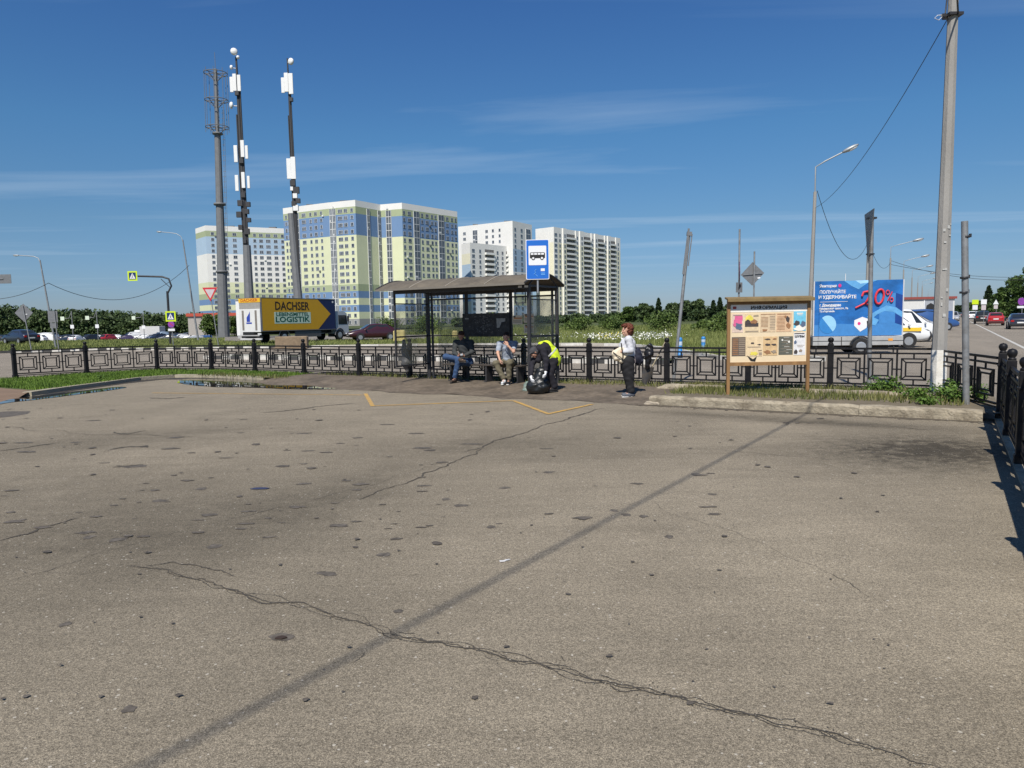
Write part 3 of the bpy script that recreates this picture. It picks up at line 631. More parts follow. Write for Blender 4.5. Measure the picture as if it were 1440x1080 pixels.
def fence(P, zb, label, nmods=None, ang=None, skip=False):
    root = empty('metal_fence', (P[0][0], P[0][1], zb), 0, label, 'fence')
    pm = None
    for i, p in enumerate(P):
        loc = (p[0] - P[0][0], p[1] - P[0][1], 0)
        if skip and i == 0: continue
        rz = ang if ang is not None else -A
        if pm is None:
            o = post_mesh().build('post', M_iron, root); pm = o
            bb = MB(); bb.lathe([(.0, 0), (.05, 0), (.052, .02), (.035, .03), (.05, .05), (.062, .08), (.06, .11), (.042, .135), (0, .148)], n=14); f = bb.build('ball_finial', M_iron, o, (0, 0, .98))
        else:
            o = pm.copy(); COL.objects.link(o); o.parent = root; f2 = f.copy(); COL.objects.link(f2); f2.parent = o
        o.location = loc; o.rotation_euler.z = rz + rnd.uniform(-.03, .03); o.rotation_euler.x = rnd.uniform(-.012, .012)
    for i in range(len(P) - 1):
        a, c = Vector(P[i]), Vector(P[i + 1]); d = c - a; Ln = d.length - .11; u = d.normalized()
        m = panel_mb(Ln, nmods[i] if nmods else 3)
        st = a + u * .055 - Vector(P[0])
        m.build('panel', M_iron, root, (st.x, st.y, rnd.uniform(-.01, .01)), math.atan2(u.y, u.x))
    return root
FP = [(13.0, -.68), (16.6, .24), (16.6, 2.16), (16.45, 3.85), (16.45, 5.75), (16.45, 7.8), (16.3, 9.65), (16.2, 11.5), (16.05, 13.35), (15.95, 15.25), (15.9, 17.6), (16.0, 20.1), (15.9, 22.3), (15.3, 24.6), (13.2, 25.35), (11.2, 25.85)]
fence([RC(*p) for p in FP[1:]], .12, 'long black iron fence with nested square panels running behind the bus shelter')
rf_ = fence([RC(r_, -.74) for r_ in (13.75, 11.8, 9.75, 7.7, 5.6, 3.5, 1.4, -.7, -2.8)], .01, 'black iron fence at the right edge, casting its shadow on the lot')
rf_.scale = (1, 1, 1.09)
fence([RC(13.9, -.70), RC(16.5, .18)], .10, 'short slanting iron fence stretch behind the steel post at the right corner', skip=True)
# ================================================================== bus shelter
sx_, sy_ = RC(15.2, 10.47); SZ = .11
sh = empty('bus_shelter', (sx_, sy_, SZ), -A, 'black steel bus shelter with arched brown roof and dusty glass walls', 'bus shelter')
M_shel = mat('shelter_steel', (.03, .03, .033), .5, var=.3, scale=9, dirt=(.05, .045, .04), dscale=10, damt=.5)
M_roof = mat('brown_roof_sheet', (.135, .115, .085), .75, var=.25, scale=3, dirt=(.07, .06, .05), dscale=2.5, damt=.7, bump=.3, bscale=12)
def dirty_glass(nm, col, al, rg=.12):
    m = bpy.data.materials.new(nm); m.use_nodes = True; nt = m.node_tree; L = nt.links.new; b = nt.nodes['Principled BSDF']
    b.inputs['Base Color'].default_value = (*col, 1); b.inputs['Roughness'].default_value = rg
    n = nd(nt, 'ShaderNodeTexNoise'); n.inputs['Scale'].default_value = 2.5; n.inputs['Detail'].default_value = 7; tc = nd(nt, 'ShaderNodeTexCoord'); L(tc.outputs['Object'], n.inputs['Vector'])
    r = nd(nt, 'ShaderNodeMapRange'); r.inputs['From Min'].default_value = .35; r.inputs['From Max'].default_value = .7; r.inputs['To Min'].default_value = al[0]; r.inputs['To Max'].default_value = al[1]
    L(n.outputs['Fac'], r.inputs['Value']); L(r.outputs[0], b.inputs['Alpha']); return m
M_sglass = dirty_glass('dusty_glass', (.16, .17, .15), (.12, .42))
HX = 2.05; HY = .7; posts = [(-HX, -HY), (HX, -HY), (-HX, HY), (HX, HY), (-.72, HY), (.69, HY)]
for (x, y) in posts:
    b = MB()
    if (x, y) == (-HX, -HY): b.box((0, 0, 1.44), (.05, .05, 2.04), ch=.006)
    else: w__ = .11 if (x, y) == (-HX, HY) else .075; b.box((0, 0, 1.2), (w__, .07, 2.5), ch=.006); b.box((0, 0, .02), (.16, .16, .03))
    b.build('post', M_shel, sh, (x, y, 0))
for (x, y) in ((-HX + .15, HY), (HX - .13, HY)):
    b = MB(); b.box((0, 0, 1.2), (.05, .05, 2.45), ch=.004); b.build('post', M_shel, sh, (x, y, 0))
b = MB()
b.box((0, HY, 2.39), (2 * HX, .05, .12)); b.box((0, HY, 2.22), (2 * HX, .05, .04)); b.box((0, HY, .95), (2 * HX, .02, .025))
b.box((0, -HY, 2.40), (2 * HX, .06, .10)); b.box((0, HY, .28), (2 * HX, .04, .04)); b.box((0, HY, 1.22), (2 * HX, .03, .03))
for s in (-1, 1):
    for z in (2.42, 1.22, .44 if s < 0 else .28): b.box((s * HX, 0, z), (.045, 2 * HY, .045))
    b.box((s * HX, 0, 2.1), (.03, 2 * HY, .03))
b.box((-.9, 0, 2.43), (.05, 2 * HY, .05)); b.box((.9, 0, 2.43), (.05, 2 * HY, .05))
b.build('frame_rails', M_shel, sh)
def pane(x0, x1, z0, z1, y, along='x', nm='glass_pane'):
    b = MB(); 
    if along == 'x': b.box(((x0 + x1) / 2, y, (z0 + z1) / 2), (x1 - x0, .008, z1 - z0))
    else: b.box((y, (x0 + x1) / 2, (z0 + z1) / 2), (.008, x1 - x0, z1 - z0))
    b.build(nm, M_sglass, sh)
for x0, x1 in ((-HX + .34, -.76), (-.68, .65), (.73, HX - .16)): pane(x0, x1, .31, 1.20, HY); 
for x0, x1 in ((-HX + .34, -.76), (.73, HX - .16)): pane(x0, x1, 1.24, 2.2, HY)
for s in (-1, 1): pane(-HY + .05, HY - .05, .47 if s < 0 else .31, 1.19, s * HX, 'y'); pane(-HY + .05, HY - .05, 1.25, 2.08, s * HX, 'y')
def roofz(t): # t 0..1 front to rear
    return 2.47 + .31 * math.sin(math.pi * (.06 + .88 * t)) - .057
RY0, RY1, RX0, RX1 = -1.0, .95, -2.42, 2.12
b = MB(); n = 22; nx = 96; V = []
for side, off in ((0, 0.0), (1, -.018)):
    for i in range(n + 1):
        t = i / n; y = RY0 + (RY1 - RY0) * t
        for j in range(nx + 1):
            x = RX0 + (RX1 - RX0) * j / nx; V.append((x, y, roofz(t) + off + .006 * math.cos(j * math.pi)))
k = (n + 1) * (nx + 1); fs = []
for i in range(n):
    for j in range(nx):
        a = i * (nx + 1) + j; fs.append((a, a + 1, a + nx + 2, a + nx + 1)); fs.append((k + a, k + a + nx + 1, k + a + nx + 2, k + a + 1))
b.raw(V, fs, 0, True); b.build('roof', M_roof, sh)
for j, x in enumerate((RX0, -1.3, -.15, 1.0, RX1)):
    b = MB(); b.tube([(x, RY0 + (RY1 - RY0) * i / 16, roofz(i / 16) + (.006 if 0 < j < 4 else 0)) for i in range(17)], .016 if 0 < j < 4 else .026, 6); 
    b.build('roof_rib', mat('rib_pale', (.30, .27, .22), .6, .2) if 0 < j < 4 else M_shel, sh)
b = MB(); b.box(((RX0 + RX1) / 2, RY0, 2.455), (RX1 - RX0, .035, .05)); b.box(((RX0 + RX1) / 2, RY1, 2.455), (RX1 - RX0, .035, .05)); b.build('eaves_trim', mat('eaves_grey', (.20, .18, .15), .6, .2), sh)
for s in (-HX, HX, -.72, .69):
    b = MB(); b.tube([(s, -HY, 2.44), (s, -.3, 2.66), (s, .0, 2.74), (s, .3, 2.68), (s, HY, 2.44)], .02, 6); b.build('roof_truss', M_shel, sh)
# bench
b = MB()
for i in range(4): b.box((0.0, .30 + i * .085, .45), (2.5, .07, .035), ch=.006)
b.build('bench_seat', mat('bench_dark', (.05, .042, .035), .7, var=.3, scale=10), sh)
for x in (-1.0, 0.15, 1.1):
    b = MB(); b.box((x, .43, .22), (.05, .3, .43)); b.box((x, .42, .02), (.08, .4, .03)); b.build('bench_leg', M_shel, sh)
# old notice panel
pn = MB(); pn.box((0, 0, 0), (1.50, .03, .62)); pnl = pn.build('notice_panel', mat('black_scraped_panel', (.015, .015, .016), .55, var=.3, scale=20, dirt=(.09, .088, .082), dscale=9, damt=.55), sh, (-.06, HY - .055, 1.50))
rr = random.Random(5); M_pap = mat('torn_paper', (.36, .36, .34), .9, var=.2, scale=18, dirt=(.12, .12, .12), dscale=10, damt=.6)
b = MB(); b.xprism([(.34, .17), (.62, .17), (.62, .09), (.50, .07), (.44, -.07), (.36, -.08)], -.019, -.017); b.build('torn_paper', M_pap, pnl)
b = MB(); b.xprism([(-.66, .19), (-.54, .19), (-.54, .16), (-.66, .16)], -.019, -.017); b.build('torn_paper', M_pap, pnl)
b = MB()
for i in range(85):
    x = rr.gauss(-.12, .2); z = rr.uniform(-.24, .24); w_ = rr.uniform(.008, .045); h_ = rr.uniform(.005, .018)
    b.xprism([(x, z), (x + w_, z + rr.uniform(-.01, .01)), (x + w_ * rr.uniform(.3, 1), z + h_), (x + rr.uniform(-.01, .01), z + h_)], -.0185, -.016)
b.build('scratched_print', mat('paper_scrap', (.22, .22, .21), .9, var=.4, scale=30), pnl)
M_not = mat('notice_paper', (.78, .66, .50), .85, var=.1); M_ink = mat('dark_ink', (.05, .04, .035), .8); M_org = mat('notice_orange', (.60, .25, .10), .85, var=.15)
for (x, z) in ((.90, 1.62), (1.24, 1.66), (1.24, 1.39)):
    b = MB(); b.box((0, 0, 0), (.30, .006, .23)); q = b.build('paper_notice', M_not, sh, (x, HY - .02, z))
    b = MB(); b.box((.02, -.006, .045), (.24, .004, .035), 0); 
    for i in range(3): b.box((0, -.006, -.01 - i * .03), (.24, .003, .008), 1)
    b.box((-.08, -.007, .085), (.05, .004, .035), 1); b.build('printed_lines', [M_org, M_ink], q)
# hanging bracket at the front right corner
b = MB()
for z in (2.38, 2.02): b.box((1.82, -HY, z), (.30, .02, .02))
for x in (1.68, 1.96): b.box((x, -HY, 2.2), (.02, .02, .36))
b.build('hanging_frame', M_shel, sh)
for x in (1.85, 2.02): b = MB(); b.box((x, -HY - .055, 2.40), (.10, .01, .05)); b.build('route_tag', mat('pale_tag', (.6, .6, .6), .6), sh)
# ================================================================== bus stop sign
bx, by = atx(756, 16.2, 2.9), 16.2; bz = zat(756, 365, 16.2)
M_blue = mat('sign_blue', (.012, .13, .52), .45, var=.06); M_signw = mat('sign_white', (.72, .73, .74), .5, var=.04); M_blk = mat('sign_black', (.015, .015, .015), .6); M_back = mat('sign_back', (.19, .195, .20), .5, .3, var=.2, scale=6)
bs = empty('bus_stop_sign', (bx, by, bz), 0, 'blue and white bus stop sign with a bus pictogram standing on the shelter roof corner', 'sign')
def rrect(w, h, r, n=5):
    P = []
    for (cx, cz, a0) in ((w - r, h - r, 0), (-w + r, h - r, 90), (-w + r, -h + r, 180), (w - r, -h + r, 270)):
        for i in range(n + 1): t = R(a0 + 90 * i / n); P.append((cx + r * math.cos(t), cz + r * math.sin(t)))
    return P
b = MB(); b.xprism(rrect(.262, .445, .03), -.01, .012); pl = b.build('sign_plate', M_signw, bs); pl.rotation_euler.z = -.03
b = MB(); b.xprism(rrect(.247, .43, .025), -.013, -.011); b.build('blue_field', M_blue, pl)
b = MB(); b.xprism([(x, z + .09) for x, z in rrect(.20, .215, .02)], -.017, -.0145); b.build('white_field', M_signw, pl)
b = MB()
body = [(-.165, .055), (.165, .055), (.165, .13), (.15, .155), (-.15, .155), (-.165, .13)]
b.xprism([(-.17, .03), (.17, .03), (.17, .13), (.155, .16), (-.155, .16), (-.17, .135)], -.020, -.0185, 0)
for wx in (-.095, .1): b.xprism([(wx + .040 * math.cos(t * .524), .03 + .040 * math.sin(t * .524)) for t in range(12)], -.024, -.0225, 0); b.xprism([(wx + .024 * math.cos(t * .524), .03 + .024 * math.sin(t * .524)) for t in range(12)], -.027, -.0255, 1)
for i in range(4): b.xprism([(-.15 + i * .078, .105), (-.088 + i * .078, .105), (-.088 + i * .078, .145), (-.15 + i * .078, .145)], -.023, -.0215, 1)
b.build('bus_pictogram', [M_blk, M_signw], pl)
M_lb = mat('sign_light_blue', (.15, .42, .80), .6)
b = MB(); b.xprism([(.07, -.20), (.16, -.20), (.16, -.26), (.07, -.26)], -.017, -.015, 0)
for i in range(2): b.box((.12, -.016, -.305 - i * .03), (.09, .003, .014), 1)
b.tube([(-.03, -.016, -.22), (-.065, -.016, -.25), (-.045, -.016, -.29), (-.085, -.016, -.33)], .006, 5, 1); b.tube([(-.05, -.016, -.33), (.0, -.016, -.38)], .006, 5, 1); b.build('scratched_print', [M_signw, M_lb], pl)
b = MB(); b.tube([(0, .03, -.75), (0, .03, .38)], .022, 8); b.box((0, .05, -.3), (.1, .05, .03)); b.build('pole', M_galv, bs)
# ================================================================== information board
p0 = Vector((*G(1023.5, 555, .16), .16)); p1 = Vector((*G(1135, 553, .16), .16))
ib = empty('information_board', ((p0.x + p1.x) / 2, (p0.y + p1.y) / 2, .16), math.atan2(p1.y - p0.y, p1.x - p0.x), 'wooden framed notice board covered in colourful posters, standing in front of the fence', 'notice board')
M_wood = mat('orange_wood', (.27, .15, .06), .65, var=.25, scale=6, stretch=(1, 1, .15), dirt=(.2, .10, .04), dscale=5, damt=.5)
M_wood2 = mat('roof_wood', (.20, .14, .06), .75, var=.3, scale=6)
hw = (p1 - p0).length / 2; ztop = 1.90
for s in (-1, 1):
    b = MB(); b.box((s * hw, 0, ztop / 2 - .05), (.062, .062, ztop + .1), ch=.005); b.build('leg', M_wood, ib)
b = MB(); b.box((0, 0, .615), (2 * hw - .06, .05, .07)); b.box((0, .0, ztop - .06), (2 * hw - .06, .05, .08)); b.build('frame', M_wood, ib)
b = MB(); b.box((0, -.03, ztop + .02), (2 * hw + .12, .20, .035), 0, Matrix.Rotation(.20, 3, 'X')); b.box((0, -.135, ztop - .012), (2 * hw + .12, .02, .06)); b.build('roof', M_wood2, ib)
b = MB(); b.box((0, .005, (.65 + ztop - .1) / 2), (2 * hw - .07, .02, ztop - .75)); pb_ = b.build('backing_panel', mat('panel_cream', (.70, .57, .38), .7, var=.08, scale=3), ib)
pw = 2 * hw - .07; x0 = -pw / 2; zb = .65; ph = ztop - .75
def prect(u0, v0, u1, v1, m, nm, d=.002, par=pb_):
    b = MB(); a, c = x0 + u0 * pw, x0 + u1 * pw; e, g = zb + (1 - v1) * ph, zb + (1 - v0) * ph
    b.box(((a + c) / 2, -.005 - d / 2 - .001, (e + g) / 2), (c - a, d, g - e)); return b.build(nm, m, par)
M_tx = mat('small_print', (.30, .24, .18), .8); M_hd = mat('head_white', (.78, .75, .68), .7)
def C(n, c): return mat('print_' + n, c, .7, var=.22, scale=14)
prect(.0, .0, 1, .13, M_hd, 'heading_strip')
text('ИНФОРМАЦИЯ', .085, M_blk, pb_, (0, -.014, zb + ph * .94), 'heading_lettering', bold=.002, width=pw * .47)
prect(.03, .03, .075, .075, C('red', (.35, .05, .04)), 'red_mark', .006)
poster = [(.02, .16, .165, .48, (.62, .48, .40)), (.185, .16, .375, .48, (.66, .53, .34)), (.39, .16, .59, .48, (.60, .46, .30)), (.60, .16, .80, .48, (.62, .42, .26)), (.825, .13, .985, .47, (.16, .50, .68)),
          (.02, .56, .20, .89, (.13, .10, .08)), (.205, .56, .42, .90, (.68, .53, .33)), (.43, .56, .62, .89, (.60, .42, .22)), (.635, .56, .82, .88, (.10, .105, .085)), (.83, .50, .985, .89, (.68, .68, .68))]
for i, (u0, v0, u1, v1, c) in enumerate(poster):
    q = prect(u0, v0, u1, v1, C('paper%d' % i, c), 'poster', .004)
    du, dv = u1 - u0, v1 - v0; rr = random.Random(i + 2)
    b = MB(); ms = [M_tx, C('dark', (.06, .05, .05)), C('pink', (.62, .12, .26)), C('yellow', (.70, .60, .10)), C('slate', (.10, .14, .22)), M_hd, C('brown', (.30, .15, .07)), C('cyan', (.1, .45, .68))]
    def pr(a, e, c2, g, mi, d=.001):
        X0, X1 = x0 + (u0 + du * a) * pw, x0 + (u0 + du * c2) * pw; Z1, Z0 = zb + (1 - (v0 + dv * e)) * ph, zb + (1 - (v0 + dv * g)) * ph
        b.box(((X0 + X1) / 2, -.0115 - d, (Z0 + Z1) / 2), (X1 - X0, .001, Z1 - Z0), mi)
    def pb2(cx, cy, rx, ry, mi, d=.002, seed=1):
        r2 = random.Random(seed + i); P = []
        for t in range(11):
            q2 = r2.uniform(.6, 1.2); P.append((x0 + (u0 + du * (cx + rx * q2 * math.cos(t * .571))) * pw, zb + (1 - (v0 + dv * (cy + ry * q2 * math.sin(t * .571)))) * ph))
        b.xprism(P, -.0125 - d, -.0115 - d, mi)
    if i == 0: pr(.25, .1, .95, .35, 2); pr(.15, .30, .9, .6, 2, .002); pb2(.6, .66, .35, .22, 4, .004); pb2(.25, .6, .15, .12, 2, .005, 4); pr(.1, .05, .9, .08, 0, .003)
    elif i == 1: pb2(.3, .25, .25, .2, 3); pr(.02, .50, .95, .70, 1, .001); pb2(.2, .45, .18, .15, 1, .004); pb2(.65, .42, .25, .14, 6, .005, 9); pr(.6, .1, .95, .14, 1); pr(.05, .92, .95, .97, 0)
    elif i == 2: 
        for k_ in range(9): pr(.62, .14 + k_ * .085, .97, .17 + k_ * .085, 0)
        for k_ in range(8): pr(.05, .2 + k_ * .07, .5, .22 + k_ * .07, 6, .0012)
        pb2(.28, .9, .2, .07, 6, .003); pr(.02, .02, .98, .05, 6)
    elif i == 3:
        for k_ in range(10): pr(.05, .18 + k_ * .075, .55, .2 + k_ * .075, 6, .0012)
        pb2(.75, .35, .14, .2, 1, .003); pb2(.8, .7, .16, .18, 6, .004); pb2(.6, .2, .08, .08, 6, .005); pr(.05, .02, .9, .06, 6)
    elif i == 4: pr(.25, .08, .75, .13, 5); pr(.3, .17, .7, .2, 5, .0012); pb2(.25, .6, .25, .12, 1, .003); pb2(.75, .65, .22, .14, 4, .004); pb2(.5, .85, .5, .14, 5, .001)
    elif i == 5:
        for k_ in range(9): pr(.05, .08 + k_ * .1, .46, .13 + k_ * .1, 6); pr(.52, .08 + k_ * .1, .95, .13 + k_ * .1, 0)
    elif i == 6: pb2(.4, .32, .14, .06, 1); pb2(.82, .4, .12, .04, 1, .002, 3); pr(.1, .5, .9, .54, 0); pb2(.5, .85, .32, .12, 3, .003); pr(.75, .70, .97, .73, 1); pr(.8, .8, .98, .95, 0)
    elif i == 7:
        pb2(.3, .14, .22, .05, 1); pb2(.8, .12, .14, .05, 6, .003, 3); pb2(.3, .42, .25, .06, 1, .003, 6); pb2(.75, .42, .2, .05, 1, .004, 7); pb2(.3, .82, .25, .12, 6, .003); pb2(.75, .8, .2, .1, 0, .005)
    elif i == 8:
        for k_ in range(16): pr(.05 + rr.random() * .5, .05 + k_ * .056, .6 + rr.random() * .35, .065 + k_ * .056, 0 if k_ % 3 else 5)
        pb2(.25, .2, .08, .06, 5, .003); pb2(.72, .3, .09, .08, 5, .004)
    elif i == 9: pb2(.15, .42, .12, .1, 4); pb2(.2, .85, .16, .12, 1, .003); pb2(.6, .8, .15, .07, 0, .004); pr(.05, .02, .9, .06, 1); pr(.3, .55, .9, .57, 0); pr(.3, .62, .8, .64, 0)
    b.build('printing', ms, q)
    if i == 9: text('ШУБЫ', .055, M_blk, q, (x0 + (u0 + du * .5) * pw, -.0135, zb + (1 - (v0 + dv * .17)) * ph), 'poster_lettering', bold=.002, width=du * pw * .8)
b = MB(); b.xprism([(x0 + pw * .22, zb + ph * .12), (x0 + pw * .30, zb + ph * .05), (x0 + pw * .35, zb + ph * .10), (x0 + pw * .33, zb + ph * .01), (x0 + pw * .27, zb + ph * .02)], -.012, -.010); b.build('printed_bird', M_blk, pb_)
# ================================================================== poles near the fence
def pole(px, py, zb, htop_py, r, m, label, nm='metal_pole', top=None, n=12, lean=None, taper=1.0, cat='pole'):
    x, y = G(px, py, zb); z1 = zat(px, htop_py, y)
    o = empty(nm, (x, y, zb), 0, label, cat)
    tx = (atx(top, y, z1) - x) if top else 0
    b = MB(); k = 8; b.tube([(tx * i / k, 0, -.1 + (z1 - zb + .1) * i / k) for i in range(k + 1)], [r * (1 + (taper - 1) * i / k) for i in range(k + 1)], n); b.build('shaft', m, o)
    return o, z1 - zb, tx
M_pgal = mat('old_galv', (.27, .28, .285), .55, .4, var=.15, scale=7, dirt=(.14, .13, .12), dscale=6, damt=.6)
o, H, tx = pole(947, 533, .15, 327, .042, M_pgal, 'grey metal pole leaning right in front of the fence, a folded strip on top', top=969)
b = MB(); M_ = Matrix.Rotation(.12, 3, 'Y'); b.box((tx * .85 - .03, -.05, H * .87), (.05, .012, 1.15), 0, M_); b.box((tx + .0, -.02, H - .04), (.12, .08, .10), 0, M_); b.box((tx * .93 + .05, -.03, H * .88), (.025, .02, .8), 0, M_); b.build('bent_strip', M_back, o)
o, H, tx = pole(1222, 541, .15, 299, .045, M_pgal, 'grey metal pole with an edge-on triangular sign seen from the back', top=1226)
b = MB()
b.raw([(tx - .055, -.01, H), (tx + .02, .05, H - .06), (tx - .02, .02, H - 1.2), (tx - .06, -.015, H), (tx + .01, .055, H - .065), (tx - .027, .025, H - 1.18)], [(0, 1, 2), (3, 5, 4), (0, 3, 4, 1), (1, 4, 5, 2), (2, 5, 3, 0)])
tri = [(-.50, 0), (.50, 0), (0, -.9)]
b2 = MB(); Mx = Matrix.Rotation(R(74), 3, 'Z')
for z_ in (0,):
    P = [Mx @ Vector((a * 1.0, -.05, c * 1.25)) for a, c in tri]; P2 = [Mx @ Vector((a * 1.0, -.035, c * 1.25)) for a, c in tri]
    P = [p + Vector((tx - .10, 0, H + .02)) for p in P]; P2 = [p + Vector((tx - .10, 0, H + .02)) for p in P2]
    b2.raw(P + P2, [(0, 1, 2), (5, 4, 3), (0, 3, 4, 1), (1, 4, 5, 2), (2, 5, 3, 0)])
b2.build('triangular_plate', M_back, o)
b = MB(); b.box((tx, -.0, H - .12), (.18, .12, .04)); b.box((tx - .01, 0, H - .9), (.14, .11, .03)); b.build('bracket', M_dark, o)
o, H, tx = pole(1359, 568, .15, 311, .053, M_pgal, 'short grey steel post with clamp bands beside the big whitewashed pole', top=1356.5, nm='steel_post')
b = MB()
for z_ in (.26, .95, 1.2): b.lathe([(.053, -.018), (.064, -.018), (.064, .018), (.053, .018)], (tx * .8, 0, H - z_), 14); b.box((tx * .8 + .075, 0, H - z_ + .02), (.03, .03, .06))
b.build('clamp_band', M_dark, o)
# big concrete pole
px_, py_ = G(1318.5, 553, .15); Hbig = 10.6; bigtx = (atx(1340.5, py_, zat(1340, 5, py_)) - px_) / (zat(1340, 5, py_) - .15) * Hbig
bp_ = empty('lighting_pole', (px_, py_, .15), 0, 'tall concrete pole with whitewashed lower part at the right, among weeds', 'pole')
b = MB(); k = 12; b.tube([(bigtx * i / k, 0, -.1 + (Hbig + .1) * i / k) for i in range(k + 1)], [.142 - .075 * i / k for i in range(k + 1)], 8, sm=False); b.build('shaft', M_concpole, bp_)
hp = zat(1320, 492, py_) - .15; b = MB(); b.tube([(0, 0, -.05), (bigtx * hp / Hbig, 0, hp)], [.146, .1435], 8, sm=False, cap=False); b.build('whitewash_band', mat('whitewash', (.72, .70, .64), .85, var=.1, scale=7, dirt=(.4, .37, .32), dscale=5, damt=.6, bump=.3), bp_)
zt = zat(1340, 22, py_) - .15; xt = bigtx * zt / Hbig
b = MB(); b.box((xt, 0, zt), (.26, .26, .05)); b.box((xt - .16, -.02, zt), (.12, .05, .05)); b.tube([(xt - .12, 0, zt + .3), (xt - .14, 0, zt + .05), (xt - .2, 0, zt)], .015, 6); b.build('clamp', M_dark, bp_)
b = MB(); b.tube([(xt - .15, -.03, zt + .0), (xt - .3, -.03, zt - .0), (xt - .36, -.03, zt - .05), (xt - .28, -.03, zt - .09), (xt - .22, -.03, zt - .03)], .007, 5); b.build('wire_loop', mat('wire_white', (.6, .6, .6), .5), bp_)
b = MB(); rr = random.Random(4)
for i in range(11):
    zz_ = rr.uniform(1.4, 3.4); a = rr.uniform(-2.2, -.9); rd = .142 - .0072 * zz_ + .002
    c_ = Vector((bigtx * zz_ / Hbig + math.cos(a) * rd, math.sin(a) * rd, zz_)); b.box(c_, (.02 + .04 * rr.random(), .005, .02 + .05 * rr.random()), 0, Matrix.Rotation(a + math.pi / 2, 3, 'Z'))
b.build('paper_remnant', mat('paper_rem', (.42, .42, .40), .9, var=.2), bp_)
# rear pole behind the viewer, carrying the bundled cable whose shadow crosses the lot
S1 = Vector(G(1130, 584)); S2 = Vector(G(545, 893)); ds = (S2 - S1).normalized(); sv = Vector((SUNX, SUNY)) / math.tan(EL)
ZA = zt + .15; KA = Vector((px_ + bigtx * zt / Hbig + .02, py_ - .13)); ZB = 10.5; KB = S2 + ds * 24 - sv * ZB
rp_ = empty('lighting_pole', (KB.x, KB.y, 0), 0, 'concrete pole standing behind the viewer at the edge of the lot', 'pole')
b = MB(); b.tube([(0, 0, -.1), (0, 0, 10.8)], [.15, .09], 8, sm=False); b.build('shaft', M_concpole, rp_)
cab = empty('overhead_cable', (KA.x, KA.y, 0), 0, 'thick bundled cable running over the lot to the tall whitewashed pole', 'cable')
b = MB(); pts = []
for t in np.linspace(0, 1, 40):
    P_ = KA.lerp(KB, t); pts.append((P_.x - KA.x, P_.y - KA.y, ZA + (ZB - ZA) * t - .15 * 4 * t * (1 - t)))
SA = KA + sv * ZA; dd_ = (SA - S1); print('cable shadow offset', dd_ - ds * dd_.dot(ds))
b.tube(pts, .017, 6); b.build('cable', M_dark, cab)
# ================================================================== lamps, wires, masts
M_lampgrey = mat('lamp_grey', (.33, .35, .36), .5, .4, var=.08); M_lens = mat('lamp_lens', (.75, .76, .76), .3, var=.03)
M_wire = mat('wire_black', (.03, .03, .03), .6)
def lamp(px, Y, H, label, arm, base_white=False, lean=0.0, r0=.11, r1=.06, head=.6, group=None, m=None, curved=False, nm='street_lamp', rise=.5):
    x = atx(px, Y); z0 = float(terrain(x, Y)); o = empty(nm, (x, Y, z0), 0, label, 'street lamp', group)
    b = MB(); k = 6; b.tube([(lean * i / k, 0, H * i / k) for i in range(k + 1)], [r0 + (r1 - r0) * i / k for i in range(k + 1)], 8); b.build('pole', m or M_concpole, o)
    if base_white:
        b = MB(); b.tube([(0, 0, 0), (lean * 2 / H, 0, 2.0)], [r0 + .006, r0 * .9 + .006], 8, cap=False); b.build('white_band', M_kw, o)
    if arm:
        ax, ay = arm; b = MB()
        if curved: P = [(lean, 0, H - .2), (lean + ax * .08, ay * .08, H + rise * .45), (lean + ax * .3, ay * .3, H + rise * .85), (lean + ax * .65, ay * .65, H + rise), (lean + ax, ay, H + rise * 1.1)]
        else: P = [(lean, 0, H - .3), (lean, 0, H + 1.1), (lean + ax * .35, ay * .35, H + 1.1 + rise * .4), (lean + ax, ay, H + 1.1 + rise)]
        b.tube(P, .028 * (1 + head * .3), 6); b.build('arm', M_lampgrey, o)
        e = Vector(P[-1]); u = (e - Vector(P[-2])).normalized()
        b = MB(); q = Matrix.Rotation(math.atan2(u.y, u.x), 3, 'Z') @ Matrix.Rotation(-math.asin(u.z), 3, 'Y')
        b.ell(e + u * head * .45, (head * .5, head * .17, head * .12), 10, 0, q); hd = b.build('lamp_head', M_lampgrey, o)
        b = MB(); b.ell(e + u * head * .55 + Vector((0, 0, -head * .06)), (head * .34, head * .13, head * .10), 10, 0, q); b.build('lens', M_lens, hd)
    return o
lamp(1137, 33, 7.35, 'concrete street lamp with white base just behind the notice board, its head reaching right', (1.05, -.3), True, lean=.15, head=.8, r0=.12, r1=.075, rise=.55)
GR = 'street lamps along the left side of the right-hand road'
LR = [(59, 7.3, 'concrete street lamp pole without a visible head, right behind the leaning triangular sign'), (82, 7.3, 'street lamp rising right behind the top edge of the blue advertising panel'), (106, 7.3, 'street lamp second past the advertising panel, above the market pavilion'), (130, 7.3, 'distant street lamp third past the advertising panel'), (154, 7.3, 'distant street lamp fourth past the advertising panel'), (178, 7.3, 'distant street lamp fifth past the advertising panel')]
for r, H, lb in LR:
    x, y = RC(r, 5.3); lamp(PX(x, y, 0)[0], y, H, lb, (1.9, -.5) if r != 59 else None, False, r0=.13, r1=.08, head=1.1, group=GR)
for r, px in ((240, 1327), (300, 1330)):
    x, y = RC(r, 7); lamp(PX(x, y, 0)[0], y, 8.5, 'very distant street lamp where the right-hand road vanishes', (1.8, -.4), head=1, group='farthest street lamps')
lamp(79, 57, 7.1, 'slim curved street lamp standing alone on the far left verge', (-1.6, 0), lean=-.75, curved=True, r0=.08, r1=.05, head=.55, m=M_pgal, rise=.35)
lamp(279, 74, 10.4, 'tall slim curved street lamp just left of the grey antenna tower', (-2.1, 0), lean=-1.0, curved=True, r0=.11, r1=.06, head=.6, m=M_pgal, rise=.75)
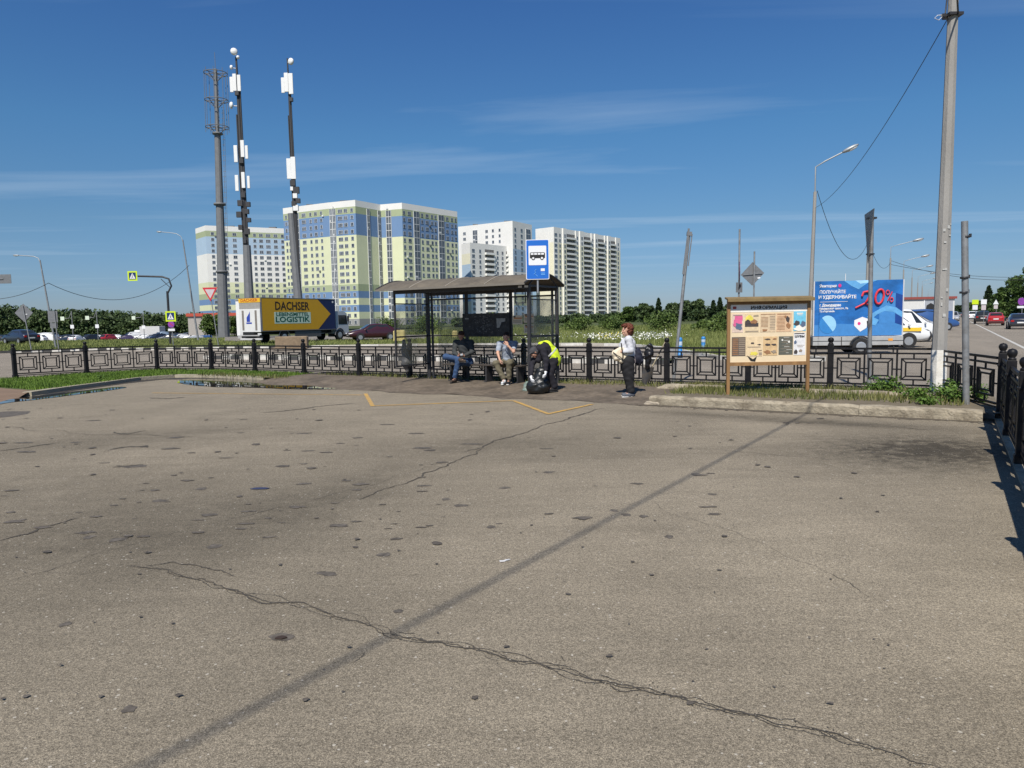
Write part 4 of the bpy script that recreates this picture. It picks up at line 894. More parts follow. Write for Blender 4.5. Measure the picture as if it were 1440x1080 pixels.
lamp(-60, 42, 8.0, 'street lamp whose head just reaches in at the left edge of the picture', (2.35, 0), curved=True, r0=.1, r1=.06, head=.8, m=M_pgal, rise=.35)
def wire(P0, P1, sag, label, r=.008, n=24):
    P0, P1 = Vector(P0), Vector(P1); o = empty('overhead_wire', P0, 0, label, 'wire'); b = MB()
    b.tube([tuple((P1 - P0) * t + Vector((0, 0, -sag * 4 * t * (1 - t)))) for t in np.linspace(0, 1, n)], r, 5); b.build('wire', M_wire, o)
def W(px, py, Y): return (atx(px, Y, zat(px, py, Y)), Y, zat(px, py, Y))
wire(W(1334, 24, py_ - .1), W(1147, 292, 33), .55, 'thin wire from the tall right pole down to the lamp behind the notice board')
x2, y2 = RC(59, 5.3); wire(W(1149, 268, 33), (x2, y2, 7.0), 2.1, 'dark wire sagging between the first two street lamps on the right', .014)
x3, y3 = RC(82, 5.3); wire((x2, y2, 7.1), (x3, y3, 6.8), 1.2, 'wire between the second and third street lamps on the right', .014)
wire((x3, y3, 7.0), W(1500, 388, 62), 1.0, 'wire crossing above the right-hand road towards the trees', .02)
wire((x3, y3, 6.6), W(1500, 385, 90), .8, 'lower wire crossing far above the right-hand road', .02)
wire(W(-40, 420, 56), W(68, 398, 57), .5, 'wire running left from the curved lamp on the far left verge', .02)
wire(W(68, 398, 57), W(266, 373, 74), 2.3, 'wire sagging between the two curved street lamps on the left', .022)
# --- antenna masts
M_white = mat('antenna_white', (.74, .74, .72), .5, var=.06); M_tow = mat('tower_grey', (.17, .175, .18), .7, .2, var=.15, scale=2)
M_blackc = mat('mast_black', (.04, .04, .042), .6)
Y1 = 92; x1 = atx(315, Y1); H1 = zat(303, 97, Y1)
tw = empty('antenna_tower', (x1, Y1, 0), 0, 'tall conical grey steel tower with three ring platforms and whip antennas at its top', 'antenna tower')
lx = (atx(303, Y1, H1) - x1); b = MB(); hb_ = zat(306, 188, Y1)
b.tube([(lx * t * hb_ / H1, 0, t * hb_) for t in (0, .25, .5, .75, 1)], [.72, .62, .52, .44, .38], 12, sm=False); b.tube([(lx * hb_ / H1, 0, hb_), (lx, 0, H1)], [.22, .2], 10); b.build('shaft', M_tow, tw)
b = MB(); b.lathe([(.40, -.1), (.62, -.1), (.62, .1), (.40, .1)], (lx * hb_ / H1, 0, hb_), 12)
for q in (.33, .66): b.lathe([(.55, -.12), (.74, -.12), (.74, .12), (.55, .12)], (lx * q * hb_ / H1, 0, q * hb_), 12)
b.build('flange', M_tow, tw)
for py in (103, 141, 179):
    z = zat(303, py, Y1); cx = lx * z / H1; pf = MB(); R_ = 1.38
    pf.tube([(cx + R_ * math.cos(t), R_ * math.sin(t), z) for t in np.linspace(0, 6.2832, 25)], .05, 5)
    for k in range(6):
        a = k * 1.047; pf.tube([(cx + .2 * math.cos(a), .2 * math.sin(a), z), (cx + R_ * math.cos(a), R_ * math.sin(a), z)], .05, 5); pf.tube([(cx + .2 * math.cos(a), .2 * math.sin(a), z - .9), (cx + R_ * .8 * math.cos(a), R_ * .8 * math.sin(a), z)], .045, 5)
    pf.build('ring_platform', M_tow, tw)
b = MB(); za, zb_ = zat(303, 183, Y1), zat(303, 98, Y1)
for k in range(8):
    a = k * .785 + .2; c1, c2 = lx * za / H1, lx * zb_ / H1; b.tube([(c1 + 1.38 * math.cos(a), 1.38 * math.sin(a), za - .3), (c2 + 1.38 * math.cos(a), 1.38 * math.sin(a), zb_)], .032, 5)
b.build('mounting_pipes', M_tow, tw)
b = MB(); b.tube([(lx, 0, H1), (lx, 0, H1 + 2.0)], .03, 5); b.build('lightning_rod', M_tow, tw)
b = MB(); 
for s in (.62, .82): b.tube([(s + lx * t, 0, t * H1 * .87) for t in (.04, .5, .98)], .022, 4)
for i in range(44): z = 1.5 + i * .65; b.box((.72 + lx * z / H1, 0, z), (.34, .03, .05))
b.build('ladder', M_tow, tw)
def mast(pxb, Y, zb0, tops, hpx, label, items, r=.2):
    x = atx(pxb, Y); o = empty('antenna_mast', (x, Y, 0), 0, label, 'antenna mast'); zt = zat(tops, hpx, Y); lx = atx(tops, Y, zt) - x; c = lambda z: lx * z / zt
    b = MB(); b.tube([(c(zt * t), 0, zt * t) for t in (0, .3, .6, .8, 1)], [r * 1.15, r, r * .8, r * .65, r * .35], 10); b.build('shaft', M_tow if r > .3 else M_blackc, o)
    b = MB(); b.tube([(c(z) + r * .9, -.1, z) for z in np.linspace(2, zt * .93, 6)], r * .35, 6); b.tube([(c(z) - r * .8, -.12, z) for z in np.linspace(2, zt * .8, 6)], r * .3, 6); b.build('cable_bundle', M_blackc, o)
    for it in items:
        k, dx, py, s = it[0], it[1], it[2], it[3]; z = zat(pxb, py, Y); px1 = c(z) + dx
        if k == 'panel':
            b = MB(); b.box((px1, -.35, z), (s * .22, .14, s), ch=.03); b.build('panel_antenna', M_white, o)
            b = MB(); b.box((px1, -.2, z + s * .3), (.08, .3, .06)); b.box((px1, -.2, z - s * .3), (.08, .3, .06)); b.build('bracket', M_blackc, o)
        elif k == 'box':
            b = MB(); b.box((px1, -.3, z), (s, .3, s * 1.1), ch=.02); b.build('radio_unit', it[4] if len(it) > 4 else M_blackc, o)
        elif k == 'dish':
            b = MB(); q = Matrix.Rotation(R(it[4]), 3, 'Z') @ Matrix.Rotation(R(90), 3, 'X'); P = []
            n = 14; V = []
            for (rr_, zz_) in ((0, .0), (s * .5, .04), (s * .5, .18), (s * .35, .28), (0, .3)):
                for j in range(n): t = j / n * 6.2832; V.append(q @ Vector((rr_ * math.cos(t), rr_ * math.sin(t), zz_)) + Vector((px1, -.3, z)))
            b.raw(V, [(i * n + j, (i + 1) * n + j, (i + 1) * n + (j + 1) % n, i * n + (j + 1) % n) for i in range(4) for j in range(n)], 0, True)
            b.tube([(px1, -.15, z), (c(z), 0, z)], .05, 5); b.build('dish_antenna', M_white, o)
    return o
m2 = mast(353, 84, 0, 332, 80, 'black cable-covered mast leaning left, hung with white panel antennas and a small dish on top', [
    ('dish', -.1, 74, .78, 25), ('dish', .45, 82, .4, -50), ('dish', -.35, 96, .5, -60), ('panel', -.2, 117, 1.9), ('panel', .3, 118, 1.8), ('panel', -.55, 120, 1.7), ('dish', -.6, 149, .75, -55), ('panel', .3, 210, 1.9), ('panel', -.5, 217, 1.9), ('panel', .75, 215, 1.5),
    ('panel', .2, 254, 1.8), ('panel', -.55, 258, 1.8), ('panel', .8, 257, 1.4), ('box', 0, 132, .45), ('box', .1, 227, .5), ('box', -.3, 286, .6), ('box', .6, 288, .5), ('box', .4, 298, .5), ('box', -.5, 302, .6), ('box', .1, 275, .5), ('box', .6, 310, .45), ('box', -.4, 320, .5), ('box', .3, 326, .6), ('box', 0, 340, .4)], r=.3)
m3 = mast(424, 84, 0, 404, 82, 'slender antenna mast leaning left in front of the largest tower block, dish on top', [
    ('dish', .55, 88, .75, -25), ('panel', -.15, 117, 2.1), ('panel', .35, 119, 2.3), ('panel', -.55, 121, 1.7), ('panel', .15, 237, 2.5), ('panel', -.35, 238, 2.3), ('box', .3, 141, .4), ('box', 0, 258, .6), ('box', -.1, 266, .4, M_white), ('box', .35, 268, .7), ('box', .2, 276, .5, M_white), ('box', .5, 283, .5), ('box', .2, 293, .6, M_white), ('box', 0, 287, .5)], r=.22)
b = MB(); k = 6; zt_ = zat(424, 300, 84); lx3 = atx(409, 84, zt_) - atx(424, 84); b.tube([(lx3 * t, 0, zt_ * t) for t in (0, .5, 1)], [.6, .48, .36], 10, sm=False); b.build('lower_shaft', M_tow, m3)
b = MB(); zt_ = zat(350, 345, 84); lx3 = atx(347, 84, zt_) - atx(353, 84); b.tube([(lx3 * t, 0, zt_ * t) for t in (0, .5, 1)], [.62, .55, .45], 10, sm=False); b.build('lower_shaft', M_tow, m2)
xc = atx(353, 82); ctn = empty('equipment_cabin', (xc, 82, 0), .15, 'grey and white equipment cabin at the foot of the black mast, behind the lorry', 'cabin')
b = MB(); b.box((0, 0, 2.2), (2.4, 2.2, 4.4), 0, ch=.04); b.box((0, 0, 4.45), (2.6, 2.4, .1)); b.build('cabin_body', mat('cabin_grey', (.36, .36, .35), .7, var=.1), ctn); b = MB(); b.box((-.8, -1.115, 2.4), (.9, .02, 3.9)); b.build('white_door', M_white, ctn)
# ================================================================== road signs on the left and centre
M_syel = mat('sign_yellow_green', (.56, .72, .02), .45, var=.04); M_red = mat('sign_red', (.50, .03, .04), .5, var=.08); M_pur = mat('sign_purple', (.22, .05, .30), .5, var=.2, scale=8)
M_sgrey = mat('sign_grey', (.50, .44, .45), .5, var=.12, scale=5)
def signpost(px, py_base, label, H, lean=0, zb=.1, nm='road_sign', r=.035, Y=None, m=None, cat='road sign', group=None):
    if Y is None: x, y = G(px, py_base, zb)
    else: y = Y; x = atx(px, Y); zb = float(terrain(x, Y))
    o = empty(nm, (x, y, zb), 0, label, cat, group); b = MB(); b.tube([(lean * t, 0, H * t) for t in (0, .5, 1)], r, 8); b.build('pole', m or M_pgal, o); return o
def flat(o, P, y, m, nm, par=None, th=.02, rz=0.0):
    b = MB(); b.xprism(P, y - th, y); q = b.build(nm, m, par or o); return q
def ped(o, cx, cz, w, y0=-.07, border=M_syel):
    q = flat(o, [(cx + a * w, cz + c * w) for a, c in ((-1, -1), (1, -1), (1, 1), (-1, 1))], y0, border, 'sign_plate')
    k = w * .72; flat(o, [(cx + a * k, cz + c * k) for a, c in ((-1, -1), (1, -1), (1, 1), (-1, 1))], y0 - .022, mat('sign_dark_blue', (.008, .03, .12), .5), 'blue_field', q, .004)
    flat(o, [(cx - k * .85, cz - k * .8), (cx + k * .85, cz - k * .8), (cx, cz + k * .85)], y0 - .028, M_signw, 'white_triangle', q, .004)
    b = MB(); y = y0 - .037
    b.bar((cx, y, cz + k * .25), (cx + k * .02, y, cz - k * .2), .006, k * .16); b.bar((cx, y, cz - k * .15), (cx - k * .25, y, cz - k * .65), .006, k * .1); b.bar((cx, y, cz - k * .15), (cx + k * .25, y, cz - k * .62), .006, k * .1); b.bar((cx - k * .25, y, cz), (cx + k * .28, y, cz + .05 * k), .006, k * .08)
    b.ell((cx, y, cz + k * .38), (k * .09, .004, k * .1), 8); b.build('walking_figure', M_blk, q)
s = signpost(45, 493, 'diamond sign seen from the back on a leaning pole at the far left', 3.35, lean=-.4, Y=50)
h = .64; flat(s, [(-.40 - h, 2.85), (-.40, 2.85 - h), (-.40 + h, 2.85), (-.40, 2.85 + h)], .08, M_back, 'diamond_plate'); b = MB(); b.box((-.2, .04, 2.75), (.12, .01, .05)); b.build('sticker', M_signw, s)
s = signpost(83, 494, 'pair of grey sign backs on a pole beside the curved lamp at the far left', 2.95, Y=50, lean=-.12)
flat(s, [(-.62, 2.15), (.05, 2.15), (.05, 2.95), (-.62, 2.95)], .07, M_back, 'sign_plate'); flat(s, [(-.52, 1.75), (-.0, 1.75), (-.0, 2.1), (-.52, 2.1)], .07, M_back, 'sign_plate')
s = signpost(308, 487, 'give way sign, red bordered downward triangle, in front of the grey antenna tower', 4.3, lean=-.45, Y=52)
cz = 4.0; cx = -.40; T = [(-.55, .48), (.55, .48), (0, -.52)]; q = flat(s, [(cx + a, cz + c) for a, c in T], -.05, M_red, 'red_triangle'); flat(s, [(cx + a * .66, cz + .03 + c * .66) for a, c in T], -.072, M_sgrey, 'pale_field', q, .004)
s = signpost(244, 487, 'yellow bordered pedestrian crossing sign above a round purple sign on the left verge', 2.7, Y=56, lean=-.05)
ped(s, -.04, 2.48, .40); b = MB(); q = flat(s, [(-.04 + .26 * math.cos(t * .449), 1.86 + .26 * math.sin(t * .449)) for t in range(14)], -.06, M_pur, 'round_plate'); b.box((-.04, -.085, 1.86), (.36, .004, .05), 0, Matrix.Rotation(.7, 3, 'Y')); b.build('red_bar', M_red, q)
flat(s, [(-.30, 1.34), (.22, 1.34), (.22, 1.52), (-.30, 1.52)], -.06, M_signw, 'small_plate')
g = signpost(240, 488, 'dark gantry pole with curved arm holding a pedestrian crossing sign over the road', 4.6, Y=60, r=.10, m=M_dark, nm='sign_gantry')
z1 = zat(200, 388, 60); b = MB(); xx = lambda p, z: atx(p, 60, z) - atx(240, 60)
b.tube([(0, 0, 4.4), (xx(241, 5), 0, zat(241, 402, 60)), (xx(237, z1), 0, zat(237, 392, 60)), (xx(228, z1), 0, zat(228, 389, 60)), (xx(194, z1), 0, z1)], .075, 8); b.tube([(xx(240, 5), 0, zat(240, 405, 60)), (xx(226, z1), 0, zat(226, 392, 60))], .03, 6); b.build('arm', M_dark, g); ped(g, xx(187, z1), zat(187, 388, 60), .40)
s = signpost(-12, 480, 'grey rectangular road sign back reaching in at the left edge', 6, Y=60); z1 = zat(5, 392, 60); x_ = atx(7, 60, z1) - atx(-12, 60); flat(s, [(x_ - .9, z1 - .38), (x_ + .45, z1 - .38), (x_ + .45, z1 + .38), (x_ - .9, z1 + .38)], .1, M_back, 'sign_plate'); b = MB(); b.bar((0, 0, z1), (x_ - .2, .05, z1), .05, .05); b.build('arm', M_pgal, s)
s = signpost(1038, 500, 'edge-on round road sign with a small plate under it, left of the diamond sign', 4.9, Y=26, r=.035)
zc = zat(1039, 380, 26); xo = atx(1039, 26, zc) - atx(1038, 26)
b = MB(); q = Matrix.Rotation(R(76), 3, 'Z'); V = [q @ Vector((.36 * math.cos(t * .349), y_, .36 * math.sin(t * .349))) + Vector((xo, -.05, zc)) for y_ in (-.012, .012) for t in range(18)]; b.raw(V, [tuple(range(18)), tuple(range(35, 17, -1))] + [(i, i + 18, (i + 1) % 18 + 18, (i + 1) % 18) for i in range(18)]); b.build('round_plate', mat('plate_edge', (.12, .06, .10), .6), s)
zc = zat(1039, 402, 26); b = MB(); b.box((xo, -.06, zc), (.27, .015, .36), 0, Matrix.Rotation(.35, 3, 'Z')); q = b.build('small_plate', M_back, s); b = MB(); b.box((xo - .01, -.075, zc), (.06, .012, .24), 0, Matrix.Rotation(.5, 3, 'Y')); b.build('arrow', M_blk, q)
s = signpost(1059, 500, 'diamond shaped road sign seen from the back above the notice board', 4.45, Y=30)
zc = zat(1059, 383, 30); xo = atx(1059, 30, zc) - atx(1059, 30); h = .49; flat(s, [(xo - h, zc - .03), (xo, zc - h), (xo + h, zc + .03), (xo, zc + h)], .08, M_back, 'diamond_plate'); b = MB(); b.box((xo + .26, .04, zc - .17), (.12, .006, .06), 0, Matrix.Rotation(-.25, 3, 'Y')); b.build('sticker', M_signw, s); b = MB(); b.bar((xo - .4, .03, zc - .04), (xo + .4, .03, zc + .02), .02, .03); b.build('brace', M_pgal, s)
# far small crossing signs on the left road and signs on the right road
for i, (px, py, Y, lb) in enumerate([(88, 448, 120, 'far crossing sign on a thin gantry, leftmost on the far left road'), (123, 447, 120, 'far crossing sign on a thin gantry, middle of the far left road'), (188, 447, 130, 'far crossing sign on a thin gantry, rightmost on the far left road')]):
    s = signpost(px + 15, 470, lb, 5.2, Y=Y, r=.06, nm='sign_gantry'); zz_ = zat(px, py, Y); z0 = s.location.z; xo = atx(px, Y, zz_) - s.location.x; b = MB(); b.tube([(0, 0, 5.1), (xo * .3, 0, zz_ - z0 + .05), (xo, 0, zz_ - z0)], .05, 5); b.build('arm', M_pgal, s)
    q = flat(s, [(xo + a * .32, zz_ - z0 + c * .32) for a, c in ((-1, -1), (1, -1), (1, 1), (-1, 1))], -.06, mat('sign_pale', (.6, .68, .55), .5), 'sign_plate')
    q = flat(s, [(a * .3, 2.6 + c * .3) for a, c in ((-1, -1), (1, -1), (1, 1), (-1, 1))], -.08, M_signw, 'sign_plate')
for px, py, Y, c, lb, sz in [(1371, 428, 100, M_syel, 'yellow-green road sign pair beyond the cars on the right-hand road', .45), (1383, 428, 95, M_signw, 'white road sign pair above the black car on the right', .38), (1400, 428, 90, M_signw, 'white triangular sign above the red car on the right', .36), (1436, 424, 72, M_pur, 'round purple no stopping sign at the right edge', .38)]:
    x = atx(px, Y); s = signpost(px, 0, lb, zat(px, py, Y) + .5, Y=Y); z0 = s.location.z; zz_ = zat(px, py, Y) - z0; xo = atx(px, Y, zz_ + z0) - s.location.x
    if c is M_pur: q = flat(s, [(xo + sz * math.cos(t * .449), zz_ + sz * math.sin(t * .449)) for t in range(14)], -.05, c, 'round_plate'); flat(s, [(xo - .42, zz_ - .66), (xo + .42, zz_ - .66), (xo + .42, zz_ - .44), (xo - .42, zz_ - .44)], -.05, M_signw, 'small_plate')
    elif px == 1400: flat(s, [(xo - sz, zz_), (xo + sz, zz_), (xo, zz_ + .6)], -.05, c, 'triangle_plate'); flat(s, [(xo - .25, zz_ - .55), (xo + .25, zz_ - .55), (xo + .25, zz_ - .1), (xo - .25, zz_ - .1)], -.05, M_sgrey, 'small_plate')
    else: flat(s, [(xo - sz, zz_), (xo + sz, zz_), (xo + sz, zz_ + .65), (xo - sz, zz_ + .65)], -.05, c, 'sign_plate'); flat(s, [(xo - sz * .8, zz_ - .75), (xo + sz * .8, zz_ - .75), (xo + sz * .8, zz_ - .1), (xo - sz * .8, zz_ - .1)], -.05, M_signw if c is M_syel else M_sgrey, 'sign_plate')
# ================================================================== vehicles
M_tyre = mat('tyre_rubber', (.018, .018, .019), .8); M_rim = mat('rim_alloy', (.42, .43, .44), .35, .6); M_win = mat('car_glass', (.02, .025, .03), .04, var=.05, spec=.5); M_tail = mat('tail_lamp', (.35, .01, .01), .25); M_headl = mat('head_lamp', (.65, .66, .68), .15); M_trim = mat('black_trim', (.02, .02, .021), .6); M_plate = mat('number_plate', (.7, .7, .68), .5)
CARS = {'sedan': dict(L=4.5, W=1.78, prof=[(-2.25, .42, .78, .9), (-2.2, .3, .9, 1.0), (-1.75, .26, .95, 1.05), (-1.15, .24, .95, 1.38), (-.2, .22, .94, 1.46), (.35, .22, .92, 1.40), (1.05, .24, .90, .99), (1.7, .26, .82, .90), (2.12, .3, .68, .74), (2.25, .4, .58, .62)], roof=(3, 5), screens=((2, 3), (5, 6))),
        'hatch': dict(L=4.1, W=1.76, prof=[(-2.05, .42, .85, .95), (-1.98, .3, .95, 1.05), (-1.9, .26, .98, 1.12), (-1.55, .24, .98, 1.46), (-.3, .22, .96, 1.54), (.25, .22, .94, 1.47), (.98, .24, .92, 1.02), (1.55, .26, .84, .93), (1.95, .3, .7, .77), (2.05, .4, .6, .65)], roof=(3, 5), screens=((2, 3), (5, 6))),
        'suv': dict(L=4.6, W=1.88, prof=[(-2.3, .5, .95, 1.05), (-2.25, .36, 1.05, 1.15), (-2.15, .32, 1.08, 1.22), (-1.85, .3, 1.08, 1.66), (-.3, .3, 1.05, 1.75), (.35, .3, 1.03, 1.68), (1.0, .3, 1.02, 1.12), (1.7, .32, .98, 1.05), (2.2, .36, .85, .92), (2.3, .46, .75, .8)], roof=(3, 5), screens=((2, 3), (5, 6))),
        'van': dict(L=5.0, W=1.95, prof=[(-2.5, .5, 1.0, 1.2), (-2.48, .36, 1.1, 1.5), (-2.45, .32, 1.12, 1.6), (-2.35, .3, 1.12, 1.95), (-.3, .3, 1.12, 2.02), (.75, .3, 1.1, 1.92), (1.65, .3, 1.06, 1.18), (2.1, .32, .95, 1.02), (2.42, .36, .8, .86), (2.5, .46, .7, .75)], roof=(3, 5), screens=((2, 3), (5, 6)))}
PROTO = {}
def paint(nm, c, metal=0.0): return mat('paint_' + nm, c, .28, metal, var=.03, coat=.6)
M_paint0 = paint('white', (.70, .71, .71))
def car_proto(kind, loc, rz, label, group, pm):
    d = CARS[kind]; Wd = d['W'] / 2; pr = d['prof']; root = empty('parked_car', loc, rz, label, 'car', group)
    b = MB(); n = len(pr); rings = []
    for i, (x, zb, belt, top) in enumerate(pr):
        t = 1 - .10 * (abs(x) / (d['L'] / 2)) ** 3; w = Wd * t; cab = 3 <= i <= 5; wt = w * (.74 if cab else .86)
        half = [(0, zb), (w * .88, zb), (w * .98, zb + .12), (w, (zb + belt) / 2), (w * .97, belt), (wt + (.02 if cab else 0), top - (.06 if cab else .03)), (wt * .86, top), (0, top + (.02 if cab else .015))]
        rings.append([(x, -y, z) for y, z in half] + [(x, y, z) for y, z in half[-2:0:-1]])
    k = len(rings[0]); vs = [p for r_ in rings for p in r_]
    fs = [(i * k + j, i * k + (j + 1) % k, (i + 1) * k + (j + 1) % k, (i + 1) * k + j) for i in range(n - 1) for j in range(k)]
    b.raw(vs, fs, 0, True); b.poly(rings[0][::-1]); b.poly(rings[-1]); body = b.build('body', pm, root)
    def off(p, q, r_, o=.008):
        nn = (Vector(q) - Vector(p)).cross(Vector(r_) - Vector(p)).normalized(); return nn * o
    for s in (0, 1):   # side windows
        g_ = lambda i, j: Vector(rings[i][j if s == 0 else k - j])
        sg = -1 if s == 0 else 1; o = Vector((0, sg * .009, .003)); P = []
        a, bb, c, e = g_(2, 4), g_(3, 5), g_(5, 5), g_(6, 4)
        lo1 = a.lerp(e, .14); lo2 = a.lerp(e, .93)
        mid = a.lerp(e, .52); um = bb.lerp(c, .5); u4 = g_(4, 5)
        for q in ((lo1 + (bb - lo1) * .06, a.lerp(e, .50) + (u4 - a.lerp(e, .5)) * .06, a.lerp(e, .50) + (u4 - a.lerp(e, .5)) * .9, lo1 + (bb - lo1) * .92), (a.lerp(e, .54) + (u4 - a.lerp(e, .54)) * .06, lo2 + (c - lo2) * .06, lo2 + (c - lo2) * .92, a.lerp(e, .54) + (u4 - a.lerp(e, .54)) * .9)):
            b = MB(); q = [p + o for p in q]; b.poly(q if s == 0 else q[::-1]); b.build('side_window', M_win, root)
    for (i0, i1), nm in zip(d['screens'], ('rear_window', 'windscreen')):
        if i0 < i1 and nm == 'rear_window': lo, hi = rings[i0], rings[i1]
        else: lo, hi = rings[i1], rings[i0]
        L0, L1 = Vector(lo[6]), Vector(lo[k - 6]); U0, U1 = Vector(hi[6]), Vector(hi[k - 6]); L0.y *= 1.02; L1.y *= 1.02
        q = [L0.lerp(U0, .1), L1.lerp(U1, .1), L1.lerp(U1, .93), L0.lerp(U0, .93)]; sx = -1 if nm == 'rear_window' else 1
        q = [p + Vector((sx * .012, 0, .024)) for p in q]; b = MB(); b.poly(q); b.poly([p + Vector((0, 0, -.002)) for p in q][::-1]); b.build(nm, M_win, root)
    rw = .33 if kind in ('suv', 'van') else .30; wb = d['L'] * .295
    for sx in (-1, 1):
        for sy in (-1, 1):
            b = MB(); b.tube([(0, sy * .01, 0), (0, -sy * .2, 0)], rw * 1.16, 18, sm=False); b.build('wheel_arch', M_trim, root, (sx * wb, sy * (Wd - .002), rw + .03))
            b = MB(); b.tube([(0, .10, 0), (0, .085, 0), (0, -.085, 0), (0, -.10, 0)], [rw * .93, rw, rw, rw * .93], 18); t = b.build('tyre', M_tyre, root, (sx * wb, sy * (Wd - .085), rw))
            b = MB(); b.tube([(0, sy * .101, 0), (0, sy * .106, 0)], rw * .64, 14, sm=False); b.build('rim', M_rim, t)
    bx0, bx1 = pr[0][0], pr[-1][0]; zb = pr[0][1]
    for sy in (-1, 1):
        b = MB(); b.box((bx0 + .03, sy * Wd * .70, pr[0][2] - .02), (.10, Wd * .3, .17), ch=.02); b.build('tail_light', M_tail, root)
        b = MB(); b.box((bx1 - .06, sy * Wd * .66, pr[-1][3] - .0), (.16, Wd * .34, .12), ch=.02); b.build('headlight', M_headl, root)
        b = MB(); b.box((pr[6][0] - .18, sy * (Wd + .07), pr[6][2] + .07), (.10, .2, .12), ch=.02); b.build('mirror', pm, root)
    b = MB(); b.box((bx0 - .012, 0, .62 if kind == 'sedan' else .78), (.02, .52, .12)); b.build('number_plate', M_plate, root)
    b = MB(); b.box((bx1 + .008, 0, .45), (.02, .52, .11)); b.build('number_plate', M_plate, root)
    b = MB(); b.box((bx0 - .0, 0, zb + .02), (.05, Wd * 1.6, .16), ch=.01); b.box((bx1 - .0, 0, zb - .02), (.05, Wd * 1.6, .14), ch=.01); b.build('bumper', M_trim, root)
    b = MB(); b.box((bx1 - .005, 0, pr[-1][1] + .17), (.03, Wd * .8, .10)); b.build('grille', M_trim, root)
    return root
def car(kind, px, Y, deg, pnt, label, group=None, z=None, nm='parked_car'):
    x = atx(px, Y); zz_ = float(terrain(x, Y)) + .055 if z is None else z
    if kind not in PROTO:
        PROTO[kind] = car_proto(kind, (x, Y, zz_), R(deg), label, group, M_paint0); o = PROTO[kind]
        if pnt is not M_paint0: repaint(o, pnt)
    else:
        o = copy_tree(PROTO[kind], None, (x, Y, zz_), R(deg), label); 
        if group: o['group'] = group
        elif 'group' in o: del o['group']
        repaint(o, pnt)
    o.name = nm; return o
def repaint(o, pnt):
    for ch in o.children:
        if ch.name.split('.')[0] in ('body', 'mirror'):
            ch.material_slots[0].link = 'OBJECT'; ch.material_slots[0].material = pnt
PT = dict(white=M_paint0, black=paint('black', (.02, .02, .022)), navy=paint('navy', (.02, .028, .05)), red=paint('red', (.36, .025, .03)), silver=paint('silver', (.42, .43, .44), .3), grey=paint('grey', (.12, .125, .13), .3), blue=paint('blue', (.03, .08, .22)), purple=paint('purple', (.05, .035, .08)), maroon=paint('maroon', (.045, .012, .016)))
HR = 58.4
GT = 'cars driving on the right-hand road'
for k, px, Y, dg, c, lb in [('sedan', 1432, 68, HR, 'navy', 'dark navy car seen from behind, nearest on the right-hand road'), ('hatch', 1399, 86, HR, 'red', 'red car seen from behind on the right-hand road'), ('suv', 1381, 99, HR, 'black', 'black car seen from behind, just beyond the red one on the right-hand road'),
    ('suv', 1368, 125, HR, 'white', 'white car seen from behind, beyond the black one on the right-hand road'), ('suv', 1339, 112, HR + 180, 'silver', 'silver off-road car coming towards the viewer between the two right poles'), ('sedan', 1333, 190, HR + 180, 'white', 'distant white car coming along the right-hand road, behind the silver one'), ('sedan', 1348, 210, HR, 'grey', 'distant grey car far along the right-hand road'), ('van', 1330, 145, HR + 180, 'navy', 'dark van behind the silver car on the right-hand road')]:
    car(k, px, Y, dg, PT[c], lb, GT, z=.01, nm='moving_car')
car('van', 1279, 36.5, -8, PT['white'], 'white van with a yellow side stripe, its nose sticking out right of the advertising trailer', z=.006, nm='parked_van'); vv = [o for o in COL.objects if o.name == 'parked_van'][0]
vv.location.x = atx(1294, 36.5, .8) - 2.55; b = MB(); b.box((1.0, -.984, .90), (2.1, .02, .18)); b.build('yellow_stripe', mat('stripe_yellow', (.75, .50, .04), .5), vv)
o = car('van', 1290, 43, -8, PT['white'], 'second white van, parked right behind the one with the yellow stripe', z=.006, nm='parked_van'); o.location.x = atx(1314, 43, .8) - 2.55
o = car('sedan', 1300, 50, -10, PT['white'], 'white car parked third in the row behind the advertising trailer', z=.006); o.location.x = atx(1322, 50, .6) - 2.3
o = car('hatch', 1300, 57, -10, PT['silver'], 'silver car with open look parked fourth in the row, in front of the market pavilion', z=.006); o.location.x = atx(1322, 57, .6) - 2.1; o['label'] = 'silver hatchback parked farthest in the row, close to the market pavilion'
o = car('van', 1303, 68, -10, PT['blue'], 'blue van parked against the market pavilion', z=.006, nm='parked_van')
car('sedan', 525, 63, 205, PT['maroon'], 'dark red saloon parked behind the left end of the bus shelter', z=.125)
# market pavilion
mp_ = empty('market_pavilion', (atx(1297, 92), 92, 0), -.12, 'low white market pavilion with a red roof edge behind the parked vans', 'building')
b = MB(); b.box((0, 3, 1.7), (7.6, 6, 3.4)); b.build('wall', mat('pav_white', (.6, .6, .58), .7, var=.08), mp_); b = MB(); b.box((0, 3, 3.55), (8.0, 6.4, .30)); b.build('roof', mat('pav_red', (.25, .06, .05), .7), mp_)
b = MB(); b.box((1.9, -.03, 2.5), (3.4, .06, 1.3)); b.build('grey_shutter', mat('pav_grey', (.33, .35, .38), .6), mp_); b = MB(); b.box((1.9, -.05, .9), (3.4, .08, 1.8)); b.build('blue_stall_front', mat('pav_blue', (.03, .10, .28), .6), mp_)
b = MB(); b.xprism([(.3, 1.9), (2.0, 1.9), (1.6, 2.5), (.9, 2.9), (.4, 2.6)], -.09, -.07); b.build('dark_print', M_trim, mp_); b = MB(); b.box((.12, -.04, 1.9), (.12, .08, 3.2)); b.build('door_post', M_signw, mp_)
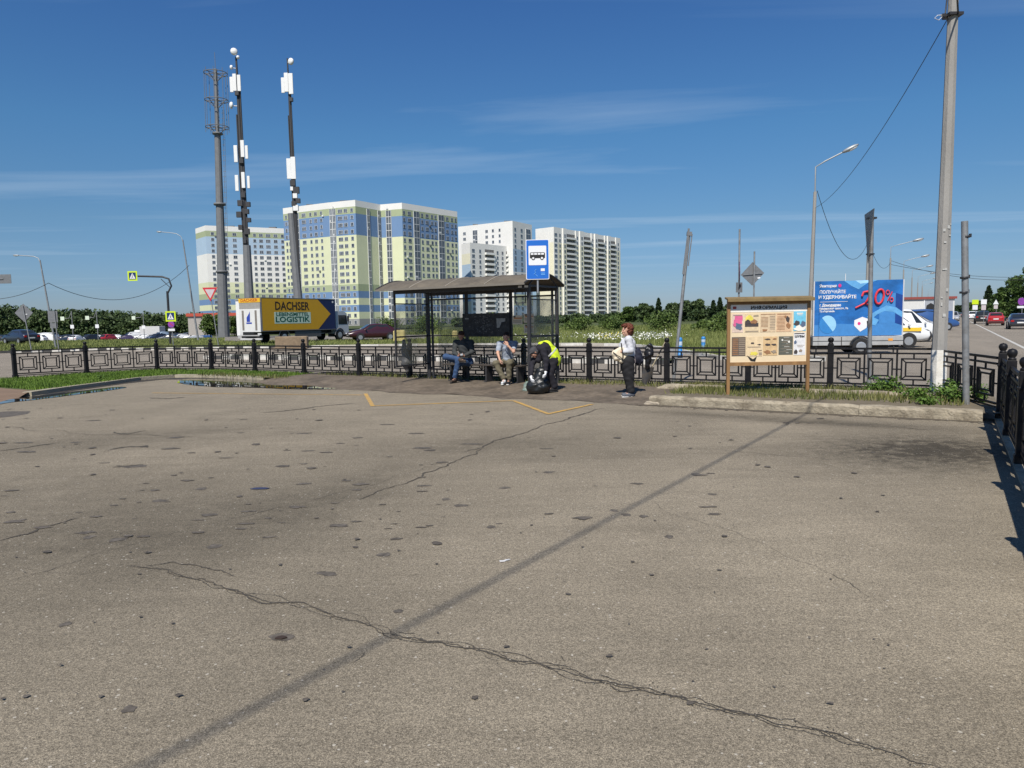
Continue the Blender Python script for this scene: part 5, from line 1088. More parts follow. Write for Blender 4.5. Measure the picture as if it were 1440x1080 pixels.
# far left cars
FL = [('sedan', 30, 74, 150, 'navy', 'dark blue saloon on the far left, nearest car of the far road'), ('hatch', 48, 96, 185, 'white', 'white hatchback behind the diamond sign back on the far left'), ('van', 62, 100, 176, 'white', 'white van right of the diamond sign pole on the far left'), ('sedan', -4, 90, 180, 'black', 'black car cut by the left edge of the picture'), ('suv', 92, 110, 200, 'navy', 'dark off-road car just right of the curved lamp'), ('suv', 124, 112, 250, 'black', 'black car beside the small white one on the far road'), ('hatch', 108, 104, 95, 'white', 'small boxy white car standing alone at the grass edge on the far left'),
      ('sedan', 136, 135, 180, 'white', 'white saloon behind the red car on the far road'), ('suv', 148, 116, 250, 'red', 'red off-road car on the far left road'), ('sedan', 162, 136, 190, 'white', 'white car between the red and the purple car'), ('hatch', 174, 120, 200, 'purple', 'dark purple car right of the red one on the far road'), ('van', 186, 140, 230, 'white', 'white van above the dark purple car'), ('sedan', 200, 138, 200, 'white', 'white saloon in front of the grey box lorry'), ('hatch', 212, 126, 210, 'silver', 'silver hatchback in front of the grey box lorry'), ('suv', 220, 120, 240, 'navy', 'navy car just left of the crossing sign'), ('van', 227, 132, 250, 'blue', 'light blue van left of the crossing sign post'), ('sedan', 236, 118, 190, 'grey', 'grey saloon directly left of the crossing sign post'), ('hatch', 252, 122, 220, 'white', 'white hatchback right of the crossing sign post'), ('suv', 262, 128, 230, 'grey', 'grey off-road car between the crossing sign and the tall curved lamp'), ('sedan', 271, 120, 200, 'silver', 'silver saloon at the foot of the tall curved lamp'), ('sedan', 284, 126, 200, 'blue', 'blue saloon just right of the tall curved lamp'),
      ('suv', 78, 118, 190, 'black', 'black off-road car seen between the far left sign poles'), ('sedan', 14, 112, 185, 'silver', 'silver saloon left of the diamond sign on the far road'), ('hatch', 243, 140, 200, 'black', 'black hatchback far behind the crossing sign')]
for k, px, Y, dg, c, lb in FL:
    Y = Y * 1.0 if Y < 80 else Y * 1.38
    pc = PT[c] if not (k == 'van' and c == 'blue') else paint('lightblue', (.35, .45, .55)); car(k, px, Y, dg, pc, lb, 'cars on the far road at the left')
lt = empty('box_lorry', (atx(211, 195), 195, float(terrain(atx(211, 195), 195)) + .05), R(170), 'distant lorry with a grey box body among the cars on the far left road', 'lorry')
b = MB(); b.box((-.8, 0, 2.2), (6, 2.5, 2.5), ch=.05); b.build('cargo_box', mat('lorry_grey', (.5, .5, .49), .6), lt); b = MB(); b.box((3.2, 0, 1.5), (1.9, 2.3, 2.0), ch=.25); b.build('cab', M_paint0, lt)
for x in (-2.6, 2.8):
    for s in (-1, 1): b = MB(); b.tube([(x, s * .9, .45), (x, s * 1.2, .45)], .45, 14); b.build('wheel', M_tyre, lt)
# --- the yellow and blue lorry
Kx, Ky = atx(368, 57, 2), 57.0; TH = R(62); LB = 8.6; z0 = .125
tk = empty('box_lorry', (Kx, Ky, z0), TH, 'yellow and blue box lorry with large lettering, parked left of the bus shelter', 'lorry')
# local frame: x forward, origin at the rear right corner (near camera); body spans y 0..2.5
M_ty = mat('lorry_yellow', (.62, .33, .010), .5, var=.06, dirt=(.50, .28, .03), dscale=1, damt=.4); M_tb = mat('lorry_blue', (.008, .016, .075), .45, var=.1)
b = MB(); b.box((LB / 2, 1.25, 2.35), (LB, 2.5, 2.7), ch=.03); bx_ = b.build('cargo_box', M_tb, tk)
b = MB(); b.xprism([(.05, 1.06), (LB * .74, 1.06), (LB * .925, 2.40), (LB * .74, 3.66), (.05, 3.66)], -.012, -.004); b.build('yellow_arrow', M_ty, bx_)
b = MB(); b.box((LB / 2, 0.0, 3.69), (LB, .04, .05)); b.box((LB / 2, 0.0, 1.02), (LB, .04, .05)); b.box((.02, 0, 2.35), (.05, .04, 2.7)); b.build('edge_rails', mat('rail_grey', (.2, .2, .2), .5, .3), bx_)
text('DACHSER', .95, mat('brown_black', (.035, .015, .008), .5), bx_, (LB * .395, -.016, 3.02), bold=.018, width=LB * .45, depth=.003)
b = MB(); b.xprism([(LB * .155, 1.60), (LB * .635, 1.60), (LB * .635, 2.55), (LB * .155, 2.55)], -.018, -.013); wb_ = b.build('white_field', mat('pale_green_white', (.55, .66, .52), .5), bx_)
M_gr = mat('dark_green_ink', (.0, .09, .05), .5); text('LEBENSMITTEL', .42, M_gr, wb_, (LB * .395, -.022, 2.36), bold=.008, width=LB * .43, depth=.002); text('LOGISTIK', .62, M_gr, wb_, (LB * .395, -.022, 1.92), bold=.014, width=LB * .45, depth=.002)
b = MB(); b.box((LB * .965, -.006, 3.45), (.16, .01, .16)); b.build('logo_mark', M_signw, bx_)
# rear: white tail lift with logo, yellow strip above
Rz = Matrix.Rotation(-math.pi / 2, 4, 'Z')
b = MB(); b.box((-.05, 1.25, 1.88), (.10, 2.36, 1.86), ch=.02); tl = b.build('tail_lift', mat('lift_white', (.66, .66, .64), .5, var=.06), tk)
b = MB()
for y in (.52, 1.98): b.box((-.106, y, 1.9), (.012, .22, 1.6))
b.build('grey_strips', mat('lift_grey', (.2, .18, .16), .6), tl)
b = MB(); 
def ryz(P, x, mi=0): b.poly([(x, p[0], p[1]) for p in P], mi); b.poly([(x + .006, p[0], p[1]) for p in P][::-1], mi)
for i, (y0, w_, h0, h1) in enumerate([(1.45, .12, .35, .5), (1.32, .12, .48, .66), (1.19, .12, .62, .85)]): ryz([(y0 + w_, 1.78), (y0, 1.78), (y0 - .02, 1.78 + h1), (y0 + w_, 1.78 + h0)], -.108)
ryz([(1.62, 1.62), (1.0, 1.62), (1.0, 1.74), (1.62, 1.74)], -.108)
b.build('blue_emblem', mat('emblem_blue', (.03, .06, .35), .5), tl)
b = MB(); b.box((-.02, 1.25, 3.08), (.04, 2.36, .5)); b.build('rear_shutter', mat('shutter_grey', (.30, .29, .27), .6), tk)
b = MB(); b.box((-.03, 1.25, 3.50), (.06, 2.42, .34)); ys = b.build('yellow_header', mat('header_yellow', (.72, .42, .03), .5, var=.1), tk)
t = text('DACHSER', .34, mat('header_red', (.4, .05, .02), .5), ys, (-.063, 1.25, 3.50), bold=.006, width=1.9); t.rotation_euler.z = -math.pi / 2
b = MB(); b.box((LB / 2 + .4, 1.25, .85), (LB + 1.4, 1.2, .25)); b.box((.1, 1.25, .55), (.12, 2.3, .16)); b.build('chassis', M_trim, tk)
b = MB(); b.box((-.02, 1.25, .38), (.14, 2.4, .13), ch=.02); b.box((-.04, .25, .8), (.08, .35, .14)); b.box((-.04, 2.25, .8), (.08, .35, .14)); b.build('rear_bumper', mat('bump_white', (.55, .55, .55), .5), tk)
b = MB(); b.box((LB * .60, .06, .68), (LB * .36, .06, .5), ch=.01); b.build('side_guard', mat('guard_grey', (.10, .10, .105), .5, .2), tk)
for x in (2.4, LB + .55):
    for y in (.17, 2.33):
        b = MB(); b.tube([(0, -.14, 0), (0, -.11, 0), (0, .11, 0), (0, .14, 0)], [.44, .48, .48, .44], 20); t = b.build('wheel', M_tyre, tk, (x, y, .48)); b = MB(); s = -1 if y < 1 else 1; b.tube([(0, s * .142, 0), (0, s * .15, 0)], [.27, .2], 14); b.build('rim', M_rim, t)
b = MB(); b.tube([(2.4 + .60 * math.cos(t), .06, .5 + .60 * math.sin(t)) for t in np.linspace(.0, 3.14, 12)], .05, 6); b.tube([(LB + .55 + .6 * math.cos(t), .06, .5 + .60 * math.sin(t)) for t in np.linspace(0, 3.14, 12)], .06, 6); b.build('mudguard', mat('mud_grey', (.14, .14, .145), .6), tk)
b = MB(); c0 = LB + .12
P = [(c0, .62), (c0 + 1.7, .55), (c0 + 1.72, 1.25), (c0 + 1.5, 2.45), (c0 + 1.1, 2.62), (c0, 2.64)]; b.xprism(P, .1, 2.4); cb_ = b.build('cab', mat('cab_silver', (.42, .45, .47), .4, var=.05), tk)
b = MB(); b.xprism([(c0 + .35, 1.45), (c0 + 1.55, 1.45), (c0 + 1.38, 2.28), (c0 + .35, 2.28)], .085, .099); b.build('side_window', M_win, cb_); b = MB(); b.raw([(c0 + 1.70, .2, 1.45), (c0 + 1.70, 2.3, 1.45), (c0 + 1.53, 2.3, 2.4), (c0 + 1.53, .2, 2.4)], [(0, 1, 2, 3)]); b.build('windscreen', M_win, cb_)
b = MB(); b.box((c0 + 1.5, -.06, 1.95), (.1, .18, .5), ch=.02); b.build('mirror', M_trim, cb_); b = MB(); b.box((c0 + 1.6, 1.25, .45), (.3, 2.35, .32), ch=.03); b.build('front_bumper', M_trim, cb_)
# --- advertising truck on the right
a0 = Vector((atx(1143, 30.5, 1), 30.5)); a1 = Vector((atx(1270, 29.9, 1), 29.9)); ad = empty('advertising_truck', (a0.x, a0.y, .006), math.atan2(a1.y - a0.y, a1.x - a0.x), 'small flatbed truck carrying a big blue advertising panel with a red discount figure', 'truck')
AW = (a1 - a0).length; zb0, zt0 = .80, 3.12
def T(u, v): return (.05 + u * (AW - .1), zb0 + (1 - v) * (zt0 - zb0))
b = MB(); b.box((AW / 2, .04, (zb0 + zt0) / 2), (AW, .06, zt0 - zb0)); pn = b.build('advertising_panel', mat('panel_frame', (.55, .56, .57), .5, .2), ad)
def adp(P, y, m, nm, par=None): b = MB(); b.xprism([T(*p) for p in P], -y - .002, -y + .0005); return b.build(nm, m, par or pn)
c1 = mat('ad_blue', (.015, .13, .40), .5, var=.45, scale=1.2, stretch=(1, 1, 1.8)); c2 = mat('ad_midblue', (.05, .21, .50), .5, var=.15, scale=3); c3 = mat('ad_light', (.11, .34, .62), .5, var=.2, scale=4); c4 = mat('ad_deep', (.008, .05, .24), .5, var=.2); M_adr = mat('ad_red', (.62, .035, .05), .5, var=.3, scale=12); M_adp = mat('ad_magenta', (.65, .03, .22), .5)
bgp = adp([(0, 0), (1, 0), (1, 1), (0, 1)], -.008, c1, 'blue_print')
adp([(0, .80), (.3, .78), (.55, .80), (1, .76), (1, 1), (0, 1)], -.0045, c2, 'floor_print', bgp); adp([(.74, .26), (.92, .24), (.92, .78), (.74, .79)], -.0015, c2, 'block_print', bgp); adp([(.92, .24), (1, .28), (1, .82), (.92, .78)], -.0012, c4, 'block_shadow_print', bgp)
adp([(.33, 0), (.42, .10), (.5, .16), (.6, .05), (.66, .03), (.72, 0)], .0015, c3, 'wave_print', bgp); adp([(.46, 0), (.52, .06), (.62, .04), (.66, 0)], .004, mat('ad_pale', (.35, .62, .85), .5), 'wave_print', bgp)
adp([(.60, .66), (.7, .56), (.82, .46), (.93, .50), (1, .58), (1, .68), (.9, .58), (.8, .56), (.72, .62), (.64, .72)], .0015, c3, 'ribbon_print', bgp)
adp([(.155 + .098 * math.cos(t), .79 + .165 * math.sin(t)) for t in np.linspace(0, 6.2, 24)], .0045, mat('ad_ball_low', (.03, .20, .50), .5), 'ball_print', bgp)
adp([(.155 + .098 * math.cos(t), .79 + .165 * math.sin(t)) for t in np.linspace(-2.3, .9, 14)], .0075, mat('ad_ball', (.28, .55, .75), .5), 'ball_highlight_print', bgp)
adp([(.46, .72), (.55, .66), (.62, .70), (.60, .86), (.53, .93), (.46, .82)], .0045, M_signw, 'card_print', bgp); adp([(.60, .74), (.64, .70), (.65, .82), (.61, .86)], .0048, M_blk, 'card_edge_print', bgp); adp([(.66, .66), (.74, .72), (.70, .82), (.64, .8)], .0045, c3, 'card_print', bgp); adp([(.515 + .018 * math.cos(t), .78 + .03 * math.sin(t)) for t in np.linspace(0, 6, 10)], .0065, M_adp, 'logo_dot', bgp)
def att(s, u, v, size, width, m=M_signw, y=.006, bold=.004, nm='lettering'):
    x, z = T(u, v); return text(s, size, m, bgp, (x, -y, z), nm, bold=bold, width=width * AW, depth=.0015)
att('Якитория', .15, .09, .16, .19); adp([(.285 + .018 * math.cos(t), .085 + .033 * math.sin(t)) for t in np.linspace(0, 6, 10)], .006, M_adp, 'logo_dot', bgp)
att('ПОЛУЧАЙТЕ', .205, .20, .185, .29); att('И УДЕРЖИВАЙТЕ', .26, .295, .185, .42, bold=.006)
adp([(.06, .375), (.38, .372), (.38, .378), (.06, .381)], .004, M_signw, 'line_print', bgp)
att('г. Домодедово', .18, .44, .15, .24, bold=.007); att('Каширское шоссе, 7а', .22, .50, .11, .32); att('ТЦ «Торговый»', .145, .55, .10, .17)
b = MB()
def ring(cx, cz, rx, rz_, rr_, a0=0, a1=6.3, tilt=0): 
    x, z = T(cx, cz); b.tube([(x + rx * math.cos(t) + tilt * math.sin(t), -.05, z + rz_ * math.sin(t)) for t in np.linspace(a0, a1, 22)], rr_, 6)
x, z = T(.60, .33); b.tube([(x - .22, -.05, z + .10), (x - .16, -.05, z + .27), (x - .0, -.05, z + .30), (x + .1, -.05, z + .18), (x + .02, -.05, z - .02), (x - .10, -.05, z - .22), (x + .02, -.05, z - .26), (x + .16, -.05, z - .2)], .045, 6)
ring(.735, .30, .16, .30, .045, tilt=.04); ring(.825, .23, .06, .09, .022); ring(.87, .36, .06, .09, .022); x, z = T(.85, .30); b.tube([(x - .08, -.05, z - .18), (x + .09, -.05, z + .20)], .022, 6); x, z = T(.5, .47); b.tube([(x - .12, -.05, z - .06), (x + .25, -.05, z + .13)], .035, 6); b.build('discount_figure', M_adr, bgp)
b = MB(); b.box((AW / 2, .9, .58), (AW, 1.9, .38), ch=.01); bed = b.build('flatbed', mat('bed_silver', (.46, .46, .45), .45, .3, var=.08, dirt=(.3, .29, .27), dscale=3, damt=.4), ad)
b = MB(); b.box((AW / 2, -.055, .58), (AW, .012, .02)); b.box((AW * .32, -.055, .58), (.03, .014, .36)); b.build('side_seam', M_trim, bed); b = MB(); b.box((AW - .5, -.06, .62), (.18, .012, .10)); b.build('orange_reflector', mat('refl_orange', (.7, .3, .05), .4), bed)
b = MB(); b.box((AW / 2 - .3, .9, .30), (AW - .2, .8, .16)); b.box((AW - .35, .02, .30), (.05, .05, .5)); b.box((.15, .02, .30), (.05, .05, .5)); b.build('chassis', M_trim, ad)
for y in (.14, 1.66):
    for x in (AW * .53, -1.25):
        b = MB(); b.tube([(0, -.11, 0), (0, -.09, 0), (0, .09, 0), (0, .11, 0)], [.31, .345, .345, .31], 20); t = b.build('wheel', M_tyre, ad, (x, y - .21 if y < 1 else y, .345)); b = MB(); b.tube([(0, -.115, 0), (0, -.125, 0)], [.2, .15], 12); b.build('rim', M_rim, t)
b = MB(); b.tube([(AW * .53 + .42 * math.cos(t), -.13, .36 + .40 * math.sin(t)) for t in np.linspace(0, 3.14, 12)], .035, 6); b.build('mudguard', M_trim, ad)
b = MB(); b.xprism([(-.1, .35), (-1.9, .35), (-1.95, .95), (-1.55, 1.75), (-1.3, 1.95), (-.1, 1.98)], .1, 1.7); cb_ = b.build('cab', mat('cab_navy', (.03, .035, .06), .4), ad); b = MB(); b.xprism([(-.35, 1.1), (-1.55, 1.1), (-1.35, 1.75), (-.35, 1.75)], .085, .098); b.build('side_window', M_win, cb_)
b = MB(); b.tube([(AW * .36, .1, zt0), (AW * .36, .1, zt0 + .3)], .015, 5); b.build('bracket', M_signw, ad)
# ================================================================== tower blocks
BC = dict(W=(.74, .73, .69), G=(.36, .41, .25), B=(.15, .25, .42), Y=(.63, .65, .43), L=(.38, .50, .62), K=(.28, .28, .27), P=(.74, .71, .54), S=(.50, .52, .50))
MB_ = {k: mat('facade_' + k, v, .85, var=.05, scale=.15) for k, v in BC.items()}
M_wf = mat('window_frame_white', (.62, .63, .62), .5); M_wp = mat('window_pane_dark', (.10, .115, .14), .12, var=.95, scale=.35, spec=.8); M_lg = mat('loggia_glass', (.10, .115, .135), .15, var=.6, scale=.3, spec=.7)
M_bal = mat('balcony_white', (.74, .74, .70), .8, var=.06); M_shade = mat('balcony_painted_shade', (.16, .155, .15), .8, var=.4, scale=.5); M_rf = mat('roof_grey', (.15, .15, .15), .9)  # M_shade: dark tone painted into the balcony openings to stand for shade
KEYS = list(BC)
class Block:
    def __init__(s, pts, H, fl, label, z0=0.0, fh=None, par=2.8, gf=3.2):
        s.o = pts[0]; s.root = empty('tower_block', (pts[0][0], pts[0][1], z0), 0, label, 'tower block'); s.pts = [(p[0] - pts[0][0], p[1] - pts[0][1]) for p in pts]
        s.H = H; s.fl = fl; s.par = par; s.gf = gf; s.fh = (H - par - gf) / fl; s.win = []; s.b = MB(); s.fr = MB(); s.rnd = random.Random(len(label))
    def roof(s, back):
        P = s.pts + [(p[0] - s.o[0], p[1] - s.o[1]) for p in back]
        b = MB(); b.poly([(p[0], p[1], s.H - .6) for p in P]); b.build('roof', M_rf, s.root)
        # rear walls
        n = len(s.pts)
        Q = [s.pts[-1]] + [(p[0] - s.o[0], p[1] - s.o[1]) for p in back] + [s.pts[0]]
        for i in range(len(Q) - 1): s.quad(Q[i], Q[i + 1], 0, s.H, 'W', 0)
    def quad(s, a, c, z0, z1, key, off=0.0):
        s.b.poly([(a[0], a[1], z0), (c[0], c[1], z0), (c[0], c[1], z1), (a[0], a[1], z1)], KEYS.index(key))
    def facade(s, i, bands, cols, topw=True):
        a, c = Vector(s.pts[i]), Vector(s.pts[i + 1]); d = c - a; Ln = d.length; u = d / Ln; n = Vector((u.y, -u.x)); fh = s.fh
        # bands: string from ground floor upwards
        s.quad(a, c, 0, s.gf, 'K'); z = s.gf; j = 0
        while j < s.fl:
            k = j
            while k + 1 < s.fl and bands[k + 1] == bands[j]: k += 1
            s.quad(a, c, s.gf + j * fh, s.gf + (k + 1) * fh, bands[j]); j = k + 1
        s.quad(a, c, s.gf + s.fl * fh, s.H, 'W')
        # projecting parapet coping
        P3 = lambda t, o, z: (a.x + u.x * t + n.x * o, a.y + u.y * t + n.y * o, z)
        b = s.fr
        for (t0, t1, typ) in cols:
            t0, t1 = t0 * Ln, t1 * Ln; w = t1 - t0; tm = (t0 + t1) / 2
            if typ[0] == 'w':
                pw = float(typ[2:]) if len(typ) > 2 else 1.5; np_ = int(typ[1])
                for j in range(-1 if s.gf > 3 else 0, s.fl):
                    z0 = s.gf + j * fh + .85 if j >= 0 else .9; s.win.append((a, u, n, tm, z0, pw, 1.5, np_))
            elif typ == 'log':
                q = MB(); zt = s.gf + s.fl * fh - .3; z0 = .6
                q.poly([P3(t0, .25, z0), P3(t1, .25, z0), P3(t1, .25, zt), P3(t0, .25, zt)], 1)
                for tt in (t0, t1): 
                    e = (P3(tt, 0, z0), P3(tt, .25, z0), P3(tt, .25, zt), P3(tt, 0, zt)); q.poly(e if tt == t1 else e[::-1], 0)
                q.poly([P3(t0, 0, zt), P3(t0, .25, zt), P3(t1, .25, zt), P3(t1, 0, zt)][::-1], 0)
                for tt, tw_ in ((t0 + .10, .1), (tm, .09), (t1 - .10, .1)): q.poly([P3(tt - tw_, .30, z0), P3(tt + tw_, .30, z0), P3(tt + tw_, .30, zt), P3(tt - tw_, .30, zt)], 0)
                for j in range(s.fl + 1):
                    zz_ = s.gf + j * fh - .15; 
                    if zz_ + .28 < zt: q.poly([P3(t0, .31, zz_), P3(t1, .31, zz_), P3(t1, .31, zz_ + .26), P3(t0, .31, zz_ + .26)], 0)
                    if s.rnd.random() < .25: q.poly([P3(t0 + .25, .28, zz_ + .5), P3(tm - .15, .28, zz_ + .5), P3(tm - .15, .28, zz_ + 1.2), P3(t0 + .25, .28, zz_ + 1.2)], 0)
                q.build('glazed_loggia_column', [M_wf, M_lg], s.root)
            elif typ[:3] == 'bal':
                dep = 1.2
                for j in range(s.fl):
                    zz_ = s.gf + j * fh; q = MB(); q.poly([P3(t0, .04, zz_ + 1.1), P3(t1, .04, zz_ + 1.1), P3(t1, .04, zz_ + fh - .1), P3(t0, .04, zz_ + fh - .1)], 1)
                    for k_, (o0, o1, za, zb2) in enumerate(((.05, dep, zz_ - .12, zz_ + .06), (dep - .1, dep, zz_ + .06, zz_ + 1.05))):
                        A_, B_ = P3(t0, o0, za), P3(t1, o0, za); C_, D_ = P3(t1, o1, za), P3(t0, o1, za); up = [(p[0], p[1], zb2) for p in (A_, B_, C_, D_)]; dn = [A_, B_, C_, D_]
                        q.poly(dn); q.poly(up[::-1])
                        for e in range(4): q.poly([dn[e], up[e], up[(e + 1) % 4], dn[(e + 1) % 4]])
                    for tt in (t0 + .05, t1 - .05):
                        q.poly([P3(tt, .05, zz_ + .06), P3(tt, dep, zz_ + .06), P3(tt, dep, zz_ + 1.05), P3(tt, .05, zz_ + 1.05)])
                    s.bals.append(q)
    bals = None
    def finish(s, ac=30):
        ac = ac // 4
        s.b.build('wall', [MB_[k] for k in KEYS], s.root)
        rn = s.rnd; rn.shuffle(s.win)
        s.win.sort(key=lambda w_: (s.o[1] + w_[0].y + w_[1].y * w_[3]) // 8)
        def wq(b, a, u, n, tm, z0, pw, hh, np_):
            P3 = lambda t, o, z: (a.x + u.x * t + n.x * o, a.y + u.y * t + n.y * o, z)
            def q(t0, t1, za, zb2, o, mi): b.poly([P3(t0, o, za), P3(t1, o, za), P3(t1, o, zb2), P3(t0, o, zb2)], mi)
            t0 = tm - pw / 2; q(t0 - .1, t0 + pw + .1, z0 - .1, z0 + hh + .1, .04, 0)
            W_ = pw / np_
            for k in range(np_): q(t0 + k * W_ + .05, t0 + (k + 1) * W_ - .05, z0, z0 + hh, .07, 1)
            e = (P3(t0 - .15, 0, z0 - .12), P3(t0 + pw + .15, 0, z0 - .12), P3(t0 + pw + .15, .16, z0 - .12), P3(t0 - .15, .16, z0 - .12)); b.poly(e, 0)
        rest = MB()
        for i, w_ in enumerate(s.win):
            if i < 100: b = MB(); wq(b, *w_); b.build('window', [M_wf, M_wp], s.root)
            else: wq(rest, *w_)
        if rest.v: tag(rest.build('window', [M_wf, M_wp], s.root), kind='stuff')
        for w_ in rn.sample(s.win, min(ac, len(s.win))):
            a, u, n, tm, z0, pw, hh, np_ = w_; t = tm + pw / 2 + .7; b = MB(); b.box((a.x + u.x * t + n.x * .25, a.y + u.y * t + n.y * .25, z0 - .2 - rn.random() * .5), (.9, .45, .65), 0, Matrix.Rotation(math.atan2(u.y, u.x), 3, 'Z')); b.build('air_conditioner', M_rf if rn.random() < .5 else M_bal, s.root)
        if s.bals:
            for i, q in enumerate(s.bals[:100]): q.build('balcony', [M_bal, M_shade], s.root)
            if len(s.bals) > 100:
                r = MB()
                for q in s.bals[100:]:
                    k = len(r.v); r.v += q.v; r.f += [tuple(i + k for i in f) for f in q.f]; r.m += q.m; r.s += q.s
                tag(r.build('balcony', [M_bal, M_shade], s.root), kind='stuff')
    def vents(s, spots):
        for (x, y, w_) in spots:
            b = MB(); b.box((x - s.o[0], y - s.o[1], s.H + .3), (w_, 2, 1.8)); b.build('roof_vent', M_rf, s.root)
def P2(px, Y): return (atx(px, Y, 25), Y)
# --- main block
A_, B_, C_, D_, E_ = P2(402, 347), P2(503, 327), P2(538, 341), P2(568, 337), P2(645, 367)
def lerp2(a, c, t): return (a[0] + (c[0] - a[0]) * t, a[1] + (c[1] - a[1]) * t)
def nrm(a, c): d = Vector((c[0] - a[0], c[1] - a[1])).normalized(); return (d.y, -d.x)
def steps(a, c, marks, depth):   # facade with alternate bays standing forward
    n = nrm(a, c); P = []
    for i, (t, f) in enumerate(marks):
        p = lerp2(a, c, t); P.append((p[0] + n[0] * depth * f, p[1] + n[1] * depth * f))
    return P
m = Block([A_, lerp2(A_, B_, .66), B_, lerp2(B_, C_, .42), lerp2(B_, C_, .55), C_, D_, lerp2(D_, E_, .30), lerp2(D_, E_, .62), E_], 56.6, 16, 'largest tower block, lime and blue striped with glazed loggia columns, left of the bus shelter', z0=0)
m.bals = []
n1 = nrm(A_, B_)
pp = m.pts; pp[1] = (pp[1][0] + n1[0] * 1.0, pp[1][1] + n1[1] * 1.0)
bands = 'YBYBGYYYYYYYBBBG'
m.facade(0, bands, [(.03, .10, 'w1 1.2'), (.10, .17, 'w1 1.3'), (.22, .29, 'log'), (.29, .36, 'log'), (.40, .52, 'w3 2.4'), (.58, .64, 'w1 1.3'), (.68, .76, 'w2 1.7'), (.80, .88, 'w1 1.2')])
m.facade(1, bands, [(.04, .15, 'log'), (.15, .27, 'log'), (.36, .5, 'w3 2.4'), (.56, .70, 'w2 1.8'), (.80, .92, 'w1 1.4')])
m.facade(2, bands, []); m.facade(3, bands, [(.05, .9, 'log')]); m.facade(4, bands, [(.7, .98, 'log')])
m.facade(5, bands, [(.25, .5, 'log')])
m.facade(6, bands, [(.0, .2, 'w1 1.3'), (.3, .5, 'w2 2.0'), (.62, .95, 'log')])
m.facade(7, bands, [(.05, .2, 'w1 1.3'), (.3, .5, 'w2 2.0'), (.6, .75, 'w1 1.4'), (.8, .95, 'w1 1.4')])
m.facade(8, bands, [(.02, .3, 'log'), (.4, .55, 'w2 1.8'), (.65, .78, 'w1 1.4'), (.82, .98, 'w1 1.4')])
m.roof([(E_[0] - 12, E_[1] + 10), (D_[0] - 14, D_[1] + 16), (A_[0] + 7, A_[1] + 15)]); m.vents([(P2(440, 345)[0], 345, 3), (P2(490, 336)[0], 336, 5), (P2(580, 352)[0], 352, 4), (P2(620, 372)[0], 372, 3)]); m.finish(40)
# --- left block
a, c, e = P2(279, 410), P2(293, 397), P2(412, 417)
m = Block([a, c, lerp2(c, e, .5), e], 56.0, 16, 'leftmost tower block, white and pale blue above, partly behind the antenna masts'); m.bals = []
bands = 'YBYBGYYWWWWWLLLG'
m.facade(0, bands, []); m.facade(1, bands, [(.10, .2, 'w1 1.6'), (.40, .5, 'w1 1.6'), (.60, .7, 'w2 2.0'), (.84, .94, 'w1 1.6')]); m.facade(2, bands, [(.08, .16, 'w1 1.5'), (.22, .32, 'w2 2'), (.40, .48, 'w3 2.4'), (.58, .66, 'w2 2.0'), (.74, .84, 'w1 1.6'), (.88, .96, 'w1 1.4')])
m.roof([(e[0], e[1] + 15), (a[0] + 5, a[1] + 18)]); m.vents([(P2(385, 415)[0], 418, 4), (P2(330, 410)[0], 410, 3)]); m.finish(40)
# --- tall white block behind
a, c, e = P2(646, 433), P2(722, 411), P2(749, 430)
m = Block([a, c, e], 57.5, 16, 'tall white tower block standing behind the lower balconied one, left of the bus stop sign'); m.bals = []
bands = 'WWWWWWWWWWWWWWWW'; m.facade(0, bands, [(.08, .16, 'w2 2'), (.28, .37, 'log'), (.50, .57, 'w2 1.8'), (.62, .68, 'w1 1.4'), (.74, .8, 'w1 1.3')])
m.facade(1, 'LLYYLLWWLLLLWWWW', [(.05, .2, 'w1 1.8'), (.38, .52, 'w2 2.2'), (.66, .9, 'log')]); m.roof([(e[0] - 10, e[1] + 14), (a[0] + 4, a[1] + 14)]); m.vents([(P2(715, 420)[0], 420, 4), (P2(670, 430)[0], 432, 3)]); m.finish(20)
# --- lower white block in front
a, c, e = P2(650, 398), P2(662, 390), P2(727, 420)
m = Block([a, c, lerp2(c, e, .5), e], 43.5, 13, 'lower white tower block with dark stacked balconies, just above the shelter roof'); m.bals = []
m.facade(0, 'WPPLLLLLLLPPW', []); m.facade(1, 'W' * 13, [(.05, .2, 'w1 2.2'), (.34, .46, 'w1 1.5'), (.60, .98, 'bal')]); m.facade(2, 'W' * 13, [(.08, .2, 'w1 1.5'), (.3, .42, 'w1 1.5'), (.52, .95, 'bal')]); m.roof([(e[0] - 6, e[1] + 12), (a[0] + 4, a[1] + 12)]); m.finish(0)
# --- long block at the right
a, c, e = P2(754, 450), P2(779, 441), P2(872, 510)
marks = [0, .05, .11, .155, .30, .345, .40, .53, .57, .615, .74, .775, .82, .925, 1.0]; BALS = (3, 6, 9, 12)
nL = nrm(c, e); PT_ = [a, c]; KIND = ['end']
for i in range(len(marks) - 1):
    dp = -.3 if i in BALS else (1.1 if i in (2, 5, 8, 11) else .3)
    p0_, p1_ = lerp2(c, e, marks[i]), lerp2(c, e, marks[i + 1])
    q0 = (p0_[0] + nL[0] * dp, p0_[1] + nL[1] * dp); q1 = (p1_[0] + nL[0] * dp, p1_[1] + nL[1] * dp)
    
    if (Vector(PT_[-1]) - Vector(q0)).length > .05: PT_.append(q0); KIND.append('side')
    PT_.append(q1); KIND.append(i)
m = Block(PT_, 57.5, 16, 'long cream tower block with columns of dark balconies, farthest right of the group'); m.bals = []
bb = 'P' * 14 + 'WW'; m.facade(0, 'PPPPPPPPPPPPPPWW', [])
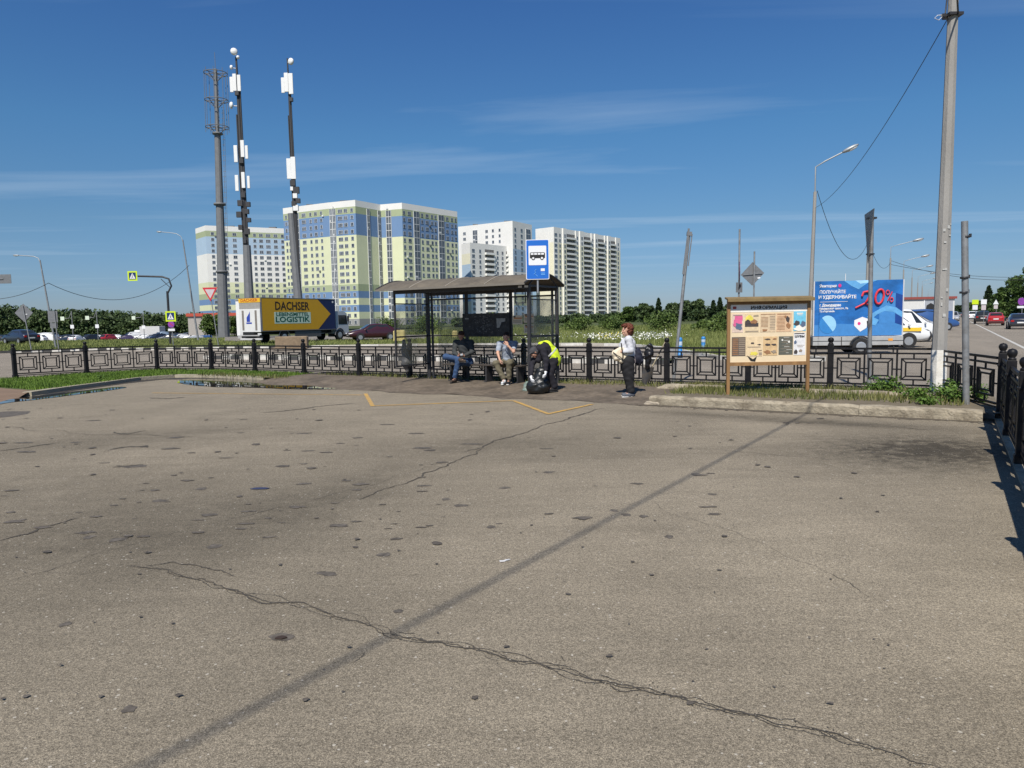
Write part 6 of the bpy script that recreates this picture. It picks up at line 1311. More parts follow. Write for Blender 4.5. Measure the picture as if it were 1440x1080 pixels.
for k, i in enumerate(KIND):
    if i == 'end': continue
    if i == 'side': m.facade(k, 'W' * 16, []); continue
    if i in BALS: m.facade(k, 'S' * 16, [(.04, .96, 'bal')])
    elif i == 0: m.facade(k, 'W' * 16, [(.1, .9, 'w1 3')])
    else: m.facade(k, bb, [(.3, .7, 'w1 1.6')])
m.roof([(e[0] - 12, e[1] + 8), (a[0] + 4, a[1] + 16)]); m.vents([(P2(800 + i * 13, 470 + i * 14)[0] - 3, 470 + i * 14, 2.5) for i in range(5)]); m.finish(0)
# low building behind the lorry (green fence and red-roofed shop)
lb_ = empty('shop', (atx(322, 120), 120, 0), .1, 'low shop with a red roof strip half hidden behind the grey tower and the lorry', 'building')
b = MB(); b.box((0, 3, 1.6), (13, 6, 3.2)); b.build('wall', mat('shop_wall', (.35, .33, .30), .8), lb_); b = MB(); b.box((0, 3, 3.4), (13.4, 6.5, .5)); b.build('roof', mat('shop_red', (.42, .07, .04), .6), lb_)

# ================================================================== vegetation
M_lf1 = leafmat('leaf_dark', (.012, .030, .008), (.055, .095, .018), .5); M_lf2 = leafmat('leaf_mid', (.025, .055, .012), (.09, .14, .03), .6); M_lf3 = leafmat('leaf_fresh', (.04, .09, .015), (.13, .21, .035), 1.2); M_lfp = leafmat('leaf_pine', (.010, .022, .009), (.035, .06, .02), .5)
M_lfw = leafmat('leaf_wood_hazed', (.020, .038, .014), (.085, .125, .042), .08)  # leaf tones lightened to stand for haze over the distant trees
M_lfb = leafmat('leaf_bush', (.04, .075, .016), (.12, .17, .04), .8)
M_bark = mat('bark', (.09, .07, .05), .95, var=.3, scale=8, bump=.5)
def crown_pts(rg, H, Wd, n, kind, low=.22):
    # clumps along limbs; returns leaf centres
    cl = []
    if kind == 'pine':
        for i in range(26):
            z = H * (low * .6 + (.98 - low * .6) * i / 25); rr_ = Wd * (1.02 - i / 25) ** .8 * rg.uniform(.6, 1.05)
            for j in range(3):
                a = rg.uniform(0, 6.28); cl.append((rr_ * math.cos(a) * .6, rr_ * math.sin(a) * .6, z, rr_ * .5 + .15, .22 * H / 8))
    else:
        for i in range(34):
            t = rg.uniform(0, 1); z = H * (low + (.98 - low) * t); prof = math.sin(math.pi * min(1, (.12 + .80 * t))) ** .6 * (.75 + .35 * math.sin(i * 2.4)); rr_ = Wd * prof * rg.uniform(.2, 1.0); a = rg.uniform(0, 6.28)
            s = Wd * rg.uniform(.22, .42); cl.append((rr_ * math.cos(a), rr_ * math.sin(a), z, s, s * .75))
    cl = np.array(cl); k = rg.integers(0, len(cl), n); c = cl[k]; q = rg.normal(size=(n, 3)); q /= np.linalg.norm(q, axis=1)[:, None]; q *= rg.uniform(.45, 1.0, n)[:, None] ** .6
    return np.stack([c[:, 0] + q[:, 0] * c[:, 3], c[:, 1] + q[:, 1] * c[:, 3], c[:, 2] + q[:, 2] * c[:, 4]], 1), cl
def tree(x, y, z, H, Wd, n, leaf, m, label, kind='round', seed=1, group=None, nm='tree', cat='tree', low=.22):
    rg = np.random.default_rng(seed); o = empty(nm, (x, y, z), rg.uniform(0, 6), label, cat, group); C_, cl = crown_pts(rg, H, Wd, n, kind)
    V, Q = leafquads(C_, leaf, rg); npmesh('crown', V, Q, m, o); b = MB(); r0 = H * .022
    b.tube([(0, 0, -.2), (rg.normal() * .1, 0, H * .3), (rg.normal() * .2, rg.normal() * .2, H * .62), (0, 0, H * .93)], [r0 * 1.3, r0, r0 * .6, r0 * .15], 7)
    for c in cl[:: (3 if kind != 'pine' else 6)]:
        z0 = c[2] * .62; b.tube([(0, 0, z0), (c[0] * .5, c[1] * .5, (z0 + c[2]) / 2 + .1), (c[0], c[1], c[2])], [r0 * .45, r0 * .28, r0 * .1], 5)
    b.build('trunk', M_bark, o); return o
# right edge trees
def treepx(px, Y, top, wpx, m, kd, lb, sd, n=3800):
    lf = .0017 * Y; tree(atx(px, Y), Y, float(terrain(atx(px, Y), Y)), zat(px, top, Y) * 1.02, wpx / 1800 * Y * (1.6 if (kd == 'round' and px < 1100) else 1), int(n * (1.6 if px < 1100 else 1)), lf, m, lb, kd, sd, low=.04, nm='pine_tree' if kd == 'pine' else 'tree')
for i, (px, Y, top, wp, m, kd, lb) in enumerate([(1450, 118, 374, 52, M_lf1, 'round', 'large dark tree cut by the right edge of the picture'), (1426, 150, 392, 40, M_lf2, 'round', 'broad green tree left of the large one at the right edge'), (1406, 190, 407, 26, M_lf1, 'round', 'dark rounded tree between the broad tree and the pointed pine at the right'), (1389, 215, 403, 20, M_lfp, 'pine', 'pointed dark pine standing above the white road signs'), (1377, 235, 424, 22, M_lf2, 'round', 'low bushy tree left of the pointed pine at the right'), (1432, 125, 432, 40, M_lf2, 'round', 'low green shrub under the large trees at the right edge'), (1398, 180, 430, 36, M_lf1, 'round', 'dark shrub under the pointed pine at the right'), (1362, 255, 427, 14, M_lf1, 'round', 'far small tree right of the short steel post')]): treepx(px, Y, top, wp, m, kd, lb, 20 + i, 6000 if px > 1420 else 3800)
for i, (px, Y, top, wp, m, kd, lb) in enumerate([(926, 215, 421, 13, M_lfp, 'pine', 'small pointed tree on the horizon just right of the standing woman'), (905, 230, 430, 16, M_lfw, 'round', 'dark tree on the horizon above the standing woman'), (945, 225, 430, 22, M_lfw, 'round', 'wide dark tree on the horizon left of the leaning pole'), (962, 220, 427, 18, M_lfw, 'round', 'dark tree on the horizon directly behind the leaning pole'), (982, 210, 424, 20, M_lfw, 'round', 'rounded dark tree on the horizon right of the leaning pole'), (1003, 200, 424, 13, M_lfp, 'pine', 'left one of two pointed trees beside the notice board'), (1012, 205, 420, 14, M_lfp, 'pine', 'right one of two pointed trees beside the notice board'), (1028, 215, 430, 22, M_lfw, 'round', 'dark tree partly hidden by the left edge of the notice board'), (885, 235, 434, 16, M_lf2, 'round', 'green tree on the horizon just right of the long cream block')]): treepx(px, Y, top, wp, m, kd, lb, 50 + i, 2200)
for i, (px, Y, H, Wd, lb) in enumerate([(812, 82, 1.7, 2.1, 'round green bush in the meadow right of the shelter'), (861, 84, 1.9, 1.9, 'round green bush in the meadow left of the standing woman'), (934, 78, 2.2, 2.4, 'bigger green bush in the meadow between the woman and the leaning pole'), (1018, 66, 2.0, 2.2, 'dense green bush at the left edge of the notice board'), (989, 80, 1.2, 1.3, 'small bush above the blue bollards'), (702, 96, 2.2, 3.2, 'dark bush seen through the shelter glass'), (600, 92, 2.3, 3.0, 'dark bush seen through the left shelter glass'), (545, 110, 2.2, 3, 'dark bush behind the dark red saloon')]):
    tree(atx(px, Y), Y, .08, H * .85, Wd, 2600, .10, M_lfb, lb, 'round', 80 + i, nm='bush', cat='bush', low=.05)
for i, (px, lb) in enumerate([(312, 'green conifer hedge bush left of the tower foot'), (296, 'green bush left of the antenna tower base'), (330, 'green bush between the tower base and the lorry')]):
    tree(atx(px, 96), 96, 0, 2.9, 1.7, 3000, .14, M_lfb, lb, 'round', 95 + i, nm='bush', cat='bush')
# woods (stuff)
def wood(nm, spots, m, label, leaf=.5, seed=3, nl=420):
    rg = np.random.default_rng(seed); Vs = []; 
    for (x, y, z, H, Wd) in spots:
        c, _ = crown_pts(rg, H, Wd, nl, 'pine' if rg.random() < .35 else 'round', .02); Vs.append(c * [1, 1, 1] + [x, y, z - H * .12])
    V, Q = leafquads(np.concatenate(Vs), leaf, rg); return tag(npmesh(nm, V, Q, m), label, 'wood', kind='stuff')
sp = []; rg = np.random.default_rng(9)
for row in range(5):
    for px in np.arange(-60, 410, 4.2):
        Y = 250 + row * 14 + rg.uniform(-6, 6); p = px + rg.uniform(-3, 3); top = np.interp(p, [0, 60, 130, 190, 300, 420], [424, 430, 432, 438, 440, 442]) + rg.uniform(-2, 5) ; x = atx(p, Y); z0 = float(terrain(x, Y)); H = (zat(p, top, Y) - z0) * rg.uniform(.8, 1.02)
        sp.append((x, Y, z0, max(H, 3), rg.uniform(3.4, 6.0)))
wood('woodland', sp, M_lfw, 'dense dark green woodland along the horizon on the left', .48, 4, 560)
sp = []
for row in range(3):
    for px in np.arange(640, 1330, 4.5):
        Y = 255 + row * 22 + rg.uniform(-8, 8); p = px + rg.uniform(-2, 2); top = np.interp(p, [640, 870, 900, 1040, 1330], [448, 438, 436, 436, 432]) + rg.uniform(-1, 3); x = atx(p, Y); H = zat(p, top, Y) * rg.uniform(.7, 1.0); sp.append((x, Y, .0, max(H, 2.5), rg.uniform(2.0, 3.2)))
wood('woodland', sp, M_lfw, 'low dark tree line along the horizon behind the meadow', .5, 5, 300)
sp = []
for px in np.arange(1322, 1470, 3.0):
    for row in range(3):
        Y = 330 + row * 30 + rg.uniform(-8, 8) - (px - 1322) * .9; p = px + rg.uniform(-1, 1); top = np.interp(p, [1322, 1360, 1420, 1500], [432, 428, 415, 400]) + rg.uniform(-1, 4); x = atx(p, Y); sp.append((x, Y, 0, zat(p, top, Y), 3.5))
wood('woodland', sp, M_lfp, 'dark trees closing the view along the right-hand road', .5, 6, 420)
# meadow grass, flowers
N = 150000; Yv = np.exp(rg.uniform(math.log(27), math.log(120), N)); pxv = rg.uniform(-30, 1160, N); xv = (pxv - 720) / F * Yv; xy = np.stack([xv, Yv], 1)
ok = inpoly(xy, mead) | ((Yv > 74) & (toRC(xv, Yv)[1] > 8) & ~((xv < -30) & (Yv > 94)) )
tr_ = inpoly(xy, tr); ok &= ~tr_; xy = xy[ok]; zg = np.where(xy[:, 1] < 74, .10, terrain(xy[:, 0], xy[:, 1])); d_ = xy[:, 1] / 50
hgt = np.where(xy[:, 0] < -.12 * xy[:, 1] , .16, .34) * np.sqrt(d_)
V, T_ = blades(xy, zg, hgt, .030 * d_, rg); M_mg = leafmat('meadow_blades', (.07, .10, .02), (.25, .27, .09), .10)
tag(npmesh('meadow_grass', V, T_, M_mg), 'tall rough grass covering the meadow behind the road', 'grass', kind='stuff')
n = 900; px_f = np.concatenate([rg.uniform(828, 945, 700), rg.uniform(700, 830, 120), rg.uniform(700, 1000, 80)]); Yf = np.concatenate([rg.uniform(43, 52, 700), rg.uniform(48, 54, 120), rg.uniform(45, 60, 80)]); xf = (px_f - 720) / F * Yf
C_ = np.stack([xf, Yf, .36 + rg.uniform(0, .35, n)], 1); ok = inpoly(C_[:, :2], mead); C_ = C_[ok]; V, Q = leafquads(C_, .06, rg, 1.5); tag(npmesh('daisies', V, Q, mat('petal_white', (.75, .75, .68), .8)), 'white daisies blooming along the far kerb', 'flowers', kind='stuff')
C_ = np.stack([(rg.uniform(838, 880, 120) - 720) / F * 48, rg.uniform(46, 50, 120), .35 + rg.uniform(0, .4, 120)], 1); V, Q = leafquads(C_, .05, rg, 1.5); tag(npmesh('yellow_flowers', V, Q, mat('petal_yellow', (.65, .55, .08), .8)), 'small yellow flowers among the daisies', 'flowers', kind='stuff')
# verge grass on the left
def rcrand(n, r0, r1, c0, c1): 
    r = rg.uniform(r0, r1, n); c = rg.uniform(c0, c1, n); return np.stack([UR[0] * r + UC[0] * c, UR[1] * r + UC[1] * c], 1)
xy = np.concatenate([rcrand(34000, 9.4, 16.2, 20.6, 26.0), rcrand(6000, 14.9, 16.2, 17, 22)]); xy = xy[inpoly(xy, vg)]; ok = np.sin(xy[:, 0] * 1.3 + np.cos(xy[:, 1])) + rg.normal(size=len(xy)) * .6 > -.9; xy = xy[ok]
V, T_ = blades(xy, .10, .085, .012, rg); tag(npmesh('verge_grass', V, T_, leafmat('verge_blades', (.04, .085, .01), (.15, .24, .035), 2)), 'short bright green grass on the left verge inside the fence', 'grass', kind='stuff')
xy = np.concatenate([rcrand(2600, 15.65, 16.7, -.2, 5.2), rcrand(900, 15.0, 15.5, 2.4, 4.6), rcrand(2600, 14.2, 15.5, -.3, 5.0), rcrand(3600, 15.8, 16.9, 5, 17), rcrand(500, 14.3, 14.9, 17, 21)])
zz_ = np.where(toRC(xy[:, 0], xy[:, 1])[1] < 5, .15, .11); V, T_ = blades(xy, zz_, .11, .012, rg); tag(npmesh('fence_grass', V, T_, leafmat('dry_blades', (.05, .075, .015), (.20, .19, .07), 2)), 'thin dry grass growing at the foot of the long fence', 'grass', kind='stuff')
def weed(px, py, H, Wd, n, label, seed):
    rg = np.random.default_rng(seed); x, y = G(px, py, .15); o = empty('weed', (x, y, .15), 0, label, 'plant'); ns = 16; b = MB(); C_ = []
    for i in range(ns):
        a = rg.uniform(0, 6.28); l = rg.uniform(.3, 1) * Wd; h = H * rg.uniform(.5, 1); e = (l * math.cos(a), l * math.sin(a) * .6, h); b.tube([(0, 0, 0), (e[0] * .4, e[1] * .4, h * .6), e], .004, 4)
        for t in rg.uniform(.15, 1, n // ns): C_.append((e[0] * t + rg.normal() * .05, e[1] * t + rg.normal() * .05, h * t + rg.normal() * .03))
    b.build('stem', mat('stem_green', (.08, .13, .03), .7), o); V, Q = leafquads(np.array(C_), .028, rg, 1.0); npmesh('leaves', V, Q, M_lf3, o)
weed(1247, 552, .34, .42, 700, 'leafy green weeds right of the triangular sign pole', 1); weed(1290, 562, .22, .40, 500, 'low green weeds left of the whitewashed pole', 2); weed(1328, 560, .34, .38, 600, 'green weeds right at the foot of the whitewashed pole', 3); weed(1345, 566, .26, .3, 400, 'green weeds between the whitewashed pole and the short steel post', 4); weed(1378, 566, .34, .22, 350, 'green weeds in the corner by the right fence', 5); weed(1225, 552, .2, .2, 160, 'small weed tuft at the foot of the triangular sign pole', 6); weed(1304, 568, .14, .3, 250, 'weeds spilling onto the rear kerb in front of the whitewashed pole', 7)
weed(140, 533, .15, .18, 90, 'small leafy weed in the left verge grass', 8)
# ================================================================== people
M_skin = mat('skin', (.52, .30, .21), .55, var=.05, scale=12); M_tan = mat('skin_tan', (.36, .19, .13), .55, var=.05, scale=12); M_eye = mat('eye_dark', (.03, .02, .02), .2)
def Vn(v): v = np.array(v, float); return v / np.linalg.norm(v)
def C_(a, b, ra, rb): return ('c', tuple(a), tuple(b), ra, rb)
def head_prims(c, f, up, s=1.0):
    f = Vn(f); r = Vn(np.cross(f, Vn(up))); u = np.cross(r, f); M = np.stack([r, f, u], 1); c = np.array(c, float)
    at = lambda a, b_, d: tuple(c + s * (r * a + f * b_ + u * d))
    P = [('e', at(0, -.012, .025), (.074 * s, .092 * s, .088 * s), M), ('e', at(0, .018, -.045), (.056 * s, .066 * s, .068 * s), M), C_(at(0, .062, -.095), at(0, .066, -.09), .020 * s, .020 * s)]
    D = [C_(at(0, .082, .01), at(0, .104, -.028), .008 * s, .013 * s), C_(at(-.03, .080, .022), at(.03, .080, .022), .010 * s, .010 * s), C_(at(-.02, .086, -.062), at(.02, .086, -.062), .006 * s, .006 * s), C_(at(-.017, .084, -.073), at(.017, .084, -.073), .007 * s, .007 * s), C_(at(-.035, .07, -.02), at(-.03, .068, -.03), .02 * s, .02 * s), C_(at(.035, .07, -.02), at(.03, .068, -.03), .02 * s, .02 * s)]
    for q in (-1, 1): D.append(('e', at(q * .076, -.005, -.01), (.010 * s, .018 * s, .032 * s), M))
    return P + D, (r, f, u, M, at)
def hand(wr, d, pn, side, curl=.5, s=1.0, spread=1.0):
    """wr wrist, d pointing direction, pn palm normal, side +1/-1 which edge carries the thumb"""
    d = Vn(d); pn = Vn(np.array(pn, float) - d * np.dot(pn, d)); t = np.cross(d, pn) * side; wr = np.array(wr, float); P = []
    P.append(C_(wr - d * .03, wr + d * .02, .026 * s, .026 * s))
    for i, (off, L, r) in enumerate(((.030, .072, .0085), (.011, .080, .0088), (-.008, .074, .0085), (-.026, .058, .0075))):
        k = wr + d * (.088 - .006 * abs(i - 1)) * s + t * off * s; P.append(C_(wr + t * off * .6 * s + d * .01, k, .016 * s, .0125 * s)); a = 0; p = k; dd = d
        for j, fr in enumerate((.45, .32, .23)):
            a += curl * (1.0 + .12 * i) * (.9 if j else .6); dd = d * math.cos(a) + pn * math.sin(a) + t * .06 * (1.5 - i) * spread; q = p + Vn(dd) * L * fr * s; P.append(C_(p, q, r * (1 - .1 * j) * s, r * (.92 - .1 * j) * s)); p = q
    b0 = wr + d * .02 * s + t * .026 * s; b1 = b0 + (d * .035 + t * .028 + pn * .012) * s; b2 = b1 + (d * .032 + t * .006 + pn * .022) * s; b3 = b2 + (d * .022 - t * .004 + pn * .016) * s
    P += [C_(b0, b1, .015 * s, .0115 * s), C_(b1, b2, .011 * s, .0095 * s), C_(b2, b3, .0095 * s, .008 * s)]
    return P
def garment(nm, prims, m, par, h=.012, k=.03, wr=.004, wf=34, cut=None):
    V, Q = nets(prims, h, k, wr, wf, cut); return npmesh(nm, V, Q, m, par, smooth=True)
def person(loc, rz, label, J, skin, hs=1.0, hk=.5):
    body = [C_(J['pel'], J['wst'], .115, .105), C_(J['wst'], J['chest'], .11, .125)]
    shL, shR = np.array(J['shL'], float), np.array(J['shR'], float); hpL, hpR = np.array(J['hpL'], float), np.array(J['hpR'], float)
    body += [C_(shL, shR, .055, .055), C_(hpL, hpR, .09, .09), C_(J['chest'], (shL + shR) / 2, .11, .06), C_((shL + shR) / 2, J['nk'], .055, .05)]
    for s in 'LR':
        body += [C_(J['sh' + s], J['el' + s], .050, .038), C_(J['el' + s], J['wr' + s], .038, .026), C_(J['hp' + s], J['kn' + s], .085, .055), C_(J['kn' + s], J['an' + s], .055, .036), C_(J['an' + s], J['to' + s], .036, .030)]
    lst = [nets(body, .013, .03)]
    hp_, ax = head_prims(J['hd'], J['face'], J.get('up', (0, 0, 1)), hs); hp_.append(C_(J['nk'], np.array(J['hd'], float) - np.array(Vn(J.get('up', (0, 0, 1)))) * .05, .05 * hs, .05 * hs))
    lst.append(nets(hp_, .0065, .016))
    for s in 'LR':
        if 'hand' + s in J: d, pn, side, curl = J['hand' + s]; lst.append(nets(hand(J['wr' + s], d, pn, side, curl), .0042, .006))
    V, Q = join_nets(lst); o = npmesh('person', V, Q, skin, smooth=True); o.location = loc; o.rotation_euler.z = rz; tag(o, label, 'person')
    b = MB(); at = ax[4]
    for q in (-1, 1): b.ell(at(q * .031, .078, .003), (.010, .010, .008), 8)
    b.build('eyes', M_eye, o)
    return o, ax
def shoe(par, an, to, m, sole, h=.011, hi=False):
    an, to = np.array(an, float), np.array(to, float); d = to - an; d[2] = 0; d = Vn(d); g = min(an[2], to[2]) - .07 if not hi else 0
    P = [C_(an - d * .045 + [0, 0, -.03], to + d * .02 + [0, 0, .0], .044, .036), C_(an + [0, 0, .0], an + d * .04 + [0, 0, -.02], .047, .045)]
    V, Q = nets(P, .010, .03); o = npmesh('shoe', V, Q, m, par, smooth=True)
    z = to[2] - .035
    s = [C_(an - d * .06 + [0, 0, z - an[2]], an + d * .0 + [0, 0, z - an[2]], .032, .032), C_(an + [0, 0, z - an[2]], to + d * .03 + [0, 0, z - to[2]], .034, .036)]
    V, Q = nets(s, .010, .02, cut=lambda P_: np.abs(P_[..., 2] - z) - .014); npmesh('sole', V, Q, sole, o, smooth=False)
def hair(par, ax, m, vols, wr=.006, wf=60, h=.009):
    at = ax[4]; M = ax[3]; P = [('e', at(*c), r, M) for c, r in vols]; V, Q = nets(P, h, .02, wr, wf); return npmesh('hair', V, Q, m, par, smooth=True)
M_sole = mat('sole_white', (.55, .55, .53), .7); M_blackcl = mat('cloth_black', (.015, .015, .017), .9, var=.2, scale=10)
# ---- standing woman (faces left)
wx, wy = G(884, 558, .04)
J = dict(pel=(-.02, .02, .82), wst=(-.03, .02, .95), chest=(-.01, .02, 1.12), nk=(-.015, .02, 1.31), hd=(-.045, .0, 1.425), face=(-.93, -.36, -.02), shL=(-.02, -.15, 1.235), shR=(.02, .17, 1.235), elL=(.02, -.20, 1.0), wrL=(-.16, -.17, .985), elR=(.0, .20, 1.0), wrR=(-.17, .02, .97),
         hpL=(-.03, -.09, .78), hpR=(-.02, .10, .78), knL=(-.005, -.08, .43), knR=(.01, .09, .43), anL=(.03, -.10, .075), anR=(.045, .07, .075), toL=(-.11, -.15, .045), toR=(-.09, .06, .045), handL=((-.95, .25, -.1), (.2, .9, -.2), -1, .45), handR=((-.8, -.6, -.05), (.3, -.8, -.2), 1, .4))
w_, ax = person((wx, wy, .045), .0, 'standing woman with reddish hair, light grey top and black trousers, holding a beige bag', J, M_skin)
hair(w_, ax, mat('hair_auburn', (.12, .032, .016), .7, var=.5, scale=30), [((0, -.05, .065), (.108, .10, .085)), ((-.078, -.04, .0), (.042, .058, .09)), ((.078, -.04, .0), (.042, .058, .09)), ((0, -.095, -.01), (.088, .058, .11)), ((0, .03, .105), (.075, .055, .035)), ((-.05, .06, .09), (.035, .03, .03)), ((.05, .05, .10), (.035, .03, .03)), ((.09, -.07, .06), (.04, .05, .05)), ((-.09, -.07, .06), (.04, .05, .05))], wr=.014, wf=62)
M_gk = mat('knit_grey', (.52, .53, .56), .95, var=.12, scale=40)
P = [C_((-.03, .02, .92), J['chest'], .178, .168), C_((-.085, .0, .98), (-.10, .0, 1.08), .125, .11), C_(J['chest'], (0, .01, 1.20), .14, .10), C_(J['shL'], J['shR'], .072, .072), C_(J['shL'], J['elL'], .080, .062), C_(J['elL'], (-.11, -.18, .987), .060, .046), C_(J['shR'], J['elR'], .075, .060), C_(J['elR'], (-.12, .07, .975), .058, .045)]
garment('top', P, M_gk, w_, wr=.004); garment('long_shirt', [C_((-.02, .02, .74), (-.03, .02, .95), .178, .165), C_((-.02, -.08, .76), (-.02, .11, .76), .12, .12)], mat('shirt_pink', (.55, .45, .42), .9, var=.1), w_, cut=lambda P_: .725 - P_[..., 2])
P = [C_((-.03, -.09, .76), (-.005, -.085, .43), .140, .112), C_((-.01, -.085, .43), (.03, -.10, .13), .098, .082), C_((-.02, .10, .76), (.01, .09, .43), .140, .112), C_((.01, .09, .43), (.045, .07, .13), .098, .080), C_((-.02, -.05, .80), (-.02, .08, .80), .14, .14)]
garment('trousers', P, M_blackcl, w_, wr=.006, wf=26, cut=lambda P_: .095 - P_[..., 2])
for s in 'LR': shoe(w_, J['an' + s], J['to' + s], mat('shoe_grey', (.10, .11, .13), .8, var=.3, scale=40), M_sole)
M_beige = mat('bag_beige', (.72, .62, .45), .8, var=.08)
hb = empty('handbag', (wx - .235, wy - .10, 1.0), .15, 'beige shoulder bag with dark piping held against the belly of the standing woman', 'handbag')
V, Q = nets([C_((-.06, 0, -.02), (.05, -.03, .03), .085, .09), C_((-.04, 0, -.10), (.06, -.03, -.08), .080, .075)], .010, .03, .004, 30, cut=lambda P_: np.abs(P_[..., 1] + .01) - .07); npmesh('bag_body', V, Q, M_beige, hb, smooth=True)
V, Q = nets([C_((.07, -.02, -.16), (.16, -.03, -.07), .07, .07), C_((.16, -.03, -.13), (.20, -.02, -.10), .06, .06)], .010, .03, .004, 30, cut=lambda P_: np.abs(P_[..., 1] + .03) - .055); npmesh('bag_flap', V, Q, M_beige, hb, smooth=True)
b = MB(); b.tube([(-.135, -.075, .02), (-.06, -.105, -.05), (.02, -.115, -.09), (.07, -.115, -.17)], .009, 6); b.tube([(.06, -.10, -.17), (.075, -.10, -.06), (.05, -.10, .09), (.06, -.02, .20)], .014, 6); b.build('dark_piping', M_blackcl, hb)
bp2 = empty('backpack', (wx + .215, wy + .03, .0), 0, 'dark navy backpack hanging behind the standing woman', 'backpack')
V, Q = nets([C_((-.04, 0, 1.02), (-.02, 0, .86), .09, .11), C_((.02, 0, .80), (.0, 0, .96), .08, .085)], .012, .03, .006, 28); npmesh('bag_body', V, Q, mat('cloth_navy', (.014, .016, .03), .8, var=.3, scale=15), bp2, smooth=True)
V, Q = nets([C_((.06, -.04, .82), (.06, .04, .83), .05, .05)], .010, .03, .003, 28); npmesh('front_pocket', V, Q, MATS['cloth_navy'], bp2, smooth=True)
b = MB(); b.tube([(-.06, -.08, 1.10), (-.12, -.1, 1.22), (-.2, -.13, 1.30), (-.24, -.16, 1.2)], .014, 6); b.tube([(.02, -.06, .77), (.0, -.06, .70), (-.02, -.05, .62)], .008, 5); b.build('strap', M_blackcl, bp2); b = MB(); b.tube([(.045, -.105, 1.0), (.085, -.11, .93)], .005, 5); b.build('zip', M_galv, bp2)
# ---- seated man 1 (jeans)
def seatxy(c, r=15.42): x, y = RC(r, c); return x, y
mx_, my_ = seatxy(10.97)
J = dict(pel=(.03, .08, .52), wst=(.03, .09, .68), chest=(.0, .04, .92), nk=(-.03, -.01, 1.12), hd=(-.055, -.05, 1.225), face=(-.25, -.85, -.48), up=(-.06, -.46, .88), shL=(-.21, .03, 1.04), shR=(.19, .05, 1.04), elL=(-.24, -.10, .78), wrL=(-.10, -.26, .70), elR=(.24, -.10, .80), wrR=(.02, -.27, .70),
         hpL=(-.07, .05, .52), hpR=(.13, .05, .52), knR=(-.10, -.36, .56), anR=(-.21, -.33, .09), toR=(-.27, -.48, .05), knL=(-.46, -.16, .68), anL=(-.04, -.42, .62), toL=(.08, -.50, .58), handL=((.8, -.5, .1), (.1, -.3, .9), -1, .5), handR=((-.75, -.6, .1), (-.1, -.3, .9), 1, .5))
m1, ax = person((mx_, my_, .115), -.08, 'man in dark grey jacket and blue jeans sitting cross-legged on the shelter bench', J, M_tan)
hair(m1, ax, mat('hair_brown', (.055, .022, .012), .7, var=.4, scale=30), [((0, -.025, .045), (.084, .095, .078)), ((0, -.055, -.01), (.074, .055, .07)), ((0, .04, .085), (.060, .045, .025))], wr=.004)
M_jk = mat('jacket_grey', (.038, .042, .043), .85, var=.2, scale=12)
P = [C_(J['pel'], J['wst'], .15, .15), C_(J['wst'], J['chest'], .15, .16), C_(J['chest'], (-.02, .01, 1.02), .14, .10), C_(J['shL'], J['shR'], .078, .078), C_(J['shL'], J['elL'], .078, .062), C_(J['elL'], (-.13, -.22, .71), .060, .046), C_(J['shR'], J['elR'], .078, .062), C_(J['elR'], (.06, -.23, .715), .060, .046), C_((-.02, -.01, 1.08), (-.03, -.01, 1.11), .075, .07)]
garment('jacket', P, M_jk, m1, wr=.006, wf=26)
P = [C_(J['hpR'], J['knR'], .105, .082), C_(J['knR'], (-.205, -.33, .16), .080, .062), C_(J['hpL'], J['knL'], .105, .082), C_(J['knL'], (-.10, -.38, .63), .080, .062), C_(J['hpL'], J['hpR'], .12, .12)]
garment('jeans', P, mat('denim', (.032, .068, .15), .9, var=.3, scale=9), m1, wr=.005, wf=30)
for s in 'LR': shoe(m1, J['an' + s], J['to' + s], mat('shoe_brown', (.05, .035, .025), .7), M_trim, hi=True)
ph = empty('phone', (mx_ - .035, my_ - .36, .115 + .735), -.08, 'small phone in the hands of the man in blue jeans', 'phone'); b = MB(); b.box((0, 0, 0), (.075, .10, .012), 0, Matrix.Rotation(.5, 3, 'X'), ch=.003); b.build('casing', M_trim, ph); b = MB(); b.box((0, -.004, .008), (.065, .088, .002), 0, Matrix.Rotation(.5, 3, 'X')); b.build('screen', mat('phone_screen', (.3, .33, .36), .2), ph)
# ---- seated man 2 (hand to face)
mx2, my2 = seatxy(9.60)
J = dict(pel=(.0, .08, .52), wst=(.0, .09, .68), chest=(.0, .02, .90), nk=(-.01, -.04, 1.10), hd=(-.03, -.09, 1.195), face=(-.35, -.86, -.36), up=(-.05, -.36, .93), shL=(-.20, -.02, 1.02), shR=(.19, .0, 1.02), elL=(-.25, -.18, .79), wrL=(-.20, -.30, .62), elR=(.15, -.27, .82), wrR=(.01, -.27, .98),
         hpL=(-.10, .05, .52), hpR=(.11, .05, .52), knL=(-.30, -.36, .53), anL=(-.10, -.40, .10), toL=(-.14, -.56, .06), knR=(.04, -.40, .56), anR=(.02, -.34, .10), toR=(-.01, -.50, .05), handL=((.2, -.5, -.8), (.6, -.2, -.4), 1, .5), handR=((-.35, .1, .93), (-.5, .8, -.1), 1, .8))
m2_, ax = person((mx2, my2, .115), .0, 'man in grey polo shirt and olive trousers sitting with a hand at his mouth', J, M_skin)
hair(m2_, ax, mat('hair_dark', (.03, .015, .010), .7, var=.4, scale=30), [((0, -.025, .045), (.082, .093, .075)), ((0, -.055, -.01), (.072, .05, .06)), ((0, .04, .085), (.055, .04, .02))], wr=.004)
